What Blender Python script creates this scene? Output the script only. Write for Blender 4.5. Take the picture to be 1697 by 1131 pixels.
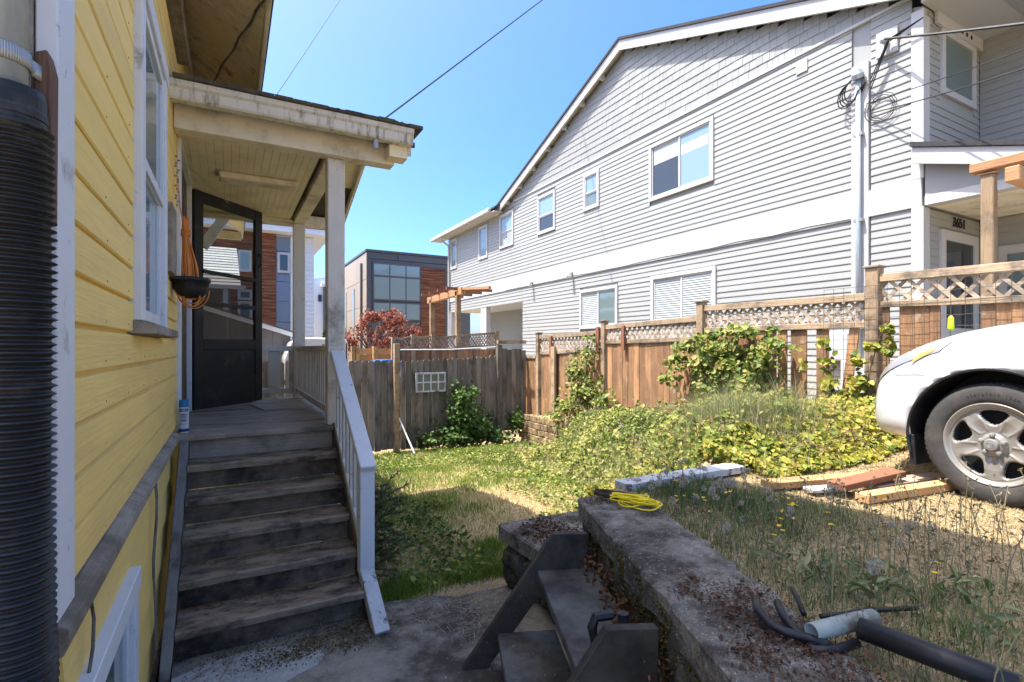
import bpy, bmesh, math, random
import numpy as np
from mathutils import Vector, Matrix

for o in list(bpy.data.objects):
    bpy.data.objects.remove(o, do_unlink=True)
scene = bpy.context.scene
COL = scene.collection

# ------------------------------------------------------------------ camera
# World: +Y runs along the yellow house wall, +X is to its right, z = 0 is the
# concrete at the foot of the porch steps.
FPX, CXP, HORIZ, EYE = 850.0, 848.5, 576.0, 1.64
YAW = math.atan((848.5 - 380.0) / FPX)
SA, CA = math.sin(YAW), math.cos(YAW)
cam_data = bpy.data.cameras.new('camera')
cam = bpy.data.objects.new('camera', cam_data)
COL.objects.link(cam)
cam.location = (0, 0, EYE)
cam.rotation_euler = (math.pi / 2, 0, -YAW)
cam_data.sensor_width = 36.0
cam_data.lens = 36.0 * FPX / 1697.0
cam_data.shift_y = (HORIZ - 565.5) / 1697.0
cam_data.clip_start = 0.05
cam_data.clip_end = 1000
scene.camera = cam

# ------------------------------------------------------------------ light
SUN = Vector((-0.40, 0.15, 1.0)).normalized()          # towards the sun
world = bpy.data.worlds.new('World')
scene.world = world
world.use_nodes = True
wn = world.node_tree.nodes
wl = world.node_tree.links
wn.clear()
w_out = wn.new('ShaderNodeOutputWorld')
w_bg = wn.new('ShaderNodeBackground')
w_sky = wn.new('ShaderNodeTexSky')
w_sky.sky_type = 'NISHITA'
w_sky.sun_disc = False
w_sky.sun_elevation = math.asin(SUN.z)
w_sky.sun_rotation = math.atan2(SUN.x, SUN.y)
w_sky.altitude = 0
w_sky.air_density = 0.5
w_sky.dust_density = 3.0
w_sky.ozone_density = 6.0
w_bg.inputs['Strength'].default_value = 0.15
# camera white balance between sun and shade
w_wb = wn.new('ShaderNodeMix'); w_wb.data_type = 'RGBA'; w_wb.blend_type = 'MULTIPLY'
w_wb.inputs['Factor'].default_value = 1.0
w_wb.inputs[7].default_value = (1.06, 1.0, 0.90, 1)
w_hs = wn.new('ShaderNodeHueSaturation'); w_hs.inputs['Saturation'].default_value = 1.28
wl.new(w_sky.outputs[0], w_hs.inputs['Color'])
wl.new(w_hs.outputs[0], w_wb.inputs[6])
wl.new(w_wb.outputs[2], w_bg.inputs['Color'])
wl.new(w_bg.outputs[0], w_out.inputs['Surface'])

sun_data = bpy.data.lights.new('sun', 'SUN')
sun_data.energy = 2.75
sun_data.angle = math.radians(0.53)
sun_data.color = (1.0, 0.94, 0.85)
sun = bpy.data.objects.new('sun', sun_data)
COL.objects.link(sun)
sun.rotation_euler = SUN.to_track_quat('Z', 'Y').to_euler()

scene.view_settings.view_transform = 'Standard'
scene.view_settings.look = 'None'
scene.view_settings.exposure = 2.15
scene.view_settings.gamma = 1.0
scene.view_settings.use_curve_mapping = False

# ------------------------------------------------------------------ helpers
rnd = random.Random(7)
RNG = np.random.default_rng(11)


def on_x(px, py, X):
    """the point of the vertical plane x = X that the photograph shows at (px, py)"""
    t = (px - CXP) / FPX
    Z = X / (SA + CA * t)
    return Vector((X, Z * (CA - SA * t), EYE + (HORIZ - py) / FPX * Z))


def on_y(px, py, Y):
    t = (px - CXP) / FPX
    Z = Y / (CA - SA * t)
    return Vector((Z * (SA + CA * t), Y, EYE + (HORIZ - py) / FPX * Z))


def on_z(px, py, z):
    t = (px - CXP) / FPX
    Z = (EYE - z) * FPX / (py - HORIZ)
    return Vector((Z * (SA + CA * t), Z * (CA - SA * t), z))


def yx(px, X):
    return on_x(px, 500, X).y


def xy(px, Y):
    return on_y(px, 500, Y).x


ORG = {}


def tag(o, label=None, cat=None, group=None, kind=None):
    if label: o['label'] = label
    if cat: o['category'] = cat
    if group: o['group'] = group
    if kind: o['kind'] = kind
    return o


def thing(name, label, cat, loc=(0, 0, 0), group=None, kind=None):
    e = bpy.data.objects.new(name, None)
    e.empty_display_size = 0.1
    COL.objects.link(e)
    e.location = loc
    ORG[e.name] = Vector(loc)
    return tag(e, label, cat, group, kind)


def link(name, me, mat, parent=None):
    if mat is not None and len(me.materials) == 0:
        me.materials.append(mat)
    o = bpy.data.objects.new(name, me)
    COL.objects.link(o)
    if parent is not None:
        o.parent = parent
        ORG[o.name] = ORG.get(parent.name, Vector())
    else:
        ORG[o.name] = Vector()
    return o


class MB:
    """collects shapes and links them as one mesh object"""

    def __init__(self):
        self.v, self.f = [], []

    def add(self, vs, fs):
        n = len(self.v)
        self.v += [tuple(p) for p in vs]
        self.f += [tuple(i + n for i in f) for f in fs]
        return self

    def box(self, a, b):
        (x0, y0, z0), (x1, y1, z1) = a, b
        x0, x1 = min(x0, x1), max(x0, x1); y0, y1 = min(y0, y1), max(y0, y1); z0, z1 = min(z0, z1), max(z0, z1)
        return self.add([(x0, y0, z0), (x1, y0, z0), (x1, y1, z0), (x0, y1, z0),
                         (x0, y0, z1), (x1, y0, z1), (x1, y1, z1), (x0, y1, z1)],
                        [(0, 3, 2, 1), (4, 5, 6, 7), (0, 1, 5, 4), (1, 2, 6, 5), (2, 3, 7, 6), (3, 0, 4, 7)])

    def beam(self, a, b, w, h, up=(0, 0, 1)):
        """box from a to b, w wide across, h along up"""
        a, b, up = Vector(a), Vector(b), Vector(up)
        d = (b - a).normalized()
        s = d.cross(up).normalized()
        u = s.cross(d).normalized()
        s = s * (w / 2); u = u * (h / 2)
        vs = [a - s - u, a + s - u, a + s + u, a - s + u, b - s - u, b + s - u, b + s + u, b - s + u]
        return self.add(vs, [(0, 1, 2, 3), (7, 6, 5, 4), (0, 4, 5, 1), (1, 5, 6, 2), (2, 6, 7, 3), (3, 7, 4, 0)])

    def prism(self, poly, ext):
        """poly: list of 3d points (planar), extruded by the vector ext"""
        n = len(poly)
        ext = Vector(ext)
        poly = [Vector(p) for p in poly]
        nrm = Vector((0, 0, 0))
        for i in range(n):
            nrm += poly[i].cross(poly[(i + 1) % n])
        if nrm.dot(ext) > 0:
            poly = poly[::-1]
        vs = poly + [p + ext for p in poly]
        fs = [tuple(range(n)), tuple(range(2 * n - 1, n - 1, -1))]
        for i in range(n):
            j = (i + 1) % n
            fs.append((j, i, i + n, j + n))
        return self.add(vs, fs)

    def tube(self, pts, r, n=8, caps=True):
        pts = [Vector(p) for p in pts]
        rs = r if isinstance(r, (list, tuple)) else [r] * len(pts)
        d = (pts[1] - pts[0]).normalized()
        ref = Vector((0, 0, 1)) if abs(d.z) < 0.9 else Vector((1, 0, 0))
        s = d.cross(ref).normalized()
        base = len(self.v)
        for i, p in enumerate(pts):
            if i == 0: d = pts[1] - pts[0]
            elif i == len(pts) - 1: d = pts[-1] - pts[-2]
            else: d = pts[i + 1] - pts[i - 1]
            if d.length < 1e-9: d = Vector((0, 0, 1))
            d = d.normalized()
            s = (s - d * s.dot(d))
            if s.length < 1e-6: s = d.orthogonal()
            s = s.normalized()
            u = d.cross(s)
            for k in range(n):
                a = 2 * math.pi * k / n
                self.v.append(tuple(p + (s * math.cos(a) + u * math.sin(a)) * rs[i]))
        for i in range(len(pts) - 1):
            for k in range(n):
                a = base + i * n + k; b = base + i * n + (k + 1) % n
                self.f.append((a, b, b + n, a + n))
        if caps:
            self.f.append(tuple(base + k for k in range(n))[::-1])
            self.f.append(tuple(base + (len(pts) - 1) * n + k for k in range(n)))
        return self

    def lathe(self, prof, o, axis=(0, 0, 1), n=24):
        """prof: list of (radius, along axis)"""
        axis = Vector(axis).normalized(); o = Vector(o)
        s = axis.orthogonal().normalized(); u = axis.cross(s)
        base = len(self.v)
        for (r, h) in prof:
            for k in range(n):
                a = 2 * math.pi * k / n
                self.v.append(tuple(o + axis * h + (s * math.cos(a) + u * math.sin(a)) * r))
        for i in range(len(prof) - 1):
            for k in range(n):
                a = base + i * n + k; b = base + i * n + (k + 1) % n
                self.f.append((a, b, b + n, a + n))
        return self

    def mesh(self, name, off=Vector(), bev=0.0, smooth=False):
        me = bpy.data.meshes.new(name)
        if off.length > 0:
            vs = [(p[0] - off.x, p[1] - off.y, p[2] - off.z) for p in self.v]
        else:
            vs = self.v
        me.from_pydata(vs, [], self.f)
        if bev > 0:
            bm = bmesh.new(); bm.from_mesh(me)
            bmesh.ops.bevel(bm, geom=list(bm.edges), offset=bev, segments=1, affect='EDGES', clamp_overlap=True)
            bm.to_mesh(me); bm.free()
        me.update()
        if smooth:
            me.polygons.foreach_set('use_smooth', [True] * len(me.polygons))
        return me

    def build(self, name, mat, parent=None, bev=0.0, smooth=False, local=False):
        off = Vector() if (parent is None or local) else ORG.get(parent.name, Vector())
        return link(name, self.mesh(name, off, bev, smooth), mat, parent)


def box(name, a, b, mat, parent=None, bev=0.0):
    return MB().box(a, b).build(name, mat, parent, bev)


def beam(name, a, b, w, h, mat, parent=None, up=(0, 0, 1), bev=0.0):
    return MB().beam(a, b, w, h, up).build(name, mat, parent, bev)


def text_mesh(body, size, ext=0.002):
    cu = bpy.data.curves.new('lettering', 'FONT')
    cu.body = body; cu.size = size; cu.extrude = ext; cu.resolution_u = 3
    cu.align_x = 'CENTER'; cu.align_y = 'CENTER'
    ob = bpy.data.objects.new('lettering', cu)
    COL.objects.link(ob)
    bpy.context.view_layer.update()
    me = bpy.data.meshes.new_from_object(ob.evaluated_get(bpy.context.evaluated_depsgraph_get()))
    bpy.data.objects.remove(ob, do_unlink=True)
    bpy.data.curves.remove(cu)
    return me


# ------------------------------------------------------------------ materials
def _nt(name):
    m = bpy.data.materials.new(name)
    m.use_nodes = True
    nt = m.node_tree
    nt.nodes.clear()
    out = nt.nodes.new('ShaderNodeOutputMaterial')
    return m, nt, out


def mat(name, c, rough=0.7, var=0.12, ns=6.0, st=(1, 1, 1), rand=0.08, bump=0.15, bs=None,
        dirt=None, dirt_s=2.0, dirt_amt=0.0, dirt_edge=0.12, dirt_st=(1, 1, 1), metal=0.0, spec=0.3, detail=6.0, bdist=0.01,
        dirt2=None, dirt2_s=8.0, dirt2_amt=0.0, coat=0.0):
    m, nt, out = _nt(name)
    N, L = nt.nodes.new, nt.links.new
    geo = N('ShaderNodeNewGeometry')
    info = N('ShaderNodeObjectInfo')
    off = N('ShaderNodeVectorMath'); off.operation = 'MULTIPLY_ADD'
    sc = N('ShaderNodeCombineXYZ')
    for i in range(3): L(info.outputs['Random'], sc.inputs[i])
    L(sc.outputs[0], off.inputs[0])
    off.inputs[1].default_value = (17.3, 31.7, 9.1) if rand > 0 else (0, 0, 0)
    L(geo.outputs['Position'], off.inputs[2])
    mp = N('ShaderNodeMapping'); mp.inputs['Scale'].default_value = st
    L(off.outputs[0], mp.inputs[0])
    n1 = N('ShaderNodeTexNoise'); n1.inputs['Scale'].default_value = ns; n1.inputs['Detail'].default_value = detail
    n1.inputs['Roughness'].default_value = 0.65
    L(mp.outputs[0], n1.inputs['Vector'])
    # brightness = 1 + var*(noise-.5)*2 + rand*(random-.5)*2
    a = N('ShaderNodeMath'); a.operation = 'MULTIPLY_ADD'
    L(n1.outputs['Fac'], a.inputs[0]); a.inputs[1].default_value = 4 * var; a.inputs[2].default_value = 1 - 2 * var
    b = N('ShaderNodeMath'); b.operation = 'MULTIPLY_ADD'
    L(info.outputs['Random'], b.inputs[0]); b.inputs[1].default_value = 2 * rand; b.inputs[2].default_value = -rand
    s = N('ShaderNodeMath'); s.operation = 'ADD'
    L(a.outputs[0], s.inputs[0]); L(b.outputs[0], s.inputs[1])
    mul = N('ShaderNodeVectorMath'); mul.operation = 'SCALE'
    mul.inputs[0].default_value = c[:3]
    L(s.outputs[0], mul.inputs['Scale'])
    colr = mul.outputs[0]

    def add_dirt(colr, dcol, dscale, amt, edge, dst):
        m2 = N('ShaderNodeMapping'); m2.inputs['Scale'].default_value = dst
        L(off.outputs[0], m2.inputs[0])
        n2 = N('ShaderNodeTexNoise'); n2.inputs['Scale'].default_value = dscale; n2.inputs['Detail'].default_value = 8
        n2.inputs['Roughness'].default_value = 0.7
        L(m2.outputs[0], n2.inputs['Vector'])
        r = N('ShaderNodeMapRange'); r.interpolation_type = 'SMOOTHSTEP'
        th = 0.72 - 0.44 * amt
        r.inputs['From Min'].default_value = th - edge; r.inputs['From Max'].default_value = th + edge
        L(n2.outputs['Fac'], r.inputs['Value'])
        mx = N('ShaderNodeMix'); mx.data_type = 'RGBA'
        L(r.outputs[0], mx.inputs['Factor'])
        L(colr, mx.inputs[6]); mx.inputs[7].default_value = (*dcol[:3], 1)
        return mx.outputs[2]
    if dirt is not None: colr = add_dirt(colr, dirt, dirt_s, dirt_amt, dirt_edge, dirt_st)
    if dirt2 is not None: colr = add_dirt(colr, dirt2, dirt2_s, dirt2_amt, 0.05, (1, 1, 1))
    bsdf = N('ShaderNodeBsdfPrincipled')
    L(colr, bsdf.inputs['Base Color'])
    bsdf.inputs['Roughness'].default_value = rough
    bsdf.inputs['Metallic'].default_value = metal
    bsdf.inputs['Specular IOR Level'].default_value = spec
    bsdf.inputs['Coat Weight'].default_value = coat
    if bump > 0:
        n3 = N('ShaderNodeTexNoise'); n3.inputs['Scale'].default_value = bs or ns * 3; n3.inputs['Detail'].default_value = 8
        L(mp.outputs[0], n3.inputs['Vector'])
        bp = N('ShaderNodeBump'); bp.inputs['Strength'].default_value = bump; bp.inputs['Distance'].default_value = bdist
        L(n3.outputs['Fac'], bp.inputs['Height']); L(bp.outputs[0], bsdf.inputs['Normal'])
    L(bsdf.outputs[0], out.inputs['Surface'])
    return m


def leaf_mat(name, cols, trans=0.35, rough=0.5):
    """cols: colours spread over the leaf attribute 'lv' (0..1)"""
    m, nt, out = _nt(name)
    N, L = nt.nodes.new, nt.links.new
    at = N('ShaderNodeAttribute'); at.attribute_name = 'lv'
    rp = N('ShaderNodeValToRGB')
    el = rp.color_ramp.elements
    while len(el) < len(cols): el.new(0.5)
    for i, c in enumerate(cols):
        el[i].position = i / max(1, len(cols) - 1); el[i].color = (*c, 1)
    L(at.outputs['Fac'], rp.inputs[0])
    b = N('ShaderNodeBsdfPrincipled'); b.inputs['Roughness'].default_value = rough
    b.inputs['Specular IOR Level'].default_value = 0.25
    t = N('ShaderNodeBsdfTranslucent')
    mx = N('ShaderNodeMixShader'); mx.inputs[0].default_value = trans
    L(rp.outputs[0], b.inputs['Base Color']); L(rp.outputs[0], t.inputs['Color'])
    L(b.outputs[0], mx.inputs[1]); L(t.outputs[0], mx.inputs[2]); L(mx.outputs[0], out.inputs['Surface'])
    return m


def glass_mat(name, c, rough=0.05, spec=0.5, var=0.0):
    """a window seen from outside by day: dark room behind a reflecting pane"""
    m, nt, out = _nt(name)
    N, L = nt.nodes.new, nt.links.new
    b = N('ShaderNodeBsdfPrincipled')
    b.inputs['Base Color'].default_value = (*c, 1); b.inputs['Roughness'].default_value = rough
    b.inputs['Specular IOR Level'].default_value = spec
    L(b.outputs[0], out.inputs['Surface'])
    return m


def clear_mat(name, tint, alpha):
    """thin glass or insect screen that lets most light through"""
    m, nt, out = _nt(name)
    N, L = nt.nodes.new, nt.links.new
    t = N('ShaderNodeBsdfTransparent'); t.inputs['Color'].default_value = (*tint, 1)
    g = N('ShaderNodeBsdfPrincipled'); g.inputs['Base Color'].default_value = (0.03, 0.03, 0.03, 1)
    g.inputs['Roughness'].default_value = 0.08
    mx = N('ShaderNodeMixShader'); mx.inputs[0].default_value = alpha
    L(t.outputs[0], mx.inputs[1]); L(g.outputs[0], mx.inputs[2]); L(mx.outputs[0], out.inputs['Surface'])
    return m


M = {}
ZG, YG, XG = (28, 28, 1.6), (28, 1.6, 28), (1.6, 28, 28)      # wood grain along z, y, x
M['yellow'] = mat('yellow_paint', (0.84, 0.61, 0.20), 0.6, 0.05, 11, (1, .12, 2.6), 0.05, 0.3, 34, dirt=(0.60, 0.43, 0.17), dirt_s=1.6, dirt_amt=0.2, dirt_edge=0.2, dirt_st=(1, .3, 1.6), dirt2=(0.34, 0.29, 0.20), dirt2_s=26, dirt2_amt=0.08, spec=.2)
M['white'] = mat('white_paint', (0.62, 0.64, 0.67), 0.5, 0.04, 8, rand=0.03, bump=0.12, bs=40, dirt=(0.30, 0.29, 0.27), dirt_s=5, dirt_amt=0.14, dirt_edge=0.08, dirt2=(0.09, 0.08, 0.07), dirt2_s=24, dirt2_amt=0.1)
M['cream'] = mat('cream_paint', (0.72, 0.66, 0.53), 0.6, 0.08, 7, rand=0.04, bump=0.15, dirt=(0.36, 0.31, 0.23), dirt_s=3, dirt_amt=0.26, dirt_edge=0.16, dirt2=(0.18, 0.15, 0.11), dirt2_s=26, dirt2_amt=0.06)
M['ceiling'] = mat('ceiling_paint', (0.76, 0.70, 0.51), 0.6, 0.05, 3, (1, 4, 1), rand=0, bump=0.1, dirt=(0.50, 0.44, 0.30), dirt_s=1.4, dirt_amt=0.3, dirt_edge=0.25)
M['soffit'] = mat('soffit_paint', (0.80, 0.71, 0.49), 0.7, 0.10, 5, (2, 1, 1), rand=0.08, bump=0.2, dirt=(0.20, 0.155, 0.105), dirt_s=2.6, dirt_amt=0.17, dirt_edge=0.12, dirt_st=(2, 1, 2))
M['gutter'] = mat('gutter_metal', (0.60, 0.57, 0.49), 0.45, 0.05, 9, rand=0.02, bump=0.05, dirt=(0.20, 0.175, 0.13), dirt_s=7, dirt_amt=0.30, dirt_edge=0.10, dirt_st=(2.5, 2.5, .3))
M['post'] = mat('post_paint', (0.62, 0.575, 0.50), 0.55, 0.06, 7, (2, 2, .5), rand=0.05, bump=0.2, bs=18, dirt=(0.20, 0.17, 0.13), dirt_s=3, dirt_amt=0.22, dirt_edge=0.14, dirt2=(0.10, 0.09, 0.08), dirt2_s=20, dirt2_amt=0.12)
M['rail'] = mat('rail_paint', (0.60, 0.61, 0.62), 0.5, 0.06, 8, rand=0.03, bump=0.2, bs=20, dirt=(0.11, 0.10, 0.10), dirt_s=13, dirt_amt=0.14, dirt_edge=0.05)
M['peeling'] = mat('peeling_white_paint', (0.47, 0.49, 0.51), 0.6, 0.08, 9, rand=0.03, bump=0.4, bs=30, dirt=(0.11, 0.105, 0.10), dirt_s=7, dirt_amt=0.36, dirt_edge=0.04, dirt_st=(1.6, 1.6, .7), dirt2=(0.16, 0.15, 0.14), dirt2_s=30, dirt2_amt=0.2)
M['tread'] = mat('old_step_wood', (0.29, 0.225, 0.165), 0.75, 0.28, 3, XG, rand=0.16, bump=0.6, bs=4, dirt=(0.035, 0.03, 0.024), dirt_s=4, dirt_amt=0.42, dirt_edge=0.16, dirt_st=(1, 2, 2))
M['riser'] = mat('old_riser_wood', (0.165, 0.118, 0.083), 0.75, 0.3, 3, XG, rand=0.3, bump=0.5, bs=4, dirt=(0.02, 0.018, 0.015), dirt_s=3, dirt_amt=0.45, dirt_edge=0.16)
M['deck'] = mat('deck_wood', (0.30, 0.25, 0.20), 0.65, 0.25, 3, XG, rand=0.12, bump=0.4, bs=4, dirt=(0.09, 0.075, 0.06), dirt_s=2, dirt_amt=0.4, dirt_edge=0.16)
M['weathered'] = mat('weathered_grey_wood', (0.30, 0.265, 0.22), 0.8, 0.22, 4, YG, rand=0.08, bump=0.5, bs=4, dirt=(0.13, 0.11, 0.085), dirt_s=3, dirt_amt=0.45)
M['stringer'] = mat('stringer_wood', (0.17, 0.16, 0.15), 0.75, 0.25, 4, (20, 2, 2), rand=0.1, bump=0.4, bs=4, dirt=(0.055, 0.045, 0.035), dirt_s=4, dirt_amt=0.35)
M['fence_grey'] = mat('grey_fence_wood', (0.215, 0.185, 0.15), 0.85, 0.34, 3, ZG, rand=0.3, bump=0.6, bs=4, dirt=(0.055, 0.045, 0.035), dirt_s=2.4, dirt_amt=0.33, dirt_edge=0.16, dirt_st=(2, 2, .6), dirt2=(0.16, 0.17, 0.12), dirt2_s=12, dirt2_amt=0.12)
M['fence_cedar'] = mat('cedar_fence_wood', (0.36, 0.195, 0.095), 0.75, 0.34, 3, ZG, rand=0.3, bump=0.5, bs=4, dirt=(0.15, 0.09, 0.052), dirt_s=2.4, dirt_amt=0.46, dirt_edge=0.16, dirt_st=(2, 2, .5), dirt2=(0.32, 0.26, 0.19), dirt2_s=7, dirt2_amt=0.2)
M['fence_post'] = mat('fence_post_wood', (0.33, 0.235, 0.145), 0.8, 0.25, 3, ZG, rand=0.15, bump=0.5, bs=4, dirt=(0.12, 0.095, 0.07), dirt_s=3, dirt_amt=0.4)
M['fence_rail'] = mat('fence_rail_wood', (0.35, 0.26, 0.17), 0.8, 0.25, 3, YG, rand=0.15, bump=0.5, bs=4, dirt=(0.13, 0.105, 0.08), dirt_s=3, dirt_amt=0.4)
M['lattice'] = mat('lattice_wood', (0.42, 0.335, 0.25), 0.8, 0.2, 5, rand=0.25, bump=0.4, dirt=(0.16, 0.13, 0.10), dirt_s=5, dirt_amt=0.45)
M['red_wood'] = mat('stained_red_wood', (0.23, 0.10, 0.055), 0.7, 0.2, 4, ZG, rand=0.1, bump=0.4)
M['new_wood'] = mat('pale_new_lumber', (0.52, 0.31, 0.13), 0.7, 0.16, 3, (6, 6, 20), rand=0.16, bump=0.3, dirt=(0.28, 0.16, 0.08), dirt_s=4, dirt_amt=0.3)
M['vinyl'] = mat('grey_white_vinyl', (0.30, 0.31, 0.30), 0.5, 0.02, 2, rand=0.018, bump=0.0)
M['vinyl_trim'] = mat('white_vinyl_trim', (0.46, 0.465, 0.465), 0.45, 0.025, 3, rand=0.015, bump=0.0, dirt=(0.40, 0.40, 0.40), dirt_s=2.5, dirt_amt=0.12)
M['shingle'] = mat('gable_shingle', (0.285, 0.295, 0.288), 0.65, 0.05, 12, (3, 3, .5), rand=0.075, bump=0.2, bs=14)
M['asphalt_shingle'] = mat('dark_roof_shingle', (0.045, 0.045, 0.05), 0.9, 0.3, 20, rand=0.1, bump=0.6)
M['moss_roof'] = mat('mossy_roof_shingle', (0.055, 0.050, 0.045), 0.95, 0.35, 18, rand=0.1, bump=0.8, dirt=(0.10, 0.085, 0.05), dirt_s=9, dirt_amt=0.5)
M['concrete'] = mat('rough_concrete', (0.25, 0.228, 0.195), 0.9, 0.30, 14, rand=0, bump=0.7, bs=60, dirt=(0.052, 0.044, 0.034), dirt_s=1.4, dirt_amt=0.5, dirt_edge=0.10, dirt2=(0.42, 0.43, 0.42), dirt2_s=42, dirt2_amt=0.12)
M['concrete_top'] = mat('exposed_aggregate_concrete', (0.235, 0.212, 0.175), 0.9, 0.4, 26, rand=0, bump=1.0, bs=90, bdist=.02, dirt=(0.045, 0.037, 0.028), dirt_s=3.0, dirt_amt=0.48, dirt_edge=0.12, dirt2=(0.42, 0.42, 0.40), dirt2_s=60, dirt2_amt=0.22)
M['concrete_patch'] = mat('pale_concrete', (0.34, 0.355, 0.36), 0.9, 0.16, 22, rand=0, bump=0.5, bs=80, dirt=(0.11, 0.10, 0.08), dirt_s=3.5, dirt_amt=0.22, dirt_edge=0.08)
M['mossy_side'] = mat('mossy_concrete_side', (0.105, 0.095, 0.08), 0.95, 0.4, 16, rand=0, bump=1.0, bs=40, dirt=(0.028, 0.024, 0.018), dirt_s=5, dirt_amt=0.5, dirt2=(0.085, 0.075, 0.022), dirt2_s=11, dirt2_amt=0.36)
M['green_wood'] = mat('dark_weathered_step_paint', (0.10, 0.097, 0.086), 0.65, 0.3, 5, rand=0.15, bump=0.5, bs=24, dirt=(0.024, 0.02, 0.016), dirt_s=3.5, dirt_amt=0.45, dirt_edge=0.14, dirt2=(0.26, 0.26, 0.24), dirt2_s=34, dirt2_amt=0.13)
M['stone'] = mat('tan_stone_block', (0.27, 0.195, 0.115), 0.9, 0.35, 12, rand=0.2, bump=1.0, bs=24, dirt=(0.11, 0.075, 0.04), dirt_s=9, dirt_amt=0.45)
M['black_plastic'] = mat('black_plastic', (0.014, 0.0145, 0.016), 0.45, 0.2, 10, rand=0.0, bump=0.08, spec=0.3, dirt=(0.055, 0.052, 0.048), dirt_s=9, dirt_amt=0.2)
M['galv'] = mat('galvanised_steel', (0.34, 0.39, 0.43), 0.35, 0.15, 18, (2, 2, .5), rand=0.0, bump=0.05, metal=0.25)
M['zinc'] = mat('zinc_strap', (0.34, 0.35, 0.35), 0.4, 0.12, 18, rand=0.0, bump=0.05, metal=0.5)
M['black_paint'] = mat('black_door_paint', (0.018, 0.018, 0.019), 0.6, 0.2, 8, rand=0.04, bump=0.1, spec=0.2, dirt=(0.055, 0.05, 0.045), dirt_s=4, dirt_amt=0.15)
M['dark_wall'] = mat('dark_interior', (0.03, 0.025, 0.02), 0.8, 0.1, 5, bump=0)
M['glass_dark'] = glass_mat('dark_window_glass', (0.035, 0.042, 0.048), 0.04, 0.8)
M['glass_blue'] = glass_mat('bright_window_glass', (0.20, 0.30, 0.36), 0.05, 0.9)
M['glass_green'] = glass_mat('grey_green_window_glass', (0.13, 0.18, 0.185), 0.06, 0.8)
M['blind'] = mat('window_blind', (0.34, 0.38, 0.39), 0.6, 0.04, 4, (1, 1, 1), rand=0.03, bump=0)
M['pane'] = clear_mat('clear_pane', (0.80, 0.84, 0.84), 0.10)
M['screen'] = clear_mat('insect_screen', (0.55, 0.55, 0.55), 0.12)
# ------------------------------------------------------------------ terrain
WALL_AZ = math.radians(21.8)
WU = (math.sin(WALL_AZ), math.cos(WALL_AZ))        # along the retaining wall, away from the camera
WP = (math.cos(WALL_AZ), -math.sin(WALL_AZ))       # across it, to the right
WA = (1.81, 2.47)                                   # its far left corner


def sstep(a, b, x):
    t = np.clip((x - a) / (b - a), 0, 1)
    return t * t * (3 - 2 * t)


def hnoise(x, y):
    return (np.sin(x * 2.1 + y * 1.3) + np.sin(x * 1.1 - y * 2.7 + 1.0) + np.sin(x * 5.3 + y * 4.1) * .4 + np.sin(x * 9.7 - y * 8.3 + 2) * .25) * 0.012


def H(x, y):
    x = np.asarray(x, float); y = np.asarray(y, float)
    low = -0.066 * np.clip(y - 3.2, 0, 7.0) - 0.035
    d = (x - WA[0]) * WP[0] + (y - WA[1]) * WP[1]
    up = 0.70 + 0.09 * np.clip((x - 4.2) / 1.7, 0, 1)
    T = np.interp(y, [2.6, 2.94, 7.36, 9.9, 11, 30], [0.78, 0.80, 0.39, 0.10, -.2, -.5])
    x0 = np.interp(y, [2.75, 3.5, 5.0, 7.5, 8.3, 10.2], [2.7, 3.3, 3.9, 4.8, 5.74, 5.76])
    x1 = x0 + np.interp(y, [2.75, 5.0, 7.5, 8.3, 10.0], [0.6, 1.3, 0.9, 0.14, 0.12])
    bank = low + (T - low) * sstep(0, 1, (x - x0) / (x1 - x0))
    yn = sstep(2.62, 2.95, y)
    right = np.where(y < 2.62, up, up * (1 - yn) + bank * yn)
    left_of_end = sstep(0.14, 0.26, d)
    front = low * (1 - left_of_end) + right * left_of_end
    # beyond the end of the wall the terrace edge runs along y = 2.7
    w = sstep(2.30, 2.6, y)
    right2 = np.where(x < 2.3, low, right)
    h = front * (1 - w) + np.where(d > 0.2, right, low) * w
    h = np.where((y > 2.8), bank, h)
    far = sstep(9.7, 10.4, y)
    h = h * (1 - far) + (-0.5) * far
    return h + hnoise(x, y) * np.where((x > 0.9) | (y > 3.3), 1.0, 0.15)


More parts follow.
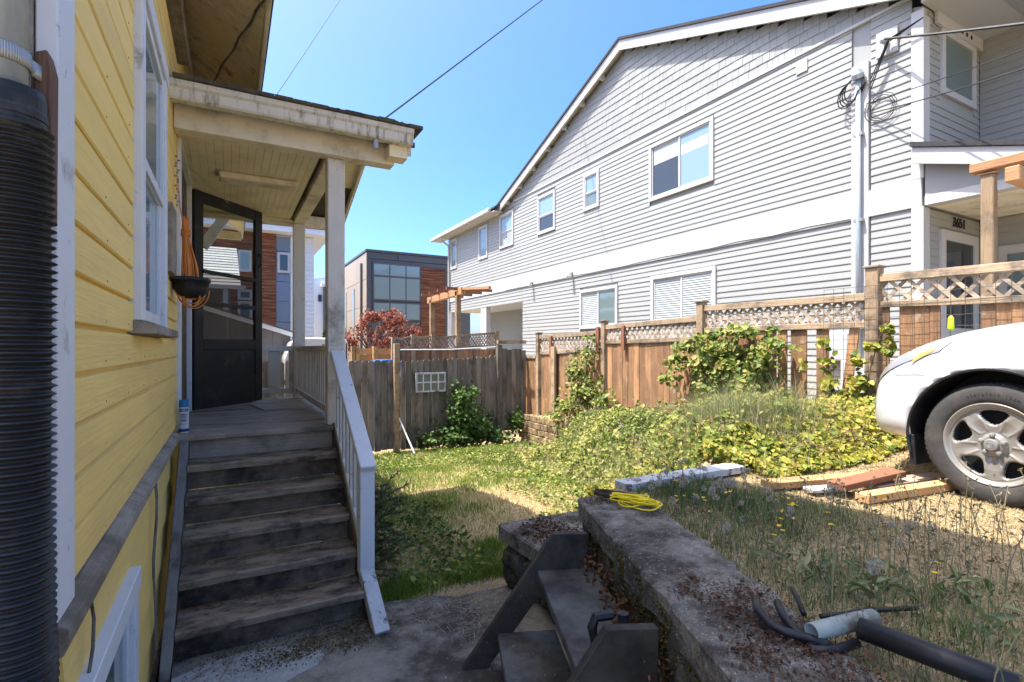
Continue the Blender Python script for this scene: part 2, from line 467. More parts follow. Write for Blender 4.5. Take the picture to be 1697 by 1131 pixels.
def ground_material():
    m, nt, out = _nt('soil_and_dry_turf')
    N, L = nt.nodes.new, nt.links.new
    geo = N('ShaderNodeNewGeometry')
    def noise(s, d=8, r=.65):
        n = N('ShaderNodeTexNoise'); n.inputs['Scale'].default_value = s; n.inputs['Detail'].default_value = d; n.inputs['Roughness'].default_value = r
        L(geo.outputs['Position'], n.inputs['Vector']); return n.outputs['Fac']
    def ramp(fac, stops):
        r = N('ShaderNodeValToRGB'); e = r.color_ramp.elements
        while len(e) < len(stops): e.new(.5)
        for i, (p, c) in enumerate(stops): e[i].position = p; e[i].color = (*c, 1)
        L(fac, r.inputs[0]); return r.outputs[0]
    fine = ramp(noise(70, 10, .75), [(.28, (.13, .09, .05)), (.45, (.30, .22, .12)), (.62, (.46, .36, .21)), (.8, (.56, .46, .30))])
    green = ramp(noise(26), [(.3, (.04, .055, .015)), (.7, (.13, .15, .045))])
    mk = N('ShaderNodeMapRange'); mk.inputs[1].default_value = .56; mk.inputs[2].default_value = .72
    L(noise(1.3, 5), mk.inputs[0])
    mx = N('ShaderNodeMix'); mx.data_type = 'RGBA'
    L(mk.outputs[0], mx.inputs[0]); L(fine, mx.inputs[6]); L(green, mx.inputs[7])
    b = N('ShaderNodeBsdfPrincipled'); b.inputs['Roughness'].default_value = .95; b.inputs['Specular IOR Level'].default_value = .1
    L(mx.outputs[2], b.inputs['Base Color'])
    bp = N('ShaderNodeBump'); bp.inputs['Strength'].default_value = .8; bp.inputs['Distance'].default_value = .02
    L(noise(45), bp.inputs['Height']); L(bp.outputs[0], b.inputs['Normal']); L(b.outputs[0], out.inputs['Surface'])
    return m


M['soil'] = ground_material()
gx = np.concatenate([np.linspace(-200, -1.2, 14), np.arange(-1, 7.2, 0.05), np.linspace(7.6, 200, 18)])
gy = np.concatenate([np.linspace(-200, -0.6, 12), np.arange(-0.4, 11, 0.05), np.linspace(11.3, 260, 20)])
GX, GY = np.meshgrid(gx, gy)
GZ = H(GX, GY)
nx, ny = len(gx), len(gy)
me = bpy.data.meshes.new('ground')
vv = np.stack([GX.ravel(), GY.ravel(), GZ.ravel()], 1)
ii = np.arange(nx * ny).reshape(ny, nx)
qq = np.stack([ii[:-1, :-1].ravel(), ii[:-1, 1:].ravel(), ii[1:, 1:].ravel(), ii[1:, :-1].ravel()], 1)
me.from_pydata(vv.tolist(), [], qq.tolist())
me.polygons.foreach_set('use_smooth', [True] * len(me.polygons))
tag(link('ground', me, M['soil']), 'dry soil, lawn and raised drive between the two houses', 'ground', kind='structure')


def slab(name, poly, z0, z1, m, bevel=0.0, jitter=0.0):
    b = MB().prism([(x, y, z0) for x, y in poly], (0, 0, z1 - z0))
    return b.build(name, m, None, bevel)


# lower concrete at the foot of the steps
pv = MB()
edge = [(x, 3.27 + 0.05 * math.sin(x * 3.1) + rnd.uniform(-.02, .02) - (0.10 if x > 1.2 else 0)) for x in np.linspace(-.40, 1.75, 16)]
poly = [(-.40, -1.5), (1.9, -1.5), (1.75, 2.2)] + edge[::-1]
o = slab('concrete_path', poly, -0.15, 0.0, M['concrete'])
tag(o, 'dark stained concrete path at the foot of the porch steps', 'path', kind='structure')
pp = []
for k in range(22):
    a = 2 * math.pi * k / 22
    pp.append((-.02 + .42 * math.cos(a) * (1 + .12 * math.sin(3 * a + 1)) + rnd.uniform(-.015, .015), 2.86 + .24 * math.sin(a) * (1 + .2 * math.sin(2 * a)) + rnd.uniform(-.015, .015)))
pp = [(max(-.33, x), min(3.10, y)) for x, y in pp]
tag(slab('concrete_patch', pp, -.02, 0.004, M['concrete_patch']), 'pale grey concrete patch against the bottom step', 'concrete patch', kind='structure')


# ------------------------------------------------------------------ retaining wall, slab, wooden steps
def wpt(s, d, z):
    """s along the wall from its far end towards the camera, d across to the right"""
    return (WA[0] - WU[0] * s + WP[0] * d, WA[1] - WU[1] * s + WP[1] * d, z)


rw = thing('retaining_wall', 'mossy concrete retaining wall beside the dark wooden steps', 'wall', wpt(1, .2, 0))
SEG = 46
cap_v, cap_f = [], []
side_v, side_f = [], []
for i in range(SEG + 1):
    s = 2.6 * i / SEG
    j = rnd.uniform(-.004, .004) + (rnd.uniform(.006, .02) if rnd.random() < .2 else 0)
    zz = 0.75 + rnd.uniform(-.003, .003)
    cap_v += [wpt(s, 0.0 + j, 0.63 + rnd.uniform(-.012, .012)), wpt(s, -0.006 + j, zz - .010), wpt(s, 0.006 + j, zz), wpt(s, .2, zz + .004), wpt(s, 0.395 + j * 2, zz - .006), wpt(s, 0.40, .60)]
for i in range(SEG):
    for k in range(5):
        a = i * 6 + k
        cap_f.append((a, a + 1, a + 7, a + 6))
cap_f += [tuple(range(6))[::-1], tuple(SEG * 6 + k for k in range(6))]
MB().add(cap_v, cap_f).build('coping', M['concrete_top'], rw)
for i in range(SEG + 1):
    s = 2.6 * i / SEG
    for k in range(7):
        z = -.1 + .74 * k / 6
        side_v.append(wpt(s, .03 + rnd.uniform(-.022, .022), z))
for i in range(SEG):
    for k in range(6):
        a = i * 7 + k
        side_f.append((a, a + 1, a + 8, a + 7))
n0 = len(side_v)
side_v += [wpt(0.02, .03, -.1), wpt(.02, .38, -.1), wpt(.02, .38, .64), wpt(.02, .03, .64)]
side_f.append((n0, n0 + 3, n0 + 2, n0 + 1))
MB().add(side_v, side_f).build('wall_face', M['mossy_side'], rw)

st = thing('stone_landing', 'old concrete landing slab on crumbling rubble beside the lawn', 'landing', (2.0, 2.7, 0))
pl = [(1.66, 3.22), (1.655, 2.9), (1.67, 2.45), (1.7, 2.05), (2.2, 1.95), (2.25, 2.6), (2.38, 3.18), (2.0, 3.2)]
MB().prism([(x, y, .29) for x, y in pl], (0, 0, .11)).build('slab_top', M['concrete_top'], st, 0.012)
for k in range(16):
    x = 1.74 + rnd.uniform(-.03, .05); y = 2.2 + (k % 8) * .125 + rnd.uniform(-.02, .02); z = .08 if k < 8 else .2
    b = MB().lathe([(.001, -.5), (.34, -.42), (.5, -.1), (.47, .25), (.3, .47), (.001, .5)], (0, 0, 0), n=7)
    b.v = [(x + p[0] * .17 * rnd.uniform(.85, 1.2), y + p[1] * .17 * rnd.uniform(.85, 1.2), z + p[2] * .17 * rnd.uniform(.85, 1.15)) for p in b.v]
    b.build('rubble_stone', M['mossy_side'], st)
box('rubble_core', (1.76, 2.1, -.1), (2.3, 3.12, .285), M['mossy_side'], st)

# wooden steps up to the drive: two stringers, two treads
M['step_side'] = mat('dark_step_stringer', (0.058, 0.05, 0.038), 0.7, 0.35, 5, rand=0.15, bump=0.5, bs=24, dirt=(0.02, 0.017, 0.013), dirt_s=3.5, dirt_amt=0.45, dirt_edge=0.14, dirt2=(0.2, 0.19, 0.17), dirt2_s=34, dirt2_amt=0.1)
ws = thing('wooden_steps', 'small dark green wooden steps leaning against the concrete wall', 'steps', wpt(.6, -.4, 0))
SF = Vector(on_z(890, 945, 0.49)); NRM = Vector((WP[0], WP[1], 0)); ALN = Vector((-WU[0], -WU[1], 0))
def spt(along, across, z): return SF + ALN * along + NRM * across + Vector((0, 0, z - SF.z))
for al in (-0.04, 0.87):
    b = MB().prism([spt(al, -.40, -.02), spt(al, -.27, -.02), spt(al, .0, .34), spt(al, .27, .36), spt(al, .27, .665), spt(al, .085, .672)], ALN * .04)
    b.build('stringer', M['step_side'], ws, .003)
for ac, z in ((0.0, .49), (-.205, .18)):
    b = MB().prism([spt(0.002, ac, z - .042), spt(.868, ac, z - .042), spt(.868, ac + .30, z - .042), spt(.002, ac + .30, z - .042)], (0, 0, .042))
    b.build('tread', M['green_wood'], ws, .004)
# black hose fitting left lying on the top tread
hf = thing('hose_tap', 'black plastic hose tap with hooked handle on the wooden steps', 'hose tap', spt(.79, .185, .44))
c = spt(.79, .185, .44)
MB().tube([c + Vector((0, 0, -.0)), c + Vector((0, 0, .10)), c + Vector((0, 0, .17))], .026, 12).build('body', M['black_plastic'], hf, smooth=False)
MB().lathe([(.001, .225), (.02, .222), (.022, .19), (.019, .185), (.028, .168), (.028, .150), (.02, .148)], c, n=14).build('knob', M['black_plastic'], hf)
MB().tube([c + NRM * -.03 + Vector((0, 0, .12)), c + NRM * -.11 + Vector((0, 0, .12)), c + NRM * -.118 + Vector((0, 0, .18)), c + NRM * -.105 + Vector((0, 0, .215)), c + NRM * -.045 + Vector((0, 0, .22))], .019, 8).build('handle', M['black_plastic'], hf)

# ------------------------------------------------------------------ yellow house
WX = -0.36                       # face of the sheathing
yh = thing('yellow_house', 'yellow clapboard house with white trim on the left', 'house', (-3, 6, 0))
HY0, HY1 = 1.47, 8.5
box('wall', (-8.0, HY0 + .02, -.4), (WX, HY1, 4.45), M['yellow'], yh)
MB().prism([(-8.0, 5.06, 4.455), (WX - .03, 5.06, 4.455), (-4.2, 5.06, 6.9)], (0, HY1 - 5.06, 0)).build('attic_wall', M['yellow'], yh)
# window and door openings on the wall: (y0, y1, z0, z1)
W1 = (2.56, 3.54, 1.75, 3.13)
DOOR = (4.50, 5.86, 1.0, 3.30)
W2 = (3.68, 4.55, 3.82, 5.2)
BW = (1.62, 2.47, 0.08, 0.70)
RISE = 0.1285


def courses(z0, z1, y0, y1, openings, name, parent, m, x, prof, rise):
    k = 0
    z = z0
    while z < z1 - 1e-4:
        zt = min(z + rise, z1)
        segs = [(y0, y1)]
        for (a, b, c, d) in openings:
            if zt > c + .01 and z < d - .01:
                new = []
                for (s, e) in segs:
                    if b <= s or a >= e: new.append((s, e)); continue
                    if a > s: new.append((s, a))
                    if b < e: new.append((b, e))
                segs = new
        for (s, e) in segs:
            if e - s < .02: continue
            cuts = [s, e]
            if e - s > 4.5 or (e - s > 1.8 and rnd.random() < .4):
                cuts = [s, s + (e - s) * rnd.uniform(.3, .7), e]
            for q in range(len(cuts) - 1):
                h = zt - z
                j = rnd.uniform(-.0015, .0015)
                poly = [(x + j + px, cuts[q] + .001, z + pz * h) for px, pz in prof]
                MB().prism(poly, (0, cuts[q + 1] - cuts[q] - .002, 0)).build(name, m, parent)
        z = zt


DROP = [(-.004, 0), (.017, 0.0), (.022, .035), (.022, .885), (.011, .915), (.003, .955), (.003, 1.0), (-.004, 1.0)]
LAP = [(-.004, 0), (.020, 0), (.006, 1.0), (-.004, 1.0)]
courses(4.46, 6.88, HY0 + .12, 4.995, [W2], 'siding_board', yh, M['yellow'], WX, DROP, RISE)
courses(1.06, 4.46, HY0 + .12, HY1, [W1, DOOR, W2], 'siding_board', yh, M['yellow'], WX, DROP, RISE)
courses(0.0, 0.975, HY0 + .12, 4.27, [BW], 'siding_board', yh, M['yellow'], WX, LAP, .195)
# nail heads along the boards
nb_ = MB()
for q in range(26):
    z_ = 1.06 + RISE * q + .022
    y_ = HY0 + .16
    while y_ < 4.4:
        if not any(o_[0] - .02 < y_ < o_[1] + .02 and o_[2] - .08 < z_ < o_[3] + .1 for o_ in (W1, W2)):
            nb_.lathe([(.0, .0012), (.0028, .0008), (.0034, -.001)], (WX + .0222, y_ + rnd.uniform(-.02, .02), z_ + rnd.uniform(-.004, .004)), (1, 0, 0), 6)
        y_ += .405
M['nail'] = mat('rusty_nail', (0.22, 0.15, 0.07), 0.7, 0.1, 9, rand=0, bump=0)
tag(nb_.build('nail_heads', M['nail'], yh), kind='stuff')
# water table ledge
MB().prism([(WX - .003, HY0 - .03, .968), (WX + .045, HY0 - .03, .968), (WX + .060, HY0 - .03, 1.0), (WX + .055, HY0 - .03, 1.03), (WX - .003, HY0 - .03, 1.062)], (0, 4.27 - HY0 + .03, 0)).build('ledge_board', M['weathered'], yh, .003)
# corner boards and near end wall
box('corner_board', (WX - .003, HY0 - .02, 1.04), (WX + .035, HY0 + .118, 6.88), M['white'], yh, .003)
box('corner_board', (WX - .11, HY0 - .022, 1.04), (WX - .006, HY0 + .018, 6.88), M['weathered'], yh, .003)


def window(parent, o, m, sashes=2, recess=.012, cas=.10, sill=True, glass='glass_dark', proud=.05, mullion=False):
    y0, y1, z0, z1 = o
    fr = MB()
    fr.box((WX - .05, y0, z0), (WX + proud, y0 + cas, z1)).box((WX - .05, y1 - cas, z0), (WX + proud, y1, z1))
    fr.box((WX - .05, y0 - .01, z1), (WX + proud + .006, y1 + .01, z1 + cas * .9))
    w = fr.build('window', m, parent, .003)
    if sill:
        MB().prism([(WX - .03, y0 - .03, z0 - .055), (WX + proud + .05, y0 - .03, z0 - .055), (WX + proud + .05, y0 - .03, z0 - .015), (WX - .03, y0 - .03, z0 + .01)], (0, y1 - y0 + .06, 0)).build('sill', M['weathered'] if m is M['white'] else m, w, .003)
    a, b = y0 + cas + .002, y1 - cas - .002
    mid = (z0 + z1) / 2
    for k, (c, d, xx) in enumerate(((mid - .02, z1 - .002, .042), (z0 + .012, mid + .02, .027)) if sashes == 2 else ((z0 + .01, z1 - .002, .032),)):
        s = MB()
        s.box((WX + xx - .03, a, c), (WX + xx, a + .045, d)).box((WX + xx - .03, b - .045, c), (WX + xx, b, d))
        s.box((WX + xx - .031, a + .045, c), (WX + xx - .001, b - .045, c + .05)).box((WX + xx - .031, a + .045, d - .045), (WX + xx - .001, b - .045, d))
        if mullion:
            s.box((WX + xx - .028, (a + b) / 2 - .012, c + .05), (WX + xx - .004, (a + b) / 2 + .012, d - .045))
        s.build('sash', m, w, .002)
        box('pane', (WX + xx - .02, a + .04, c + .04), (WX + xx - .014, b - .04, d - .04), M[glass], w)
    return w


window(yh, W1, M['white'], glass='glass_blue')
window(yh, W2, M['white'])
window(yh, BW, M['white'], 1, sill=False, cas=.09, glass='glass_green')
# doorway: casing, dark opening, inner door
dr = MB()
dr.box((WX - .05, DOOR[0], 1.03), (WX + .045, DOOR[0] + .11, 3.18)).box((WX - .05, DOOR[1] - .11, 1.03), (WX + .045, DOOR[1], 3.18)).box((WX - .05, DOOR[0] - .012, 3.181), (WX + .05, DOOR[1] + .012, 3.30))
dc = dr.build('door_casing', M['white'], yh, .003)
box('inner_door', (WX - .02, DOOR[0] + .112, 1.03), (WX + .006, DOOR[1] - .112, 3.178), M['riser'], dc)
# shuttered vent and meter plate on the wall
MB().box((WX + .0, 3.70, 2.10), (WX + .06, 3.98, 2.52)).build('wall_plaque', M['weathered'], yh, .004)
# main roof: sloping eave boarding, rafters, fascia, covering
SL = .71
def roof_z(x): return 4.0 + (.22 - x) * SL
for k in range(67):
    y = 3.2 + k * .132
    a = Vector((WX + .005, y, roof_z(WX) + .0)); b = Vector((.215, y, roof_z(.215)))
    n = Vector((SL, 0, 1)).normalized() * (.018 + rnd.uniform(0, .003))
    MB().prism([a + Vector((0, .003, 0)), b + Vector((0, .003, 0)), b + Vector((0, .122, 0)), a + Vector((0, .122, 0))], n).build('soffit_board', M['soffit'], yh)
box('fascia', (.218, 3.2, 3.90), (.245, 12.1, 4.06), M['cream'], yh, .003)
MB().prism([(WX + .022, 3.2, 4.22), (WX + .05, 3.2, 4.22), (WX + .05, 3.2, 4.365), (WX + .022, 3.2, 4.39)], (0, 8.8, 0)).build('frieze_board', M['cream'], yh)
MB().prism([(.27, 5.05, 4.03), (.27, 5.05, 4.08), (-4.2, 5.05, roof_z(-4.2) + .08), (-8.67, 5.05, 4.08), (-8.67, 5.05, 4.03), (-4.2, 5.05, roof_z(-4.2) + .03)], (0, 7.1, 0)).build('roof', M['asphalt_shingle'], yh)
MB().prism([(.27, 3.15, 4.03), (.27, 3.15, 4.08), (WX - .02, 3.15, roof_z(WX - .02) + .08), (WX - .02, 3.15, roof_z(WX - .02) + .03)], (0, 1.895, 0)).build('pent_roof', M['asphalt_shingle'], yh)
box('end_trim', (WX, 12.0, 3.86), (.215, 12.06, 4.02), M['cream'], yh)
# unseen upper storey at the near end, a guess sized to shade the drive
box('wall', (-8.0, HY0 + .02, 4.46), (WX, 5.0, 7.0), M['yellow'], yh)
box('soffit', (WX - .1, .7, 6.88), (.58, 5.2, 6.91), M['soffit'], yh)
box('fascia', (.582, .65, 6.78), (.61, 5.25, 6.96), M['cream'], yh)
MB().prism([(.64, .6, 6.94), (.64, .6, 7.02), (-4.2, .6, 9.6), (-8.9, .6, 7.02), (-8.9, .6, 6.94)], (0, 4.7, 0)).build('roof', M['asphalt_shingle'], yh)
for yy in (8.42,):     # knee braces under the eave
    MB().beam((WX + .03, yy, 3.05), (.16, yy, 3.86), .10, .13, (1, 0, 0)).build('knee_brace', M['post'], yh, .004)
# thin cables stapled to the lower wall
for (ya, za, zb) in ((3.10, .98, .10), (3.14, .98, .05), (1.75, .975, .35)):
    P = [Vector((WX + .034 + .006 * math.sin(k), ya + .02 * math.sin(k * 1.3) - .05 * (k / 9) * (1 if ya < 2 else .2), za + (zb - za) * k / 9)) for k in range(10)]
    MB().tube(P, .0045, 5).build('wall_cable', M['stringer'], yh)

# cable under the eave
ec = MB()
P = []
for k in range(16):
    q = k / 15
    t_ = (350 + 87 * q + 2.0 * math.sin(k * 1.3) - CXP) / FPX; Z_ = 4.6 - 1.1 * q
    P.append(Vector((Z_ * (SA + CA * t_), Z_ * (CA - SA * t_), EYE + (HORIZ - 140 + 140 * q) / FPX * Z_)))
ec.tube(P, .009, 6)
tag(ec.build('eave_cable', M['stringer']), 'brown twisted cable hanging below the yellow house eave', 'cable')

# ------------------------------------------------------------------ downspout
M['block_wood'] = mat('split_brown_wood', (0.13, 0.075, 0.05), 0.8, 0.3, 4, ZG, rand=0, bump=0.5, bs=4)
dp = thing('downspout', 'black corrugated drain pipe below a steel downspout at the house corner', 'drain pipe', (-.37, 1.34, 0))
prof = []
z = -.05
while z < 2.06:
    dr_ = rnd.uniform(-.0012, .0012); prof += [(.0525, z), (.0555, z + .004), (.0625 + dr_, z + .0075), (.0625 + dr_, z + .0085), (.0555, z + .012), (.0525, z + .0155)]
    z += .0162 + rnd.uniform(-.0006, .0006)
b = MB().lathe(prof, (0, 0, 0), n=40)
b.v = [(p[0] - .376 + .028 * (1 - max(0, p[2]) / 2.1) + .004 * math.sin(p[2] * 4.2), p[1] + 1.355 - .012 * (1 - max(0, p[2]) / 2.1), p[2]) for p in b.v]
b.build('corrugated_pipe', M['black_plastic'], dp, smooth=True)
b = MB().lathe([(.052, 2.05), (.058, 2.06), (.060, 2.065), (.060, 2.075), (.057, 2.078), (.057, 2.085), (.059, 2.087), (.059, 2.10), (.057, 2.105), (.057, 2.13), (.053, 2.145), (.045, 2.146)], (-.379, 1.355, 0), n=40)
b.build('coupling', M['black_plastic'], dp, smooth=False)
MB().tube([(-.393, 1.357, 2.05), (-.397, 1.357, 3.9)], .043, 32).build('metal_pipe', M['galv'], dp, smooth=True)
sp = []
for k in range(37):
    a = math.radians(205 + k * 5)
    sp.append((-.394 + .0455 * math.cos(a), 1.357 + .0455 * math.sin(a)))
sp.append((WX + .034, HY0 - .026))
b = MB()
for k in range(len(sp) - 1):
    for (zz0, zz1) in ((2.19, 2.222),):
        (xa, ya), (xb, yb) = sp[k], sp[k + 1]
        b.add([(xa, ya, zz0), (xb, yb, zz0), (xb, yb, zz1), (xa, ya, zz1)], [(0, 1, 2, 3)])
me = b.mesh('strap', ORG[dp.name])
me.polygons.foreach_set('use_smooth', [True] * len(me.polygons))
o = link('strap', me, M['zinc'], dp); md = o.modifiers.new('s', 'SOLIDIFY'); md.thickness = .003; md.offset = 1
for (xx, zz) in ((-.400, 2.213), (-.352, 2.2)):
    MB().lathe([(.0, -.012), (.006, -.01), (.007, 0)], (xx, 1.312 if xx < -.39 else 1.38, zz), (0, 1, 0), 8).build('screw', M['zinc'], dp)
MB().prism([(-.352, 1.40, 1.9), (-.325, 1.40, 1.9), (-.323, 1.40, 2.22), (-.332, 1.40, 2.26), (-.353, 1.40, 2.25)], (0, .045, 0)).build('wood_block', M['block_wood'], dp, .003)

# ------------------------------------------------------------------ porch
PZ = 1.02
PX0, PX1 = -.335, .80
PY0, PY1 = 4.27, 6.95
po = thing('porch', 'cream painted side porch with small gable roof on the yellow house', 'porch', (.2, 5.6, 0))
nb = 29
for k in range(nb):
    y = PY0 + .01 + k * (PY1 - PY0 - .01) / nb
    box('deck_board', (PX0, y, PZ - .032 + rnd.uniform(0, .002)), (PX1 + rnd.uniform(-.006, .006), y + (PY1 - PY0) / nb - .004, PZ + rnd.uniform(-.0015, .001)), M['deck'], po, .002)
box('deck_nosing', (PX0, PY0 - .035, PZ - .038), (PX1 + .01, PY0 + .006, PZ + .001), M['deck'], po, .006)
box('rim_joist', (PX0 + .05, PY0 + .012, PZ - .22), (PX1 - .03, PY0 + .05, PZ - .04), M['riser'], po)
box('rim_joist', (PX1 - .045, PY0 + .06, PZ - .24), (PX1 - .005, PY1 - .01, PZ - .04), M['post'], po)
for y in (4.4, 6.8):
    box('pier', (PX1 - .13, y - .06, -.5), (PX1 - .03, y + .06, PZ - .25), M['post'], po)
PXC = .75
posts_y = (4.335, 6.80)
for y in posts_y:
    h = .066
    box('post', (PXC - h, y - h, PZ + .001), (PXC + h, y + h, 3.148), M['post'], po, .006)
# beams
box('beam', (WX + .025, 4.20, 3.15), (1.20, 4.33, 3.325), M['cream'], po, .004)
box('beam', (WX + .025, 6.80, 3.15), (1.16, 6.93, 3.275), M['cream'], po, .004)
box('beam', (PXC - .065, 4.333, 3.15), (PXC + .065, 6.797, 3.262), M['cream'], po, .004)
for k in range(18):
    x0 = WX + .03 + k * .0575
    box('ceiling_board', (x0, 4.332, 3.185), (x0 + .0555, 6.798, 3.199), M['ceiling'], po) if x0 + .0555 < PXC - .07 else None
box('ceiling_trim', (WX + .026, 6.70, 3.155), (PXC - .07, 6.797, 3.183), M['cream'], po)
# gable roof
RY, RZ = 5.50, 3.70
EZ, EY0, EY1 = 3.24, 4.06, 6.94
GX1 = 1.27
b = MB().prism([(WX + .03, EY0, EZ + .03), (WX + .03, EY0, EZ + .075), (WX + .03, RY, RZ + .12), (WX + .03, EY1, EZ + .075), (WX + .03, EY1, EZ + .03), (WX + .03, RY, RZ + .075)], (GX1 - WX + .03, 0, 0))
b.build('roof_covering', M['moss_roof'], po)
for s, (ya, yb) in enumerate(((EY0, RY), (RY, EY1))):
    for k in range(12):
        t0, t1 = k / 12, (k + 1) / 12
        y0 = ya + (yb - ya) * t0; y1 = ya + (yb - ya) * t1 - .004
        f = lambda y: RZ + .07 - abs(y - RY) * (RZ - EZ) / (RY - EY0)
        MB().prism([(PXC + .068, y0, f(y0) - .018), (PXC + .068, y1, f(y1) - .018), (PXC + .068, y1, f(y1)), (PXC + .068, y0, f(y0))], (GX1 - PXC - .07, 0, 0)).build('eave_board', M['ceiling'], po)
for (ya, yb) in ((EY0, RY), (EY1, RY)):
    MB().prism([(GX1, ya, EZ - .045), (GX1, yb, RZ - .03), (GX1, yb, RZ + .10), (GX1, ya, EZ + .085)], (.03, 0, 0)).build('rake_board', M['cream'], po, .003)
MB().prism([(PXC + .02, 4.34, 3.27), (PXC + .02, 6.79, 3.27), (PXC + .02, RY, RZ + .06)], (.03, 0, 0)).build('gable_board', M['cream'], po)
# roof edge shingles, ragged with moss
b = MB()
for k in range(230):
    x = WX + .05 + rnd.random() ** .8 * 1.62; y = 3.955 + rnd.random() ** 1.6 * .3; z = 3.395 + (y - 3.955) * .333
    r = rnd.uniform(.012, .035)
    bb = MB().lathe([(.001, 1), (.7, .7), (1, .1), (.9, -.2)], (0, 0, 0), n=6)
    b.add([(x + p[0] * r * rnd.uniform(.7, 1.3), y + p[1] * r * rnd.uniform(.7, 1.3), z + p[2] * r * rnd.uniform(.4, .75)) for p in bb.v], bb.f)
tag(b.build('moss', M['moss_roof'], po), kind='stuff')
b = MB()
for k in range(14):
    x0 = WX + .04 + k * .12
    b.box((x0, 3.935 - rnd.uniform(0, .012), 3.381), (x0 + .117, EY0 + .10, 3.397 + rnd.uniform(0, .012)))
b.build('shingle_edge', M['moss_roof'], po)
# gutter with an open end profile
gp = [(4.06, 3.275), (4.06, 3.262), (3.985, 3.262), (3.975, 3.275), (3.968, 3.33), (3.952, 3.345), (3.948, 3.375), (3.956, 3.378), (3.962, 3.35), (3.978, 3.336), (3.985, 3.28), (4.06, 3.275)]
b = MB()
b.prism([(WX + .02, y, z) for y, z in [(4.055, 3.262), (3.985, 3.262), (3.975, 3.275), (3.968, 3.33), (3.952, 3.345), (3.948, 3.378), (4.055, 3.378)]], (GX1 - WX, 0, 0))
b.build('gutter', M['gutter'], po)
MB().tube([(1.0, 4.02, 3.263), (1.0, 4.02, 3.19)], .022, 14).build('gutter_outlet', M['galv'], po)
box('rafter_end', (1.12, 4.06, 3.17), (1.268, 4.2, 3.27), M['soffit'], po)
box('ceiling_light', (-.08, 5.13, 3.128), (.56, 5.33, 3.183), M['cream'], po, .012)

# railings -------------------------------------------------------
RT = 1.655
box('top_rail', (PXC - .05, posts_y[0] + .068, RT - .045), (PXC + .05, posts_y[1] - .068, RT), M['post'], po, .004)
box('bottom_rail', (PXC - .035, posts_y[0] + .068, 1.085), (PXC + .035, posts_y[1] - .068, 1.145), M['post'], po, .004)
n = 21
for k in range(n):
    y = posts_y[0] + .13 + k * (posts_y[1] - posts_y[0] - .26) / (n - 1)
    box('baluster', (PXC - .02, y - .026, 1.146), (PXC + .02, y + .026, RT - .046), M['post'], po, .003)
box('top_rail', (WX + .04, 6.76, RT - .06), (PXC - .068, 6.85, RT), M['post'], po, .004)
box('bottom_rail', (WX + .04, 6.775, 1.085), (PXC - .068, 6.835, 1.145), M['post'], po, .004)
for k in range(5):
    x = WX + .16 + k * .225
    box('baluster', (x - .065, 6.785, 1.146), (x + .065, 6.825, RT - .061), M['post'], po, .003)

# ------------------------------------------------------------------ screen door
sd = thing('screen_door', 'black wooden screen door standing open on the porch', 'door', (-.34, 5.80, PZ))
A = Vector((-.305, 5.80, 0)); Bv = Vector((.315, 6.46, 0))
du = (Bv - A).normalized(); dn = Vector((du.y, -du.x, 0)); DW = (Bv - A).length
def dbox(u0, u1, z0, z1, t0, t1, name, m, parent, bev=.003):
    P = [A + du * u0 + dn * t0, A + du * u1 + dn * t0, A + du * u1 + dn * t1, A + du * u0 + dn * t1]
    return MB().prism([(p.x, p.y, z0) for p in P], (0, 0, z1 - z0)).build(name, m, parent, bev)
Z0, Z1 = 1.035, 3.165
dbox(0, .105, Z0, Z1, -.018, .018, 'stile', M['black_paint'], sd)
dbox(DW - .105, DW, Z0, Z1, -.018, .018, 'stile', M['black_paint'], sd)
dbox(.106, DW - .106, Z1 - .11, Z1, -.017, .017, 'rail', M['black_paint'], sd)
dbox(.106, DW - .106, Z0, Z0 + .30, -.017, .017, 'rail', M['black_paint'], sd)
dbox(.106, DW - .106, Z0 + .58, Z0 + .69, -.017, .017, 'rail', M['black_paint'], sd)
dbox(.106, DW - .106, Z0 + .30, Z0 + .58, -.008, .008, 'panel', M['black_paint'], sd)
dbox(.106, DW - .106, Z0 + 1.02, Z0 + 1.06, .0, .02, 'push_bar', M['black_paint'], sd)
dbox(.09, DW - .05, Z0 + 1.33, Z0 + 1.37, .019, .034, 'push_bar', M['black_paint'], sd)
dbox(.106, DW - .106, Z0 + .69, Z0 + 1.36, -.004, -.002, 'screen', M['screen'], sd, 0)
dbox(.106, DW - .106, Z0 + 1.36, Z1 - .11, -.004, -.002, 'pane', M['pane'], sd, 0)
MB().tube([A + du * (DW - .06) + dn * .02 + Vector((0, 0, Z0 + 1.5)), A + du * (DW - .06) + dn * .05 + Vector((0, 0, Z0 + 1.53)), A + du * (DW - .06) + dn * .05 + Vector((0, 0, Z0 + 1.62)), A + du * (DW - .06) + dn * .02 + Vector((0, 0, Z0 + 1.65))], .008, 6).build('handle', M['black_plastic'], sd)
MB().tube([(WX + .05, 5.0, 3.15), A + du * .4 + dn * .03 + Vector((0, 0, Z1 - .03))], .003, 5).build('door_closer', M['zinc'], sd)

# door mat
b = MB()
P = [(.30, 5.55), (.98 - .28, 5.62), (.66, 6.2), (.20, 6.12)]
b.prism([(x, y, PZ + .002) for x, y in P], (0, 0, .009))
b.prism([(.20, 6.12, PZ + .012), (.50, 6.16, PZ + .012), (.46, 6.32, PZ + .06), (.22, 6.28, PZ + .02)], (0, 0, .007))
M['mat'] = mat('grey_door_mat', (0.36, 0.335, 0.28), 0.95, 0.2, 60, rand=0, bump=0.8, bs=200)
tag(b.build('door_mat', M['mat']), 'curled grey doormat on the porch floor by the screen door', 'door mat')

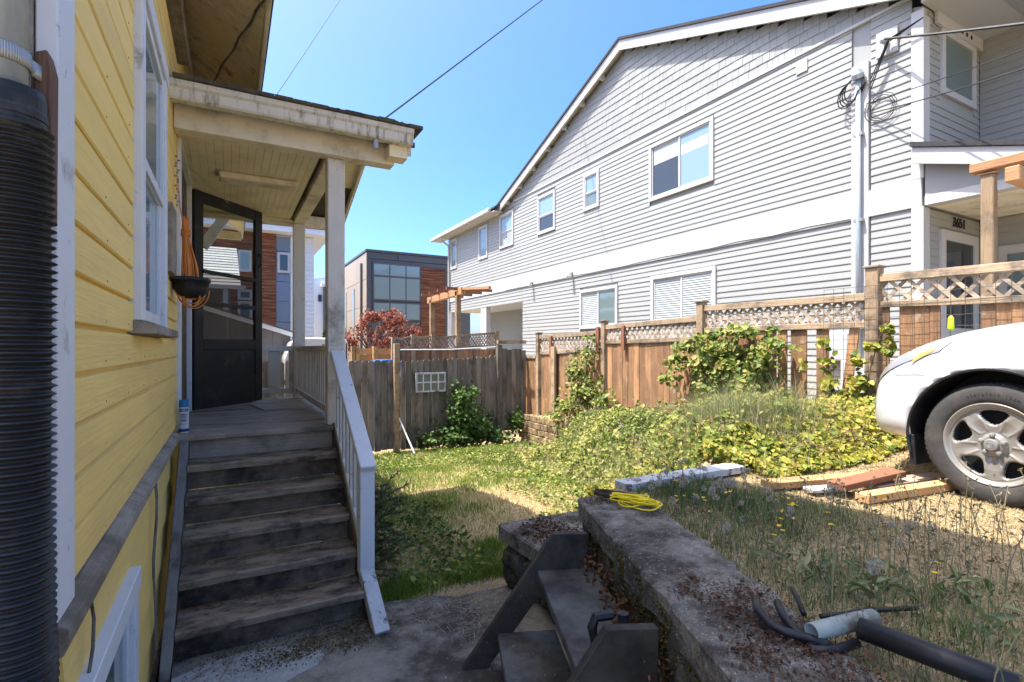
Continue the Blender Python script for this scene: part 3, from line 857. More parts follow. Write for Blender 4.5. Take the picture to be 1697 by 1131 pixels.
# ------------------------------------------------------------------ stairs
ss = thing('staircase', 'worn dark wooden steps up to the porch with white handrail', 'stairs', (.2, 3.7, 0))
RS, RN = .17, .221
SX0, SX1 = -.245, .715
for i in range(1, 6):
    z = PZ - RS * i; yf = PY0 - RN * i
    segs = 10
    vs, fs = [], []
    for k in range(segs + 1):
        x = SX0 + (SX1 - SX0) * k / segs
        w = rnd.uniform(-.006, .004)
        dz = rnd.uniform(-.002, .002)
        vs += [(x, yf - .02 + w, z - .045), (x, yf - .026 + w, z - .008 + dz), (x, yf - .014 + w, z + dz), (x, yf + RN + .012, z + dz), (x, yf + RN + .012, z - .045)]
    for k in range(segs):
        for q in range(5):
            a = k * 5 + q; bq = k * 5 + (q + 1) % 5
            fs.append((a, bq, bq + 5, a + 5))
    fs += [tuple(range(5)), tuple(range(segs * 5 + 4, segs * 5 - 1, -1))]
    MB().add(vs, fs).build('tread', M['tread'], ss)
    box('riser', (SX0, yf + .022, z - RS + .004), (SX1, yf + .045, z - .046), M['riser'], ss)
box('riser', (SX0, PY0 - .001, PZ - RS + .002), (SX1, PY0 + .0115, PZ - .0385), M['deck'], ss)
def stringer(x0, x1, m, name='stringer', up=0.02, yend=2.98, depth=.30):
    sl = RS / RN
    yt = PY0 - .002
    zt = PZ - .02 + up - .06
    P = [(x0, yt, zt), (x0, yt, zt - depth), (x0, yend + .05, -.01), (x0, yend - .10, -.01), (x0, yend - .10, zt - (yt - yend + .10) * sl)]
    return MB().prism(P, (x1 - x0, 0, 0)).build(name, m, ss, .003)
stringer(-.300, -.249, M['stringer'], up=.08, depth=.34)
stringer(-.352 + .045, -.3035, M['stringer'], up=.02, depth=.34)
stringer(.72, .765, M['riser'], up=.10, yend=3.18, depth=.32)
# newel, handrail, balusters
box('newel_post', (.71, 3.235, .22), (.80, 3.325, .89), M['rail'], ss, .005)
sl = RS / RN
beam('handrail', (.755, 4.27, 1.60), (.755, 3.215, .885), .10, .045, M['rail'], ss, (0, 0, 1), .005)
beam('lower_rail', (.755, 4.27, 1.03), (.755, 3.33, .36), .05, .07, M['rail'], ss, (0, 0, 1), .004)
for k in range(7):
    y = 4.19 - k * .125
    zc = 1.60 - (4.27 - y) * .678
    zl = 1.03 - (4.27 - y) * .713
    box('baluster', (.735, y - .022, zl + .03), (.775, y + .022, zc - .035), M['rail'], ss, .003)
for k in range(5):
    yb = PY0 - RN * k - .1
    box('rail_block', (.72, yb - .03, PZ - RS * k - .26), (.80, yb + .03, PZ - RS * k - .16), M['rail'], ss, .003)
beam('lower_post', (.755, 3.28, .24), (.765, 2.93, -.01), .085, .085, M['peeling'], ss, (0, 1, 0), .004)
# leaf litter and moss on the treads
b = MB()
for k in range(260):
    i = rnd.choice((2, 3, 4, 5, 5, 4, 5))
    x = SX0 + rnd.random() * (SX1 - SX0); yf = PY0 - RN * i
    y = yf + RN - abs(rnd.gauss(0, .05)); z = PZ - RS * i + .003
    a = rnd.uniform(0, 6.28); l = rnd.uniform(.006, .022); w = l * rnd.uniform(.15, .6)
    ca, sa = math.cos(a), math.sin(a)
    b.add([(x - ca * l, y - sa * l, z), (x + sa * w, y - ca * w, z + .003), (x + ca * l, y + sa * l, z + rnd.uniform(.001, .01)), (x - sa * w, y + ca * w, z + .002)], [(0, 1, 2, 3)])
M['litter'] = mat('dry_leaf_litter', (0.16, 0.105, 0.055), 0.9, 0.3, 20, rand=0, bump=0)
tag(b.build('leaf_litter', M['litter'], ss), kind='stuff')
# ------------------------------------------------------------------ things on the porch wall
M['can_blue'] = mat('blue_cap_plastic', (0.012, 0.16, 0.36), 0.4, 0.05, 5, rand=0, bump=0)
M['can_dark'] = mat('dark_blue_print', (0.012, 0.05, 0.17), 0.35, 0.05, 5, rand=0, bump=0)
M['can_white'] = mat('pale_can_print', (0.50, 0.53, 0.52), 0.35, 0.06, 9, rand=0, bump=0)
M['print'] = mat('grey_blue_lettering', (0.16, 0.18, 0.28), 0.5, 0.05, 9, rand=0, bump=0)
cx, cy, r = -.288, 4.40, .031
sc = thing('spray_can', 'blue capped spray can standing at the edge of the porch', 'spray can', (cx, cy, PZ))
MB().lathe([(.001, .001), (r, .001), (r + .001, .006), (r, .02), (r, .186), (r - .003, .192)], (cx, cy, PZ), n=24).build('body', M['can_white'], sc, smooth=False)
MB().lathe([(r + .0006, .004), (r + .0006, .034)], (cx, cy, PZ), n=24).build('base_band', M['can_dark'], sc)
MB().lathe([(r - .001, .188), (r - .001, .236), (r - .004, .24), (.001, .2405)], (cx, cy, PZ), n=24).build('cap', M['can_blue'], sc)
va = math.atan2(-cy, -cx)            # direction of the printed side
def can_patch(a0, a1, z0, z1, m, name):
    b = MB()
    for k in range(6):
        q0 = va + a0 + (a1 - a0) * k / 6; q1 = va + a0 + (a1 - a0) * (k + 1) / 6
        R = r + .0012
        b.add([(cx + R * math.cos(q0), cy + R * math.sin(q0), PZ + z0), (cx + R * math.cos(q1), cy + R * math.sin(q1), PZ + z0), (cx + R * math.cos(q1), cy + R * math.sin(q1), PZ + z1), (cx + R * math.cos(q0), cy + R * math.sin(q0), PZ + z1)], [(0, 1, 2, 3)])
    b.build(name, m, sc)
can_patch(-.9, .9, .158, .178, M['can_dark'], 'logo_oval')
can_patch(-.65, .65, .165, .171, M['can_white'], 'lettering')
for z0, z1, a in ((.128, .142, .6), (.112, .124, .6), (.085, .104, .55), (.066, .070, .7)):
    can_patch(-a, a, z0, z1, M['print'], 'lettering')

bx, by = -.228, 4.10
hb = thing('hanging_planter', 'black half round wall basket below the orange cord', 'planter', (bx, by, 1.95))
MB().lathe([(.001, 1.965), (.05, 1.972), (.085, 1.995), (.103, 2.035), (.108, 2.082), (.118, 2.084), (.119, 2.108), (.108, 2.110), (.10, 2.08)], (bx, by, 0), n=28).build('bowl', M['black_plastic'], hb, smooth=True)
box('bracket', (WX + .022, by - .13, 2.082), (bx - .02, by + .125, 2.107), M['black_plastic'], hb, .004)
M['orange'] = mat('orange_cord', (0.62, 0.22, 0.045), 0.5, 0.15, 20, rand=0.05, bump=0)
oc = MB()
for k in range(30):
    a = rnd.uniform(0, 6.28); rr = math.sqrt(rnd.random())
    tx, ty = bx - .03 + .020 * rr * math.cos(a), by + .026 * rr * math.sin(a)
    gx_, gy_ = bx - .005 + .068 * rr * math.cos(a), by + .085 * rr * math.sin(a)
    wob = rnd.uniform(-.012, .012)
    oc.tube([(tx * 1.0 + .25 * (tx - bx + .03), ty + .5 * (ty - by), 2.49 + rnd.uniform(-.01, .03)), (tx, ty, 2.44), (tx, ty, 2.39), (tx + .35 * (gx_ - tx), ty + .4 * (gy_ - ty) + wob, 2.30), (tx + .8 * (gx_ - tx), ty + .8 * (gy_ - ty), 2.19), (gx_, gy_, 2.06)], .0038, 5)
for k in range(4):
    z = 2.395 + k * .012
    oc.tube([(bx - .03 + .027 * math.cos(q * math.pi / 6), by + .032 * math.sin(q * math.pi / 6), z) for q in range(13)], .0042, 5, False)
for k in range(7):
    w = rnd.uniform(.05, .10); dz = rnd.uniform(.05, .13); yo = rnd.uniform(-.05, .04); xo = rnd.uniform(-.02, .015)
    oc.tube([(bx + xo + w * math.cos(math.pi * q / 10), by + yo + rnd.uniform(-.004, .004), 2.03 - dz * math.sin(math.pi * q / 10)) for q in range(11)], .0038, 5)
oc.tube([(bx - .04, by + .03, 2.45), (WX + .06, by + .12, 2.62), (WX + .04, by + .2, 2.85)], .004, 5)
tag(oc.build('extension_cord', M['orange']), 'orange extension cord bundle hanging on the porch wall', 'cord')
wc = MB()
for q in range(16):
    p = Vector((WX + .045 + .01 * math.sin(q * 1.9), 4.20 + .012 * math.cos(q * 2.3), 2.62 + .022 * q))
    wc.lathe([(.001, -.008), (.008, -.003), (.008, .003), (.001, .008)], p, (0, 0, 1), 7)
wc.tube([(WX + .045, 4.2, 2.6), (WX + .045, 4.2, 3.0)], .0015, 4)
tag(wc.build('wind_chime', M['lattice']), 'string of small beads hanging beside the doorway', 'wind chime')

# ------------------------------------------------------------------ back fence and gate
FY = 10.2
bf = thing('back_fence', 'weathered grey board fence across the end of the lawn', 'fence', (1.4, FY, -.45))
x = -.30
while x < xy(652, FY):
    w = rnd.uniform(.105, .14)
    top = on_y(600, 598, FY).z + rnd.uniform(-.02, .015); bot = on_y(620, 748, FY).z + rnd.uniform(-.03, .02)
    y = FY + rnd.uniform(-.012, .006)
    t = rnd.uniform(-.008, .008)
    MB().prism([(x + .004 + t * 0, y, bot), (x + w - .004, y, bot), (x + w - .004 + t, y, top - .025), (x + w - .03 + t, y, top), (x + .03 + t, y, top), (x + .004 + t, y, top - .025)], (0, .02, 0)).build('board', M['fence_grey'], bf)
    x += w + rnd.uniform(0, .004)
for z in (.95, -.1):
    box('rail', (-.3, FY + .024, z), (xy(655, FY), FY + .064, z + .09), M['fence_grey'], bf)
p0 = on_y(657, 570, FY - .08)
box('post', (p0.x - .052, FY - .13, -.75), (p0.x + .052, FY - .026, p0.z), M['fence_post'], bf, .004)

gt = thing('garden_gate', 'grey board gate with a small old window hung on it', 'gate', (xy(745, FY), FY, -.45))
x = xy(664, FY); xe = xy(824, FY)
k = 0
while x < xe - .03:
    w = min(rnd.uniform(.095, .125), xe - x)
    f = (x - xy(664, FY)) / (xe - xy(664, FY))
    top = on_y(740, 596, FY).z + f * .10 - .03 + rnd.uniform(-.02, .02); bot = on_y(740, 738, FY).z + rnd.uniform(-.03, .02)
    y = FY + rnd.uniform(-.012, .006)
    MB().prism([(x + .004, y, bot), (x + w - .006, y, bot), (x + w - .006, y, top - .02), (x + w - .03, y, top), (x + .026, y, top), (x + .004, y, top - .02)], (0, .02, 0)).build('board', M['fence_grey'], gt)
    x += w
for z in (1.05, -.05):
    box('rail', (xy(664, FY), FY + .024, z), (xe, FY + .06, z + .09), M['fence_grey'], gt)
wf = thing('old_window_frame', 'small old white eight pane window hung on the grey gate', 'window frame', on_y(713, 650, FY - .05))
a, c = on_y(688.5, 651, FY - .045), on_y(738, 617, FY - .045)
b = MB()
t = .035
b.box((a.x, FY - .075, a.z), (c.x, FY - .04, a.z + t)).box((a.x, FY - .075, c.z - t), (c.x, FY - .04, c.z)).box((a.x, FY - .074, a.z + t), (a.x + t, FY - .041, c.z - t)).box((c.x - t, FY - .074, a.z + t), (c.x, FY - .041, c.z - t))
b.build('frame', M['peeling'], wf)
b = MB()
b.box((a.x + t, FY - .068, (a.z + c.z) / 2 - .012), (c.x - t, FY - .045, (a.z + c.z) / 2 + .012))
for k in range(1, 4):
    xx = a.x + (c.x - a.x) * k / 4
    b.box((xx - .012, FY - .070, a.z + t), (xx + .012, FY - .043, c.z - t))
b.build('glazing_bars', M['white'], wf)
M['dusty_glass'] = glass_mat('dusty_glass', (0.17, 0.18, 0.14), 0.25, 0.5)
for i in range(4):
    for j in range(2):
        x0 = a.x + (c.x - a.x) * i / 4 + .02; x1 = a.x + (c.x - a.x) * (i + 1) / 4 - .02
        z0 = a.z + .03 if j == 0 else (a.z + c.z) / 2 + .01; z1 = (a.z + c.z) / 2 - .01 if j == 0 else c.z - .03
        box('pane', (x0, FY - .056, z0), (x1, FY - .052, z1), M['dusty_glass'], wf)

cf = thing('corner_fence', 'short brown board fence joining the gate post to the cedar fence', 'fence', (xy(850, FY), FY, -.3))
p0 = on_y(826, 572, FY)
box('post', (p0.x - .06, FY - .09, -.8), (p0.x + .05, FY + .02, p0.z), M['fence_grey'], cf, .004)
xs = np.linspace(xy(831, FY), 5.90, 6)
for k in range(5):
    top = on_y(850, 578 + k * .5, FY).z + rnd.uniform(-.03, .02)
    y = FY - .05 - k * .02
    box('board', (xs[k] - .006, y - .01, on_y(850, 712, FY).z), (xs[k + 1] + .006, y + .009, top), M['fence_grey'], cf)
box('rail', (p0.x - .06, FY - .12, on_y(850, 568, FY).z - .03), (5.93, FY - .03, on_y(850, 568, FY).z + .05), M['fence_rail'], cf)

wp = MB()
wp.tube([on_y(660, 690, FY - .1), on_y(672, 718, FY - .25), on_z(687, 752, -.42)], .016, 8)
tag(wp.build('white_pole', M['white']), 'thin white pole leaning on the fence post by the gate', 'pole')
wp = MB()
a = on_y(664, 580, FY + .3); c = on_y(822, 575, FY + .3)
wp.tube([a, (a + c) / 2 - Vector((0, 0, .03)), c], .014, 6)
tag(wp.build('conduit', M['white']), 'thin pale rail running along above the grey gate', 'conduit')

# ------------------------------------------------------------------ side fence on the terrace
FX = 5.95
def fx(px, py, dx=0.0): return on_x(px, py, FX + dx)
# post px, top y, bottom y
POSTS = [(893, 551, 700), (1002, 531, 705), (1163, 499, 715), (1449, 441, 730)]


def lattice(parent, y0, y1, zl0, zl1, zh0, zh1, m, pitch=.105, w=.034, x=FX):
    """diagonal slats inside the quad (y0: zl0..zh0) (y1: zl1..zh1)"""
    lo = lambda y: zl0 + (zl1 - zl0) * (y - y0) / (y1 - y0)
    hi = lambda y: zh0 + (zh1 - zh0) * (y - y0) / (y1 - y0)
    ya, yb = min(y0, y1), max(y0, y1)
    for sgn, xo in ((1, -.006), (-1, .006)):
        s = ya - 1.0
        while s < yb + 1.0:
            pts = []
            for q in range(41):
                zq = -.1 + q * .02
                zz = min(zl0, zl1) - .05 + q * (max(zh0, zh1) - min(zl0, zl1) + .1) / 40
                yy = s + sgn * (zz - (zl0 + zl1) / 2)
                if ya <= yy <= yb and lo(yy) <= zz <= hi(yy): pts.append((yy, zz))
            if len(pts) >= 3:
                (yA, zA), (yB, zB) = pts[0], pts[-1]
                j = rnd.uniform(-.006, .006)
                MB().beam((x + xo, yA + j, zA - .01), (x + xo, yB + j, zB + .01), .009, w, (0, sgn, -1)).build('lattice_slat', m, parent)
            s += pitch * 1.414


def fence_panel(name, label, p0, p1, tops, rails, boards, m_boards, group, pitch=.105):
    """p0, p1: left and right px; tops: rail y at both; rails: lattice bottom y; boards: list of (px0, px1, lean)"""
    ya, yb = yx(p0, FX), yx(p1, FX)
    a0, a1 = fx(p0, tops[0]), fx(p1, tops[1])
    c0, c1 = fx(p0, rails[0]), fx(p1, rails[1])
    t = thing(name, label, 'fence', (FX, (ya + yb) / 2, a0.z - 1.6), group)
    beam('top_rail', a0 + Vector((0, -.001, -.04)), a1 + Vector((0, .001, -.04)), .075, .08, M['fence_rail'], t, (0, 0, 1), .004)
    beam('lattice_rail', c0 + Vector((0, -.001, .03)), c1 + Vector((0, .001, .03)), .06, .06, M['fence_rail'], t, (0, 0, 1), .003)
    lattice(t, ya, yb, c0.z + .05, c1.z + .05, a0.z - .08, a1.z - .08, M['lattice'], pitch)
    for (b0, b1, lean, bot) in boards:
        y0, y1 = yx(b0, FX), yx(b1, FX)
        f = (y0 - ya) / (yb - ya)
        top = c0.z + (c1.z - c0.z) * f - .002
        zb = fx((b0 + b1) / 2, bot).z
        xo = rnd.uniform(-.006, .006)
        MB().prism([(FX + xo, y0 + lean, zb), (FX + xo, y1 + lean, zb), (FX + xo, y1, top), (FX + xo, y0, top)], (.018, 0, 0)).build('board', m_boards, t)
    return t


def even(p0, p1, w, bot):
    """boards of even width w (m) between two px"""
    y0, y1 = yx(p0, FX), yx(p1, FX)
    n = max(1, int(abs(y0 - y1) / w + .5)); out = []
    for k in range(n):
        ya = y0 + (y1 - y0) * k / n; yb = y0 + (y1 - y0) * (k + 1) / n
        # back to px
        def pxof(y):
            q = FX / y; t = (q * CA - SA) / (CA + q * SA); return CXP + FPX * t
        g = .35 if rnd.random() < .8 else 1.2
        out.append((pxof(ya) + g * .4, pxof(yb) - g * .4, 0, bot))
    return out


GRP = 'cedar lattice fence panels along the grey house'
t = thing('cedar_fence_panel', 'low cedar boards without lattice beside the corner of the grey gate', 'fence', (FX, yx(880, FX), .1), GRP)
for (b0, b1, lean, bot) in even(870, 890, .14, 688):
    y0, y1 = yx(b0, FX), yx(b1, FX)
    MB().box((FX - .008, y0, fx(880, bot).z), (FX + .01, y1, fx(880, 594).z + rnd.uniform(-.01, .01))).build('board', M['fence_cedar'], t)
box('rail', (FX - .035, yx(870, FX), fx(880, 594).z), (FX + .035, yx(889, FX), fx(880, 594).z + .05), M['fence_rail'], t)
fence_panel('cedar_fence_panel', 'lattice topped cedar panel with a leafy vine climbing its middle, farthest lattice panel', 896, 999, (556, 548), (588, 581), even(897, 998, .14, 690), M['fence_cedar'], GRP, .085)
fence_panel('cedar_fence_panel', 'second lattice topped cedar panel, bare reddish boards below the slats', 1006, 1158, (539, 524), (570, 565), even(1007, 1157, .14, 695), M['fence_cedar'], GRP, .085)
bd = even(1168, 1286, .135, 700) + [(1289, 1304, 0, 705), (1310, 1336, .0, 712), (1353, 1373, 0, 690), (1408, 1424, .12, 700)]
fence_panel('cedar_fence_panel', 'broken lattice topped cedar panel with missing boards behind the bramble', 1169, 1440, (507, 486), (551, 543), bd, M['fence_cedar'], GRP, .085)
bd = [(1463, 1474, 0, 690), (1490, 1515, 0, 690), (1516, 1540, 0, 690), (1541, 1558, 0, 690)] + [(1626, 1650, 0, 690), (1651, 1676, 0, 690), (1677, 1703, 0, 690), (1704, 1735, 0, 690), (1736, 1765, 0, 690)]
fence_panel('cedar_fence_panel', 'tall lattice topped fence panel with a gap behind the white car', 1460, 1790, (455, 424), (510, 498), bd, M['fence_cedar'], GRP, .115)
for i, (px, yt, yb_) in enumerate(POSTS):
    p = fx(px, yt); q = fx(px, yb_)
    lab = ['slim grey fence post at the farthest lattice panel', 'brown fence post between the first two lattice panels', 'brown fence post rising out of the bramble with a flat cap', 'thick tan fence post beside the white car'][i]
    e = thing('fence_post', lab, 'fence post', (FX, p.y, q.z), 'posts of the cedar fence')
    w = (.052, .052, .056, .062)[i]
    box('shaft', (FX - w, p.y - w, q.z - .2), (FX + w, p.y + w, p.z - .025), M['fence_post'], e, .005)
    box('cap', (FX - w - .018, p.y - w - .018, p.z - .0245), (FX + w + .018, p.y + w + .018, p.z), M['fence_grey'], e, .005)
for px, y0, y1, lab in ((913, 557, 593, 'short red stained batten on the farthest lattice panel'), (991, 542, 582, 'red stained batten beside the second fence post'), (1033, 540, 581, 'red stained batten near the left end of the second lattice panel')):
    a, c = fx(px, y0, -.06), fx(px, y1, -.06)
    tag(box('fence_batten', (FX - .085, a.y - .04, c.z), (FX - .045, a.y + .04, a.z), M['red_wood'], None, .004), lab, 'batten', 'red battens on the cedar fence')
for px, y0, y1, lab in ((918, 575, 690, 'tan timber upright standing against the farthest lattice panel'),):
    a, c = fx(px, y0, -.06), fx(px, y1, -.06)
    tag(box('timber_upright', (FX - .10, a.y - .07, c.z), (FX - .045, a.y + .07, a.z), M['fence_post'], None, .004), lab, 'timber')
# welded wire netting on the near panels
b = MB()
wy0, wy1 = yx(1375, FX), yx(1800, FX)
zt, zb = 2.28, .95
k = 0
y = wy0
while y > wy1:
    b.tube([(FX - .11, y, zb), (FX - .11 + rnd.uniform(-.01, .01), y + rnd.uniform(-.012, .012), (zt + zb) / 2), (FX - .11, y, zt + (wy0 - y) * .0)], .0022, 4, False)
    y -= .105
for k in range(13):
    z = zb + k * (zt - zb) / 12
    b.tube([(FX - .113, wy0 + (wy1 - wy0) * q / 8, z + rnd.uniform(-.008, .008)) for q in range(9)], .0022, 4, False)
M['wire'] = mat('rusty_wire', (0.09, 0.07, 0.055), 0.7, 0.2, 9, rand=0, bump=0, metal=.3)
tag(b.build('wire_netting', M['wire']), 'rusty welded wire netting fixed to the fence behind the car', 'wire netting')

p = fx(1576, 535, -.14)
M['lime'] = mat('lime_plastic', (0.42, 0.70, 0.03), 0.4, 0.05, 5, rand=0, bump=0)
lg = thing('lime_bird_feeder', 'small lime green capsule hanging on the wire netting', 'feeder', p)
MB().lathe([(.001, -.075), (.022, -.07), (.026, -.05), (.022, .04), (.012, .06), (.001, .064)], p, (0, 0, 1), 12).build('body', M['lime'], lg, smooth=True)
MB().tube([p + Vector((0, 0, .06)), p + Vector((0, 0, .2))], .0015, 4).build('cord', M['wire'], lg)
# garden stone wall below the fence
sw = thing('stone_block_wall', 'low wall of sunlit tan stone blocks below the cedar fence', 'wall', (FX - .15, 9.2, -.5))
for r_ in range(5):
    y = 10.0 + (.12 if r_ % 2 else 0)
    while y > 8.3:
        l = rnd.uniform(.26, .38)
        z0 = -.52 + r_ * .135
        MB().box((FX - .22 + rnd.uniform(-.015, .015) + r_ * .012, y - l + .008, z0), (FX - .02, y, z0 + .127)).build('stone', M['stone'], sw, .012)
        y -= l
# terrace timbers on the bank
for i, (pa, pb, lab) in enumerate((((640 + 380, 703, 5.3), (1090, 742, 4.6), 'weathered grey landscape timber lower on the overgrown bank'), ((1000, 690, 5.7), (1080, 706, 5.4), 'weathered timber edging just below the second lattice panel'))):
    a = on_x(pa[0], pa[1], pa[2]); c = on_x(pb[0], pb[1], pb[2])
    tag(beam('landscape_timber', a, c, .12, .10, M['weathered'], None, (0, 0, 1), .008), lab, 'timber', 'timbers on the bank')
# ------------------------------------------------------------------ grey house
HX = 7.8
gh = thing('grey_house', 'two storey pale grey sided house with gable behind the fence', 'house', (11, 10, .3))
GY0, GY1 = 3.22, 19.4
AP = (8.86, 8.30)                      # gable apex (y, z) at the wall
def rake(y): return AP[1] - abs(y - AP[0]) * .385
body = MB()
body.prism([(HX + .02, GY0, 3.46), (HX + .02, GY1, 3.46), (HX + .02, GY1, 6.15), (HX + .02, 14.5, 6.15), (HX + .02, AP[0], AP[1] - .1), (HX + .02, GY0, rake(GY0) - .1)], (7.5, 0, 0))
body.build('wall', M['vinyl'], gh)
PO0, PO1 = yx(866, HX), yx(748, HX)    # rear porch opening
box('wall', (HX + .02, GY0, -.6), (15.3, PO0, 3.44), M['vinyl'], gh)
box('wall', (HX + 1.6, PO0 + .01, -.6), (15.3, GY1, 3.44), M['vinyl'], gh)
# openings
def op(px0, px1, yt0, yb0, at=None):
    at = at or px0
    return (yx(px1, HX), yx(px0, HX), on_x(at, yb0, HX).z, on_x(at, yt0, HX).z)
WINS = [
    ('upper', op(1077, 1184, 243, 336), 'slide', ('glass_dark', 'glass_blue')),
    ('upper', op(968, 994, 292, 352), 'hung', ('glass_blue', 'glass_green')),
    ('upper', op(892, 921, 328, 391), 'hung', ('glass_blue', 'glass_dark')),
    ('upper', op(829, 852, 358, 414), 'hung', ('glass_blue', 'blind')),
    ('upper', op(794, 809, 378, 432), 'single', ('glass_blue',)),
    ('upper', op(748, 758, 399, 448), 'single', ('glass_green',)),
    ('lower', op(962, 1025, 482, 546), 'slide', ('blind', 'glass_green')),
    ('lower', op(1080, 1188, 459, 538), 'slide', ('blind', 'blind')),
]
OPS = [w[1] for w in WINS]
CHASE = (yx(1444, HX), yx(1412, HX))
VL = [(.004, 0), (-.0125, 0), (-.0125, .12), (-.002, 1.0), (.004, 1.0)]
def vcourses(z0, z1, y0, y1, ops, x=HX, name='siding_board', e=.1016, clip=None):
    z = z0
    while z < z1 - .01:
        zt = min(z + e, z1)
        s0, e0 = y0, y1
        segs = [(s0, e0)]
        for (a, b, c, d) in ops:
            if zt > c + .01 and z < d - .01:
                new = []
                for (s, ee) in segs:
                    if b <= s or a >= ee: new.append((s, ee)); continue
                    if a > s: new.append((s, a))
                    if b < ee: new.append((b, ee))
                segs = new
        for (s, ee) in segs:
            if ee - s < .03: continue
            cuts = [s, ee]
            if ee - s > 4: cuts = [s, s + (ee - s) * rnd.uniform(.25, .75), ee]
            for q0 in range(len(cuts) - 1):
                j = rnd.uniform(-.0015, .0015)
                MB().prism([(x + p + j, cuts[q0], z + q * (zt - z) + j) for p, q in VL], (0, cuts[q0 + 1] - cuts[q0], 0)).build(name, M['vinyl'], gh)
        z = zt
BB0, BB1 = 3.45, 3.81
chase_op = (CHASE[0], CHASE[1], -1, 9)
vcourses(BB1, 6.22, GY0 + .12, GY1 - .12, OPS + [chase_op, (13.9, 14.0, 6.15, 7)])
vcourses(.2, BB0, GY0 + .12, PO0 - .02, OPS + [chase_op])
vcourses(3.04, BB0, PO0 - .02, GY1 - .12, [])
box('belly_band', (HX - .034, GY0 - .0, BB0), (HX + .019, GY1, BB1), M['vinyl_trim'], gh, .004)
box('corner_trim', (HX - .036, GY0 - .02, BB1 + .002), (HX + .018, GY0 + .115, 5.98), M['vinyl_trim'], gh)
box('corner_trim', (HX - .036, GY0 - .02, .1), (HX + .018, GY0 + .115, BB0 - .002), M['vinyl_trim'], gh)
box('corner_trim', (HX - .036, GY1 - .115, BB1 + .002), (HX + .018, GY1 + .02, 6.1), M['vinyl_trim'], gh)
box('chase_board', (HX - .038, CHASE[0] + .02, .1), (HX + .018, CHASE[1] - .01, 5.62), M['vinyl_trim'], gh)
# rear porch: posts, shaded back wall, beam
box('porch_post', (HX - .005, yx(806, HX), .1), (HX + .16, yx(797, HX), 3.035), M['vinyl_trim'], gh)
box('porch_post', (HX - .005, GY1 - .2, .1), (HX + .16, GY1 - .02, 3.035), M['vinyl_trim'], gh)
z = .2
while z < 3.3:
    MB().prism([(HX + 1.6 + p, PO0 + .02, z + q * .14) for p, q in VL], (0, GY1 - PO0 - .04, 0)).build('siding_board', M['vinyl'], gh); z += .14
z = .2
while z < 3.3:
    MB().prism([(HX + .02, PO0 + .01 - p, z + q * .14) for p, q in VL], (1.56, 0, 0)).build('siding_board', M['vinyl'], gh); z += .14
box('porch_ceiling', (HX + .03, PO0 + .01, 3.05), (HX + 1.6, GY1, 3.10), M['vinyl_trim'], gh)
box('porch_floor', (HX + .03, PO0 + .01, .3), (HX + 1.6, GY1, .55), M['vinyl_trim'], gh)


def gwin(o, style, glass, parent, x=HX):
    y0, y1, z0, z1 = o
    c = .075
    b = MB()
    b.box((x - .042, y0, z0), (x + .018, y0 + c, z1)).box((x - .042, y1 - c, z0), (x + .018, y1, z1)).box((x - .043, y0 + c, z1 - c), (x + .018, y1 - c, z1)).box((x - .043, y0 + c, z0), (x + .018, y1 - c, z0 + c))
    w = b.build('window', M['vinyl_trim'], parent, .004)
    a, d, e, f = y0 + c, y1 - c, z0 + c, z1 - c
    def pane(ya, yb, za, zb, g, dx):
        s = MB(); t = .028
        s.box((x - .02 + dx, ya, za), (x + .008 + dx, ya + t, zb)).box((x - .02 + dx, yb - t, za), (x + .008 + dx, yb, zb)).box((x - .019 + dx, ya + t, za), (x + .008 + dx, yb - t, za + t)).box((x - .019 + dx, ya + t, zb - t), (x + .008 + dx, yb - t, zb))
        s.build('sash', M['vinyl_trim'], w)
        box('pane', (x - .004 + dx, ya + t - .004, za + t - .004), (x + .002 + dx, yb - t + .004, zb - t + .004), M[g], w)
        if g == 'blind':
            n = int((zb - za - .06) / .045)
            for q in range(n):
                zz = za + t + .02 + q * .045
                MB().prism([(x - .006 + dx, ya + t, zz), (x - .012 + dx, ya + t, zz + .012), (x - .006 + dx, ya + t, zz + .04)], (0, yb - ya - 2 * t, 0)).build('blind_slat', M['blind'], w)
    if style == 'slide':
        m_ = (a + d) / 2
        pane(m_, d, e, f, glass[0], .006); pane(a, m_, e, f, glass[1], -.004)
    elif style == 'hung':
        m_ = e + (f - e) * .45
        pane(a, d, m_, f, glass[0], -.004); pane(a, d, e, m_, glass[1], .006)
    else:
        pane(a, d, e, f, glass[0], 0)
    return w


for (_, o, s, g) in WINS:
    gwin(o, s, g, gh)
# half drawn roller shade in the big upper window
o = WINS[0][1]
box('shade', (HX - .0035, (o[0] + o[1]) / 2 + .03, o[3] - .45), (HX + .0005, o[1] - .12, o[3] - .10), M['blind'], gh)
box('shade', (HX - .0105, o[0] + .14, o[3] - .47), (HX - .0085, (o[0] + o[1]) / 2 - .05, o[3] - .28), M['white'], gh)
# gable shingles: the 300 nearest are parts, the rest one part
shs = []
row = 0
z = 6.225
while z < 8.2:
    y = GY0 + .13 + rnd.uniform(0, .1)
    while y < 14.4:
        w = rnd.choice((.10, .13, .16, .19, .12))
        top = rake(y + w / 2) - .02
        if top > z + .03:
            shs.append((y, w, z, min(z + .162, max(top + .05, z + .03)), row))
        y += w
    z += .15; row += 1
shs.sort(key=lambda s: s[0])
rest = MB()
for i, (y, w, z0, z1, r_) in enumerate(shs):
    j = rnd.uniform(0, .004)
    poly = [(HX + .018, y + .002, z0 - rnd.uniform(0, .004)), (HX - .018 - j, y + .002, z0 - rnd.uniform(0, .004)), (HX - .006 - j, y + .002, z1), (HX + .018, y + .002, z1)]
    if i < 298:
        MB().prism(poly, (0, w - .004, 0)).build('shingle', M['shingle'], gh)
    else:
        rest.prism(poly, (0, w - .004, 0))
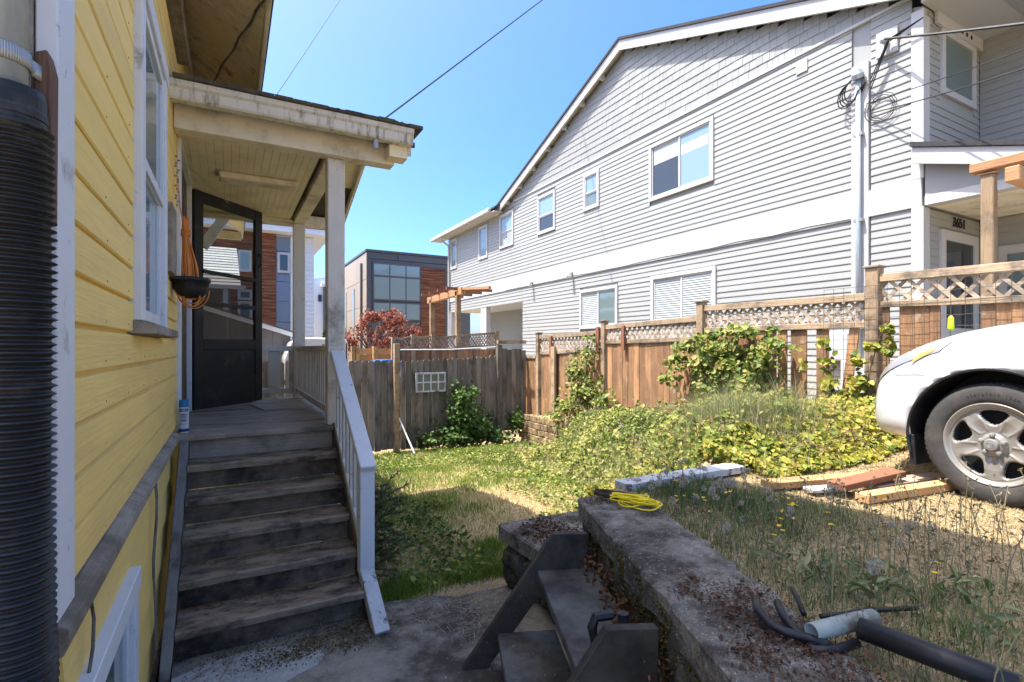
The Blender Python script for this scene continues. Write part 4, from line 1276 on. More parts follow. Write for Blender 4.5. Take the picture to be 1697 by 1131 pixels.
tag(rest.build('shingle_courses', M['shingle'], gh), kind='stuff')
box('gable_trim', (HX - .03, GY0 + .12, 6.185), (HX + .018, 14.0, 6.222), M['vinyl_trim'], gh)
# rake boards, roof planes, gutter
OVX = HX - .19
for (y0, y1) in ((AP[0], 2.5), (AP[0], 14.95)):
    MB().prism([(OVX, y0, rake(y0) - .03), (OVX, y1, rake(y1) - .03), (OVX, y1, rake(y1) + .19), (OVX, y0, rake(y0) + .19)], (.045, 0, 0)).build('rake_board', M['vinyl_trim'], gh)
    MB().prism([(OVX - .03, y0, rake(y0) + .195), (OVX - .03, y1, rake(y1) + .195), (OVX - .03, y1, rake(y1) + .25), (OVX - .03, y0, rake(y0) + .25)], (7.9, 0, 0)).build('roof', M['asphalt_shingle'], gh)
    MB().prism([(OVX + .05, y0, rake(y0) + .10), (OVX + .05, y1, rake(y1) + .10), (OVX + .05, y1, rake(y1) + .12), (OVX + .05, y0, rake(y0) + .12)], (7.7, 0, 0)).build('soffit', M['vinyl_trim'], gh)
for k in range(7):
    y = 9.6 + k * .78
    box('lookout', (OVX + .046, y - .04, rake(y) - .05), (HX - .02, y + .04, rake(y) + .06), M['vinyl_trim'], gh)
MB().prism([(HX - .38, 14.6, 6.10), (HX - .38, 20.3, 6.10), (HX + 4, 20.3, 8.0), (HX + 4, 14.6, 8.0)], (0, 0, .06)).build('roof', M['asphalt_shingle'], gh)
box('gutter', (HX - .48, 14.9, 6.02), (HX - .36, 20.35, 6.16), M['vinyl_trim'], gh, .02)
box('soffit', (HX - .355, 14.7, 6.02), (HX + .0, 20.3, 6.05), M['vinyl_trim'], gh)
MB().tube([(HX - .42, 19.3, 6.02), (HX - .40, 19.3, 5.92), (HX - .09, 19.3, 5.72), (HX - .07, 19.3, 5.6), (HX - .07, 19.3, .2)], .04, 8).build('downpipe', M['vinyl_trim'], gh)

# front: recessed entrance, wing wall, shed roof
WX2 = 9.43
def ycourses(x0, x1, y, z0, z1, ops=(), e=.1016):
    z = z0
    while z < z1 - .01:
        zt = min(z + e, z1); segs = [(x0, x1)]
        for (a, b, c, d) in ops:
            if zt > c + .01 and z < d - .01:
                new = []
                for (s, ee) in segs:
                    if b <= s or a >= ee: new.append((s, ee)); continue
                    if a > s: new.append((s, a))
                    if b < ee: new.append((b, ee))
                segs = new
        for (s, ee) in segs:
            if ee - s > .02:
                MB().prism([(s, y + p, z + q * (zt - z)) for p, q in VL], (ee - s, 0, 0)).build('siding_board', M['vinyl'], gh)
        z = zt
a = on_y(1556, 45, GY0); c = on_y(1612, 172, GY0)
uw = (a.x, c.x, on_y(1560, 158, GY0).z, on_y(1560, 48, GY0).z)
dw = (8.20, 9.32, .9, 3.20)
ycourses(HX + .13, WX2, GY0 - .004, 4.0, 6.0, [uw])
ycourses(HX + .13, WX2, GY0 - .004, .8, 3.43, [dw])
box('corner_trim', (HX + .02, GY0 - .022, .8), (HX + .125, GY0 - .001, 3.44), M['vinyl_trim'], gh)
box('corner_trim', (HX + .02, GY0 - .022, 3.9), (HX + .125, GY0 - .001, 5.9), M['vinyl_trim'], gh)


def ywin(o, name, parent, y, glass, c=.09):
    x0, x1, z0, z1 = o
    b = MB()
    b.box((x0, y - .04, z0), (x0 + c, y + .005, z1)).box((x1 - c, y - .04, z0), (x1, y + .005, z1)).box((x0 + c, y - .041, z1 - c), (x1 - c, y + .005, z1)).box((x0 + c, y - .041, z0), (x1 - c, y + .005, z0 + c))
    w = b.build(name, M['vinyl_trim'], parent, .004)
    box('pane', (x0 + c - .005, y - .018, z0 + c - .005), (x1 - c + .005, y - .010, z1 - c + .005), M[glass], w)
    return w
ywin(uw, 'window', gh, GY0 - .006, 'glass_green')
d_ = ywin(dw, 'front_door', gh, GY0 - .006, 'glass_dark', .13)
box('lock_rail', (dw[0] + .125, GY0 - .044, 1.75), (dw[1] - .125, GY0 - .012, 1.9), M['vinyl_trim'], d_)
me = text_mesh('3651', .19, .006)
o = link('house_number', me, M['black_plastic'], gh)
p = on_y(1590, 371, GY0 - .03)
o.location = p - ORG[gh.name]; o.rotation_euler = (math.pi / 2, 0, 0)
# wing wall facing left
z = .8
while z < 6.4:
    if not (3.42 < z < 3.95):
        MB().prism([(WX2 + p_, -2.5, z + q * .1016) for p_, q in VL], (0, GY0 + 2.48, 0)).build('siding_board', M['vinyl'], gh)
    z += .1016
box('wall', (WX2 + .01, -2.5, -.2), (15.3, GY0 - .03, 6.6), M['vinyl'], gh)
a, c = on_x(1656, 500, WX2), on_x(1750, 500, WX2)
b = MB().box((WX2 - .04, c.y, 1.3), (WX2 + .004, a.y, 3.05)); w = b.build('window', M['vinyl_trim'], gh, .004)
box('pane', (WX2 - .048, c.y + .1, 1.4), (WX2 - .041, a.y - .1, 2.92), M['glass_green'], w)
# eave soffit of the front wing
box('soffit', (HX - .1, 2.2, 6.02), (WX2 + .3, GY0 - .02, 6.07), M['vinyl_trim'], gh)
box('vented_block', (HX + .25, GY0 - .06, 5.86), (WX2 - .02, GY0 - .025, 6.018), M['vinyl_trim'], gh)
for k in range(3):
    MB().lathe([(.001, -.004), (.028, -.004), (.03, 0)], (HX + .95 + k * .14, GY0 - .062, 5.94), (0, 1, 0), 14).build('vent_hole', M['dark_wall'], gh)
box('fascia', (HX - .12, 2.17, 5.93), (WX2 + .3, 2.2, 6.12), M['vinyl_trim'], gh)
# shed roof over the entrance
MB().prism([(HX - .20, 3.28, 4.20), (HX - .20, 1.0, 3.47), (HX - .20, 1.0, 3.53), (HX - .20, 3.28, 4.26)], (1.85, 0, 0)).build('entrance_roof', M['asphalt_shingle'], gh)
MB().prism([(HX - .17, 3.27, 3.99), (HX - .17, 1.05, 3.27), (HX - .17, 1.05, 3.475), (HX - .17, 3.27, 4.19)], (.04, 0, 0)).build('entrance_rake', M['vinyl_trim'], gh)
MB().prism([(HX - .02, GY0 - .03, 3.573), (HX - .02, 1.90, 3.573), (HX - .02, GY0 - .03, 3.985)], (.05, 0, 0)).build('entrance_gable', M['vinyl'], gh)
box('entrance_beam', (HX - .034, .9, BB0), (HX + .12, GY0 - .03, BB1 - .3 + .06), M['vinyl_trim'], gh, .004)
box('entrance_ceiling', (HX + .121, .9, 3.462), (WX2, GY0 - .03, 3.5), M['cream'], gh)
box('entrance_floor', (HX - .05, .9, .4), (WX2, GY0 - .03, .9), M['concrete_patch'], gh)
M['lamp'] = mat('amber_lamp_cover', (0.75, 0.5, 0.16), 0.4, 0.05, 5, rand=0, bump=0)
MB().lathe([(.001, -.03), (.07, -.026), (.08, 0)], (8.3, 2.3, 3.46), (0, 0, 1), 18).build('ceiling_lamp', M['lamp'], gh)
# service mast, boxes, meter
cyc = (CHASE[0] + CHASE[1]) / 2
MB().tube([(HX - .085, cyc, .9), (HX - .085, cyc, 5.42)], .033, 12).build('conduit', M['galv'], gh, smooth=True)
MB().lathe([(.034, 0), (.075, .0), (.08, .06), (.05, .13), (.001, .15)], (HX - .08, cyc, 5.40), (-.35, 0, 1), 14).build('weather_head', M['galv'], gh)
for z in (1.9, 3.4, 4.6):
    MB().box((HX - .11, cyc - .06, z), (HX - .027, cyc + .06, z + .04)).build('strap', M['zinc'], gh)
for z in (1.45,):
    box('meter_box', (HX - .16, cyc - .16, z - .5), (HX - .03, cyc + .2, z), M['vinyl_trim'], gh, .01)
p = on_x(1391, 575, HX)
box('junction_box', (HX - .12, p.y - .18, p.z - .2), (HX - .016, p.y + .18, p.z + .2), M['vinyl_trim'], gh, .012)
p = on_x(1472, 72, HX)
box('mount_block', (HX - .05, p.y - .13, p.z - .17), (HX - .015, p.y + .13, p.z + .17), M['vinyl_trim'], gh, .005)
MB().lathe([(.012, 0), (.04, .02), (.02, .05), (.045, .08), (.03, .12), (.001, .13)], (HX - .05, p.y, p.z), (-1, 0, 0), 12).build('insulator', M['galv'], gh)
p2 = on_x(1330, 111, HX)
box('vent_plate', (HX - .03, p2.y - .09, p2.z - .1), (HX - .012, p2.y + .09, p2.z + .1), M['vinyl_trim'], gh, .004)
for px, py in ((884, 468), (950, 452)):
    q = on_x(px, py, HX)
    MB().tube([q, q + Vector((-.12, 0, -.02)), q + Vector((-.16, 0, -.12))], [.05, .04, .055], 10).build('wall_light', M['vinyl_trim'], gh)
# slack cables on the wall
sc_ = MB()
for k in range(4):
    sc_.tube([(HX - .06 - .02 * k, cyc + .06 + .14 * math.sin(q * .5) + .02 * k, 5.45 - .10 * (1 - math.cos(q * .55)) * 1.6 - .03 * k) for q in range(10)], .009, 5)
mp_ = on_x(1472, 72, HX)
for k in range(3):
    sc_.tube([(HX - .08, cyc - .05, 5.42), (HX - .1, (cyc + mp_.y) / 2, 5.32 - .07 * k), (HX - .1, mp_.y - .05, mp_.z - .02 * k), (HX - .12, mp_.y - .45, mp_.z + .06)], .008, 5)
for k in range(3):
    ctr = on_x(1462, 180, HX)
    sc_.tube([(HX - .03 - .01 * k, ctr.y + (.14 + .03 * k) * math.cos(q * .6), ctr.z + (.14 + .03 * k) * math.sin(q * .6)) for q in range(12)], .0045, 4)
sc_.tube([(HX - .035, yx(840, HX), 3.47)] + [(HX - .035, y, 3.47 + rnd.uniform(-.015, .015)) for y in np.linspace(12, CHASE[1], 14)], .006, 4)
sc_.build('slack_cable', M['black_plastic'], gh)
def at_depth(px, py, Z):
    t = (px - CXP) / FPX
    return Vector((Z * (SA + CA * t), Z * (CA - SA * t), EYE + (HORIZ - py) / FPX * Z))


def wire(a, b, sag, r, label, n=16, grp='overhead wires'):
    a, b = Vector(a), Vector(b)
    m = MB().tube([a.lerp(b, k / n) - Vector((0, 0, sag * 4 * (k / n) * (1 - k / n))) for k in range(n + 1)], r, 5)
    tag(m.build('overhead_wire', M['black_plastic']), label, 'wire', grp)


wire(on_y(600, 225, 7.6), on_y(1040, -108, 16), .02, .013, 'thick black service wire crossing the sky above the porch roof')
wire(on_y(438, 188, 9), on_y(660, -146, 18), .02, .006, 'thin wire in the sky just right of the yellow eave')
mpos = on_x(1478, 70, HX) + Vector((-.15, 0, 0))
wire(mpos, at_depth(1990, 0, 4.0), .02, .016, 'thickest twisted cable leaving the insulator on the grey house')
wire(on_x(1440, 174, HX) + Vector((-.06, 0, 0)), at_depth(1990, -28, 4.0), .03, .006, 'upper of two thin wires crossing the upstairs window')
wire(on_x(1446, 190, HX) + Vector((-.06, 0, 0)), at_depth(1990, 12, 4.0), .05, .008, 'lower of two thin wires crossing the upstairs window')

# timber arbor post in front of the entrance
AX = 6.45
ar = thing('timber_arbor', 'rough timber post and beam in front of the grey house entrance', 'arbor', on_x(1640, 700, AX))
p = on_x(1639, 290, AX)
box('post', (AX - .05, p.y - .05, .7), (AX + .05, p.y + .05, p.z), M['fence_post'], ar, .008)
M['arbor'] = mat('arbor_wood', (0.36, 0.20, 0.10), 0.75, 0.25, 3, YG, rand=0.1, bump=0.5, bs=4)
a = on_x(1610, 291, AX)
box('beam', (AX - .06, a.y - 1.6, a.z + .005), (AX + .06, a.y, a.z + .095), M['arbor'], ar, .008)
box('cap_block', (AX - .065, p.y - .065, p.z - .0), (AX + .065, p.y + .065, p.z + .004), M['arbor'], ar)
p = on_x(1697, 311, AX - .1)
box('cross_beam', (AX - .6, p.y - .12, p.z - .04), (AX + .9, p.y - .02, p.z + .09), M['arbor'], ar, .008)

# ------------------------------------------------------------------ buildings beyond the back fence
M['brown_clad'] = mat('brown_timber_cladding', (0.135, 0.042, 0.022), 0.7, 0.4, 2.0, (1.5, 1.5, 14), rand=0.3, bump=0.4, dirt=(0.27, 0.13, 0.06), dirt_s=1.2, dirt_amt=0.4, dirt_st=(1, 1, 14))
M['blue_panel'] = mat('slate_blue_panel', (0.15, 0.20, 0.29), 0.5, 0.04, 3, rand=0.06, bump=0)
M['white_clad'] = mat('white_lap_cladding', (0.66, 0.70, 0.76), 0.55, 0.03, 3, rand=0.03, bump=0)
M['dark_panel'] = mat('charcoal_panel', (0.095, 0.10, 0.105), 0.5, 0.05, 3, rand=0.08, bump=0)
M['tan_panel'] = mat('taupe_panel', (0.34, 0.29, 0.24), 0.6, 0.04, 3, rand=0.05, bump=0)
M['grey_wall'] = mat('grey_paint', (0.16, 0.165, 0.18), 0.7, 0.06, 5, rand=0.06, bump=0)
M['pale_shingle'] = mat('pale_grey_roof_shingle', (0.30, 0.29, 0.275), 0.9, 0.2, 5, (2, 2, 14), rand=0.1, bump=0.3)
M['teal_glass'] = glass_mat('pale_teal_glass', (0.22, 0.30, 0.31), 0.06, 0.9)

AY = 24.0
ba = thing('timber_clad_building', 'three storey building with brown timber, slate blue and white cladding', 'building', (xy(450, AY), AY, -.5))
X0, X1, XB0, XB1 = xy(325, AY), xy(520, AY), xy(458, AY), xy(481, AY)
ZT = on_y(470, 390, AY).z
box('wall', (X0, AY + .1, -.6), (X1 - .02, AY + 12, ZT), M['white_clad'], ba)
z = -.5
while z < ZT - .02:
    zt = min(z + .14, ZT)
    MB().box((X0, AY - rnd.uniform(.0, .03), z + .004), (XB0 - .01, AY + .1, zt - .006)).build('timber_board', M['brown_clad'], ba)
    z += .14
z = -.5
while z < ZT - .02:
    zt = min(z + .19, ZT)
    MB().prism([(XB1 + .01, AY + .09, z), (XB1 + .01, AY - .0, z), (XB1 + .01, AY + .03, zt), (XB1 + .01, AY + .09, zt)], (X1 - XB1, 0, 0)).build('siding_board', M['white_clad'], ba)
    z += .19
for (y0, y1) in ((393, 418), (454, 467), (468, 500), (501, 534), (535, 570), (571, 620)):
    box('panel', (XB0, AY + .01, on_y(470, y1, AY).z + .015), (XB1, AY + .09, on_y(470, y0, AY).z), M['blue_panel'], ba)
def bwin(px0, px1, y0, y1, Y, parent, g, fr='vinyl_trim', c=.1, mull=()):
    a, d = on_y(px0, y1, Y), on_y(px1, y0, Y)
    w = box('window', (a.x, Y - .06, a.z), (d.x, Y + .04, d.z), M[fr], parent)
    xs = [a.x + c] + [a.x + (d.x - a.x) * m for m in mull] + [d.x - c]
    for k in range(len(xs) - 1):
        box('pane', (xs[k] + (c * .4 if k else 0), Y - .07, a.z + c), (xs[k + 1] - (c * .4 if k < len(xs) - 2 else 0), Y - .061, d.z - c), M[g], w)
    return w
bwin(459.5, 480.5, 420, 452, AY - .01, ba, 'glass_dark')
bwin(394, 417, 416, 450, AY - .03, ba, 'teal_glass')
bwin(394, 418, 481, 497, AY - .03, ba, 'glass_dark')
bwin(394, 418, 500, 533, AY - .03, ba, 'glass_dark')
MB().prism([(X0 - .4, AY - .7, ZT + .02), (X1 + .65, AY - .7, ZT + .02), (X1 + .65, AY + 12.5, ZT + .02), (X0 - .4, AY + 12.5, ZT + .02)], (0, 0, .22)).build('roof', M['white_clad'], ba)
box('roof_edge', (X0 - .42, AY - .73, ZT + .245), (X1 + .68, AY + 12.5, ZT + .31), M['dark_panel'], ba)

BY = 16.5
bb = thing('shingled_cottage', 'low cottage with pale grey shingle roof seen through the screen door', 'building', (xy(360, BY), BY, -.5))
e0 = on_y(399, 477, BY); rg = on_y(392, 414, BY + 3.2)
nr = 14
for k in range(nr):
    t0, t1 = k / nr, (k + 1) / nr
    pa = Vector((-6, BY, e0.z)).lerp(Vector((-6, BY + 3.2, rg.z)), t0); pb = Vector((-6, BY, e0.z)).lerp(Vector((-6, BY + 3.2, rg.z)), t1)
    w0 = e0.x + (rg.x - e0.x) * t0
    MB().prism([pa, pb, pb + Vector((0, 0, .035)), pa + Vector((0, 0, .06))], (w0 + 6, 0, 0)).build('shingle_course', M['pale_shingle'], bb)
box('gutter', (-6, BY - .12, e0.z - .06), (e0.x + .12, BY - .01, e0.z + .05), M['vinyl_trim'], bb)
box('wall', (-6, BY + .5, -.6), (e0.x - .25, BY + 6, e0.z), M['grey_wall'], bb)
a = on_y(328, 560, BY + .5); c = on_y(352, 490, BY + .5)
box('window', (a.x, BY + .44, a.z), (c.x, BY + .52, c.z), M['dark_panel'], bb)
box('porch_post', (on_y(374, 500, BY).x - .06, BY - .06, -.6), (on_y(374, 500, BY).x + .06, BY + .06, e0.z - .062), M['vinyl_trim'], bb)

SY = 14.0
sh = thing('garden_shed', 'small dark grey board shed with sloping white roof edge', 'shed', (xy(450, SY), SY, -.5))
a, c = on_y(425, 537, SY), on_y(484, 554, SY)
xs = np.linspace(a.x - 1.6, c.x - .05, 13)
for k in range(12):
    f = (xs[k + 1] - a.x) / (c.x - a.x)
    box('board', (xs[k] + .005, SY, -.55), (xs[k + 1] - .005, SY + .04, a.z + (c.z - a.z) * f - .03), M['grey_wall'], sh)
sl_ = (c.z - a.z) / (c.x - a.x)
MB().prism([(a.x - 1.7, SY - .12, a.z - sl_ * 1.7 - .02), (c.x + .05, SY - .12, c.z - .09), (c.x + .05, SY - .12, c.z + .02), (a.x - 1.7, SY - .12, a.z - sl_ * 1.7 + .09)], (0, .05, 0)).build('fascia', M['white_clad'], sh)
MB().prism([(a.x - 1.7, SY - .15, a.z - sl_ * 1.7 + .095), (c.x + .06, SY - .15, c.z + .025), (c.x + .06, SY - .15, c.z + .055), (a.x - 1.7, SY - .15, a.z - sl_ * 1.7 + .125)], (0, 2.5, 0)).build('roof', M['dark_panel'], sh)

DY = 28.0
bd_ = thing('modern_building', 'charcoal modern flat roofed building with big three part window', 'building', (xy(680, DY), DY, -.5))
Xa, Xb = xy(608, DY), xy(780, DY)
Zt = on_y(608, 416, DY).z
box('wall', (Xa + .05, DY + .06, -.6), (Xb, DY + 9, Zt - .02), M['dark_panel'], bd_)
ZP = lambda yy: on_y(608, yy, DY).z
for (p0, p1, y0, y1) in ((608, 660, 417, 428), (660.3, 745, 417, 428), (608, 616, 428.5, 480), (608, 616, 480.5, 540), (608, 616, 540.5, 600), (616.3, 680, 428.5, 438), (680.3, 745, 428.5, 441), (616.3, 697, 531, 600)):
    A_, C_ = on_y(p0, y1, DY), on_y(p1, y0, DY)
    box('panel', (A_.x, DY, ZP(y1) + .01), (C_.x - .02, DY + .05, ZP(y0) - .01), M['dark_panel'], bd_)
z = on_y(715, 590, DY).z; zt_ = on_y(715, 445, DY).z
while z < zt_:
    MB().box((xy(697.5, DY), DY - .02 - rnd.uniform(0, .015), z + .004), (xy(737, DY), DY + .055, min(z + .13, zt_))).build('timber_board', M['brown_clad'], bd_); z += .135
bwin(617, 697, 441, 498, DY + .02, bd_, 'teal_glass', 'dark_panel', .09, (.345, .68))
bwin(617, 697, 503, 531, DY + .02, bd_, 'teal_glass', 'dark_panel', .09, (.345, .68))
a, c = on_y(617, 457, DY), on_y(697, 455, DY)
box('transom', (a.x, DY - .06, a.z - .05), (c.x, DY - .0, a.z + .05), M['dark_panel'], bd_)
# side face of taupe panels
nS, nZ = 3, 5
for i in range(nS):
    for j in range(nZ):
        y0 = DY + .02 + i * 2.5; z0 = -.5 + j * (Zt + .45) / nZ
        box('panel', (Xa - .02, y0, z0 + .012), (Xa + .045, y0 + 2.48, z0 + (Zt + .45) / nZ - .012), M['tan_panel'], bd_)
box('roof_edge', (Xa - .06, DY - .05, Zt - .018), (Xb, DY + 9, Zt + .10), M['dark_panel'], bd_)
MB().tube([(Xa - .08, DY + 1.0, 0), (Xa - .08, DY + 1.0, on_x(601, 437, Xa).z)], .07, 6).build('downpipe', M['dark_panel'], bd_)
for q in (3.0, 5.4):
    box('window', (Xa - .05, DY + q, 2.6), (Xa - .02, DY + q + .5, 5.1), M['glass_green'], bd_)

EY_ = 42.0
be = thing('white_building', 'plain white building far behind between the porch posts', 'building', (xy(545, EY_), EY_, -.5))
a, c = on_y(520, 600, EY_), on_y(600, 452, EY_)
MB().prism([(a.x, EY_, -.6), (c.x, EY_, -.6), (c.x, EY_, c.z), (a.x, EY_, on_y(520, 462, EY_).z)], (0, 10, 0)).build('wall', M['white_clad'], be)
bwin(527, 533, 489, 500, EY_ - .02, be, 'glass_dark', 'dark_panel', .05)
MB().tube([on_y(537, 475, EY_ - .1), on_y(537, 560, EY_ - .1)], .08, 6).build('downpipe', M['dark_panel'], be)
box('canopy', (xy(531, EY_), EY_ - .6, on_y(535, 476, EY_).z), (xy(540, EY_), EY_, on_y(535, 474, EY_).z + .1), M['white_clad'], be)

# neighbour's fences, pergola, van, bin
nf = thing('horizontal_board_fence', 'new cedar fence of horizontal boards below the red maple', 'fence', (xy(620, 12.5), 12.5, -.5))
a, c = on_y(586, 578, 12.5), on_y(655, 574, 12.5)
for k in range(13):
    z1 = a.z - k * .15
    box('board', (a.x, 12.5 + rnd.uniform(-.004, .004), z1 - .143), (c.x, 12.52, z1), M['new_wood'], nf)
for px in (586, 592, 622, 655):
    q = on_y(px, 574, 12.4)
    box('post', (q.x - .05, 12.38, -.5), (q.x + .05, 12.48, q.z), M['new_wood'], nf)

lf = thing('neighbour_lattice_fence', 'sagging lattice topped cedar fence beyond the grey gate', 'fence', (xy(740, 11.3), 11.3, -.5))
LYY = 11.3
pxs = [652, 684, 717, 759, 823]
tops = [562, 558, 558, 557, 552]
bots = [575, 576, 578, 577, 574]
for k in range(4):
    a0, a1 = on_y(pxs[k], tops[k], LYY), on_y(pxs[k + 1], tops[k + 1], LYY)
    c0, c1 = on_y(pxs[k], bots[k], LYY), on_y(pxs[k + 1], bots[k + 1], LYY)
    sg = Vector((0, 0, -.03 if k < 3 else 0))
    for (p_, q_) in ((a0, a1), (c0, c1)):
        mid = (p_ + q_) / 2 + sg
        beam('rail', p_, mid, .05, .05, M['fence_rail'], lf); beam('rail', mid, q_, .05, .05, M['fence_rail'], lf)
    n = int((a1.x - a0.x) / .075)
    for i in range(-2, n + 2):
        for s in (1, -1):
            x0 = a0.x + i * .075; zl = c0.z + .02; zh = a0.z - .02; ln = (zh - zl)
            xa, xb = (x0, x0 + ln * .8) if s > 0 else (x0 + ln * .8, x0)
            if min(xa, xb) < a0.x or max(xa, xb) > a1.x: continue
            MB().beam((xa, LYY + .008 * s, zl + (c1.z - c0.z) * i / max(1, n)), (xb, LYY + .008 * s, zh + (a1.z - a0.z) * i / max(1, n)), .028, .008, (0, 1, 0)).build('lattice_slat', M['lattice'], lf)
    x = c0.x
    while x < c1.x - .02:
        box('board', (x, LYY - .01, -.5), (min(x + .125, c1.x), LYY + .008, min(c0.z, c1.z) - .03), M['fence_cedar'], lf); x += .13
for k, px in enumerate(pxs):
    q = on_y(px, tops[k] - 3, LYY)
    box('post', (q.x - .045, LYY - .06, -.5), (q.x + .045, LYY + .04, q.z), M['fence_post'], lf)

PX_ = 5.0
pg = thing('garden_pergola', 'rough timber pergola frame beside the grey house rear porch', 'pergola', (PX_, 12.5, -.5))
for px, py in ((716, 497), (759, 483)):
    q = on_x(px, py, PX_)
    box('post', (PX_ - .06, q.y - .06, -.5), (PX_ + .06, q.y + .06, q.z - .001), M['fence_post'], pg, .004)
a, c = on_x(711, 499, PX_), on_x(768, 482, PX_)
beam('beam', a, c, .12, .17, M['arbor'], pg, (0, 0, 1), .006)
d2 = on_x(812, 477, PX_)
beam('rail', c + Vector((0, .1, .06)), d2, .06, .06, M['arbor'], pg, (0, 0, 1))
for q in range(4):
    yy = a.y + (c.y - a.y) * (.15 + .25 * q)
    beam('slat', (PX_ - .35, yy, a.z + .12), (PX_ + .9, yy, a.z + .12), .05, .07, M['red_wood'], pg)

VY = 13.2
vn = thing('white_van', 'white van parked behind the fence, roof above the porch rail', 'van', (xy(520, VY), VY, -.5))
M['car_white'] = mat('white_car_paint', (0.57, 0.575, 0.575), 0.22, 0.02, 1, rand=0, bump=0, spec=0.5, coat=0.5)
xa, xb = xy(478, VY), xy(577, VY); zt = on_y(530, 560, VY).z
MB().prism([(xa, VY, .0 - .1), (xb, VY, -.1), (xb, VY, zt - .12), (xb - .06, VY, zt - .03), (xb - .2, VY, zt), (xa + .3, VY, zt), (xa + .05, VY, zt - .1), (xa - .1, VY, zt - .5)], (0, 1.7, 0)).build('body', M['car_white'], vn, .03)
box('side_window', (xb - .62, VY - .012, zt - .55), (xb - .12, VY - .002, zt - .16), M['glass_dark'], vn, .004)
box('window_seal', (xb - .055, VY - .008, -.05), (xb - .03, VY - .001, zt - .14), M['black_plastic'], vn)
for x in (xa + .5, xb - .4):
    MB().lathe([(.001, -.01), (.2, -.01), (.3, .02), (.3, .16), (.001, .18)], (x, VY - .02, -.15), (0, 1, 0), 18).build('wheel', M['black_plastic'], vn)
M['bin_blue'] = mat('blue_bin_plastic', (0.02, 0.09, 0.32), 0.4, 0.05, 5, rand=0, bump=0)
q = on_y(638, 596, 10.9)
bn = thing('recycling_bin', 'blue lidded bin just showing over the grey fence', 'bin', (q.x, 10.9, -.5))
MB().prism([(q.x - .22, 10.68, -.45), (q.x + .22, 10.68, -.45), (q.x + .27, 10.63, q.z - .1), (q.x - .27, 10.63, q.z - .1)], (0, .5, 0)).build('body', M['bin_blue'], bn, .02)
MB().prism([(q.x - .29, 10.6, q.z - .095), (q.x + .29, 10.6, q.z - .095), (q.x + .27, 10.6, q.z - .04), (q.x + .1, 10.6, q.z), (q.x - .1, 10.6, q.z), (q.x - .27, 10.6, q.z - .04)], (0, .56, 0)).build('lid', M['bin_blue'], bn, .012)

# ------------------------------------------------------------------ car
CO = (3.93, 1.293, .700)
car = thing('parked_car', 'white car parked on the dry drive by the fence', 'car', CO)
car.rotation_euler = (0, 0, -math.radians(5))
ORG[car.name] = Vector()          # parts are written in the car's own axes: x inwards, y forwards
CW = .90


def plan(p):
    """p <= 0: along the side (metres back from u = .3); 0..1: round the nose to the centre line"""
    if p <= 0:
        u = .3 + p
        v = 0.0
        if u < -3.1: v = .9 * (1 - math.sqrt(max(0, 1 - ((-3.1 - u) / .52) ** 2.6)))
        return u, v
    a = p * math.pi / 2
    return .3 + .62 * math.sin(a) ** .8, CW * (1 - max(0, math.cos(a)) ** .8)


def shoulder(u):
    return float(np.interp(u, [-3.6, -2.5, -.5, 0, .25, .45, .6, .72, .82, .92], [1.0, 1.06, 1.05, 1.03, .985, .935, .885, .83, .785, .765]))


def bottom(u):
    return float(np.interp(u, [-3.6, -3.2, .3, .55, .75, .92], [.42, .30, .30, .33, .30, .27]))


KP = [0, .06, .16, .3, .42, .52, .6, .72, .84, .92, .97, 1.0]
KI = [.10, .03, .004, .0, .0, .002, .004, .009, .018, .034, .057, .09]
KN = [.13, .05, .015, .0, .0, .008, .016, .034, .06, .09, .125, .17]       # the nose leans back more


def surf(p, k, out=0.0):
    u, v = plan(p)
    z0, z1 = bottom(u), shoulder(u)
    z = z0 + (z1 - z0) * k
    f = max(0, p)
    ins = np.interp(k, KP, KI) * (1 - f) + np.interp(k, KP, KN) * f - out
    # direction inwards in plan
    a = max(0, min(1, p)) * math.pi / 2
    nu, nv = -math.sin(a), math.cos(a)
    if p <= 0 and u < -3.1: nu, nv = .6, .8
    return Vector((v + nv * ins, u + nu * ins, z))


PS = [-3.9, -3.8, -3.7, -3.55, -3.4, -3.1, -2.8, -2.4, -2.0, -1.6, -1.2, -.9, -.6, -.4, -.2, -.1, 0] + [q / 16 for q in range(1, 17)]
vs, fs = [], []
KS = [0, .03, .06, .1, .16, .23, .3, .36, .42, .47, .52, .56, .6, .66, .72, .78, .84, .88, .92, .945, .97, .985, 1.0]
nk = len(KS)
CROWN = 7
for p in PS:
    for k in KS: vs.append(surf(p, k))
    top = surf(p, 1.0)
    for c in range(1, CROWN + 1):
        t = c / CROWN
        u = top.y
        hgt = float(np.interp(u, [-3.6, -.5, .2, .6, .92], [.03, .085, .105, .085, .03]))
        vs.append(Vector((top.x + (CW - top.x) * t, u + (.0 if u < .3 else .05 * t), top.z + hgt * (1 - (1 - t) ** 2.2))))
nr = nk + CROWN
for i in range(len(PS) - 1):
    for j in range(nr - 1):
        a = i * nr + j
        fs.append((a, a + 1, a + nr + 1, a + nr))
half = [(v.x, v.y, v.z) for v in vs]
me = bpy.data.meshes.new('body')
bm = bmesh.new()
hv = [bm.verts.new(q) for q in half]
mv = [bm.verts.new((2 * CW - q[0], q[1], q[2])) for q in half]
for f in fs:
    try: bm.faces.new([hv[i] for i in f])
    except ValueError: pass
    try: bm.faces.new([mv[i] for i in f][::-1])
    except ValueError: pass
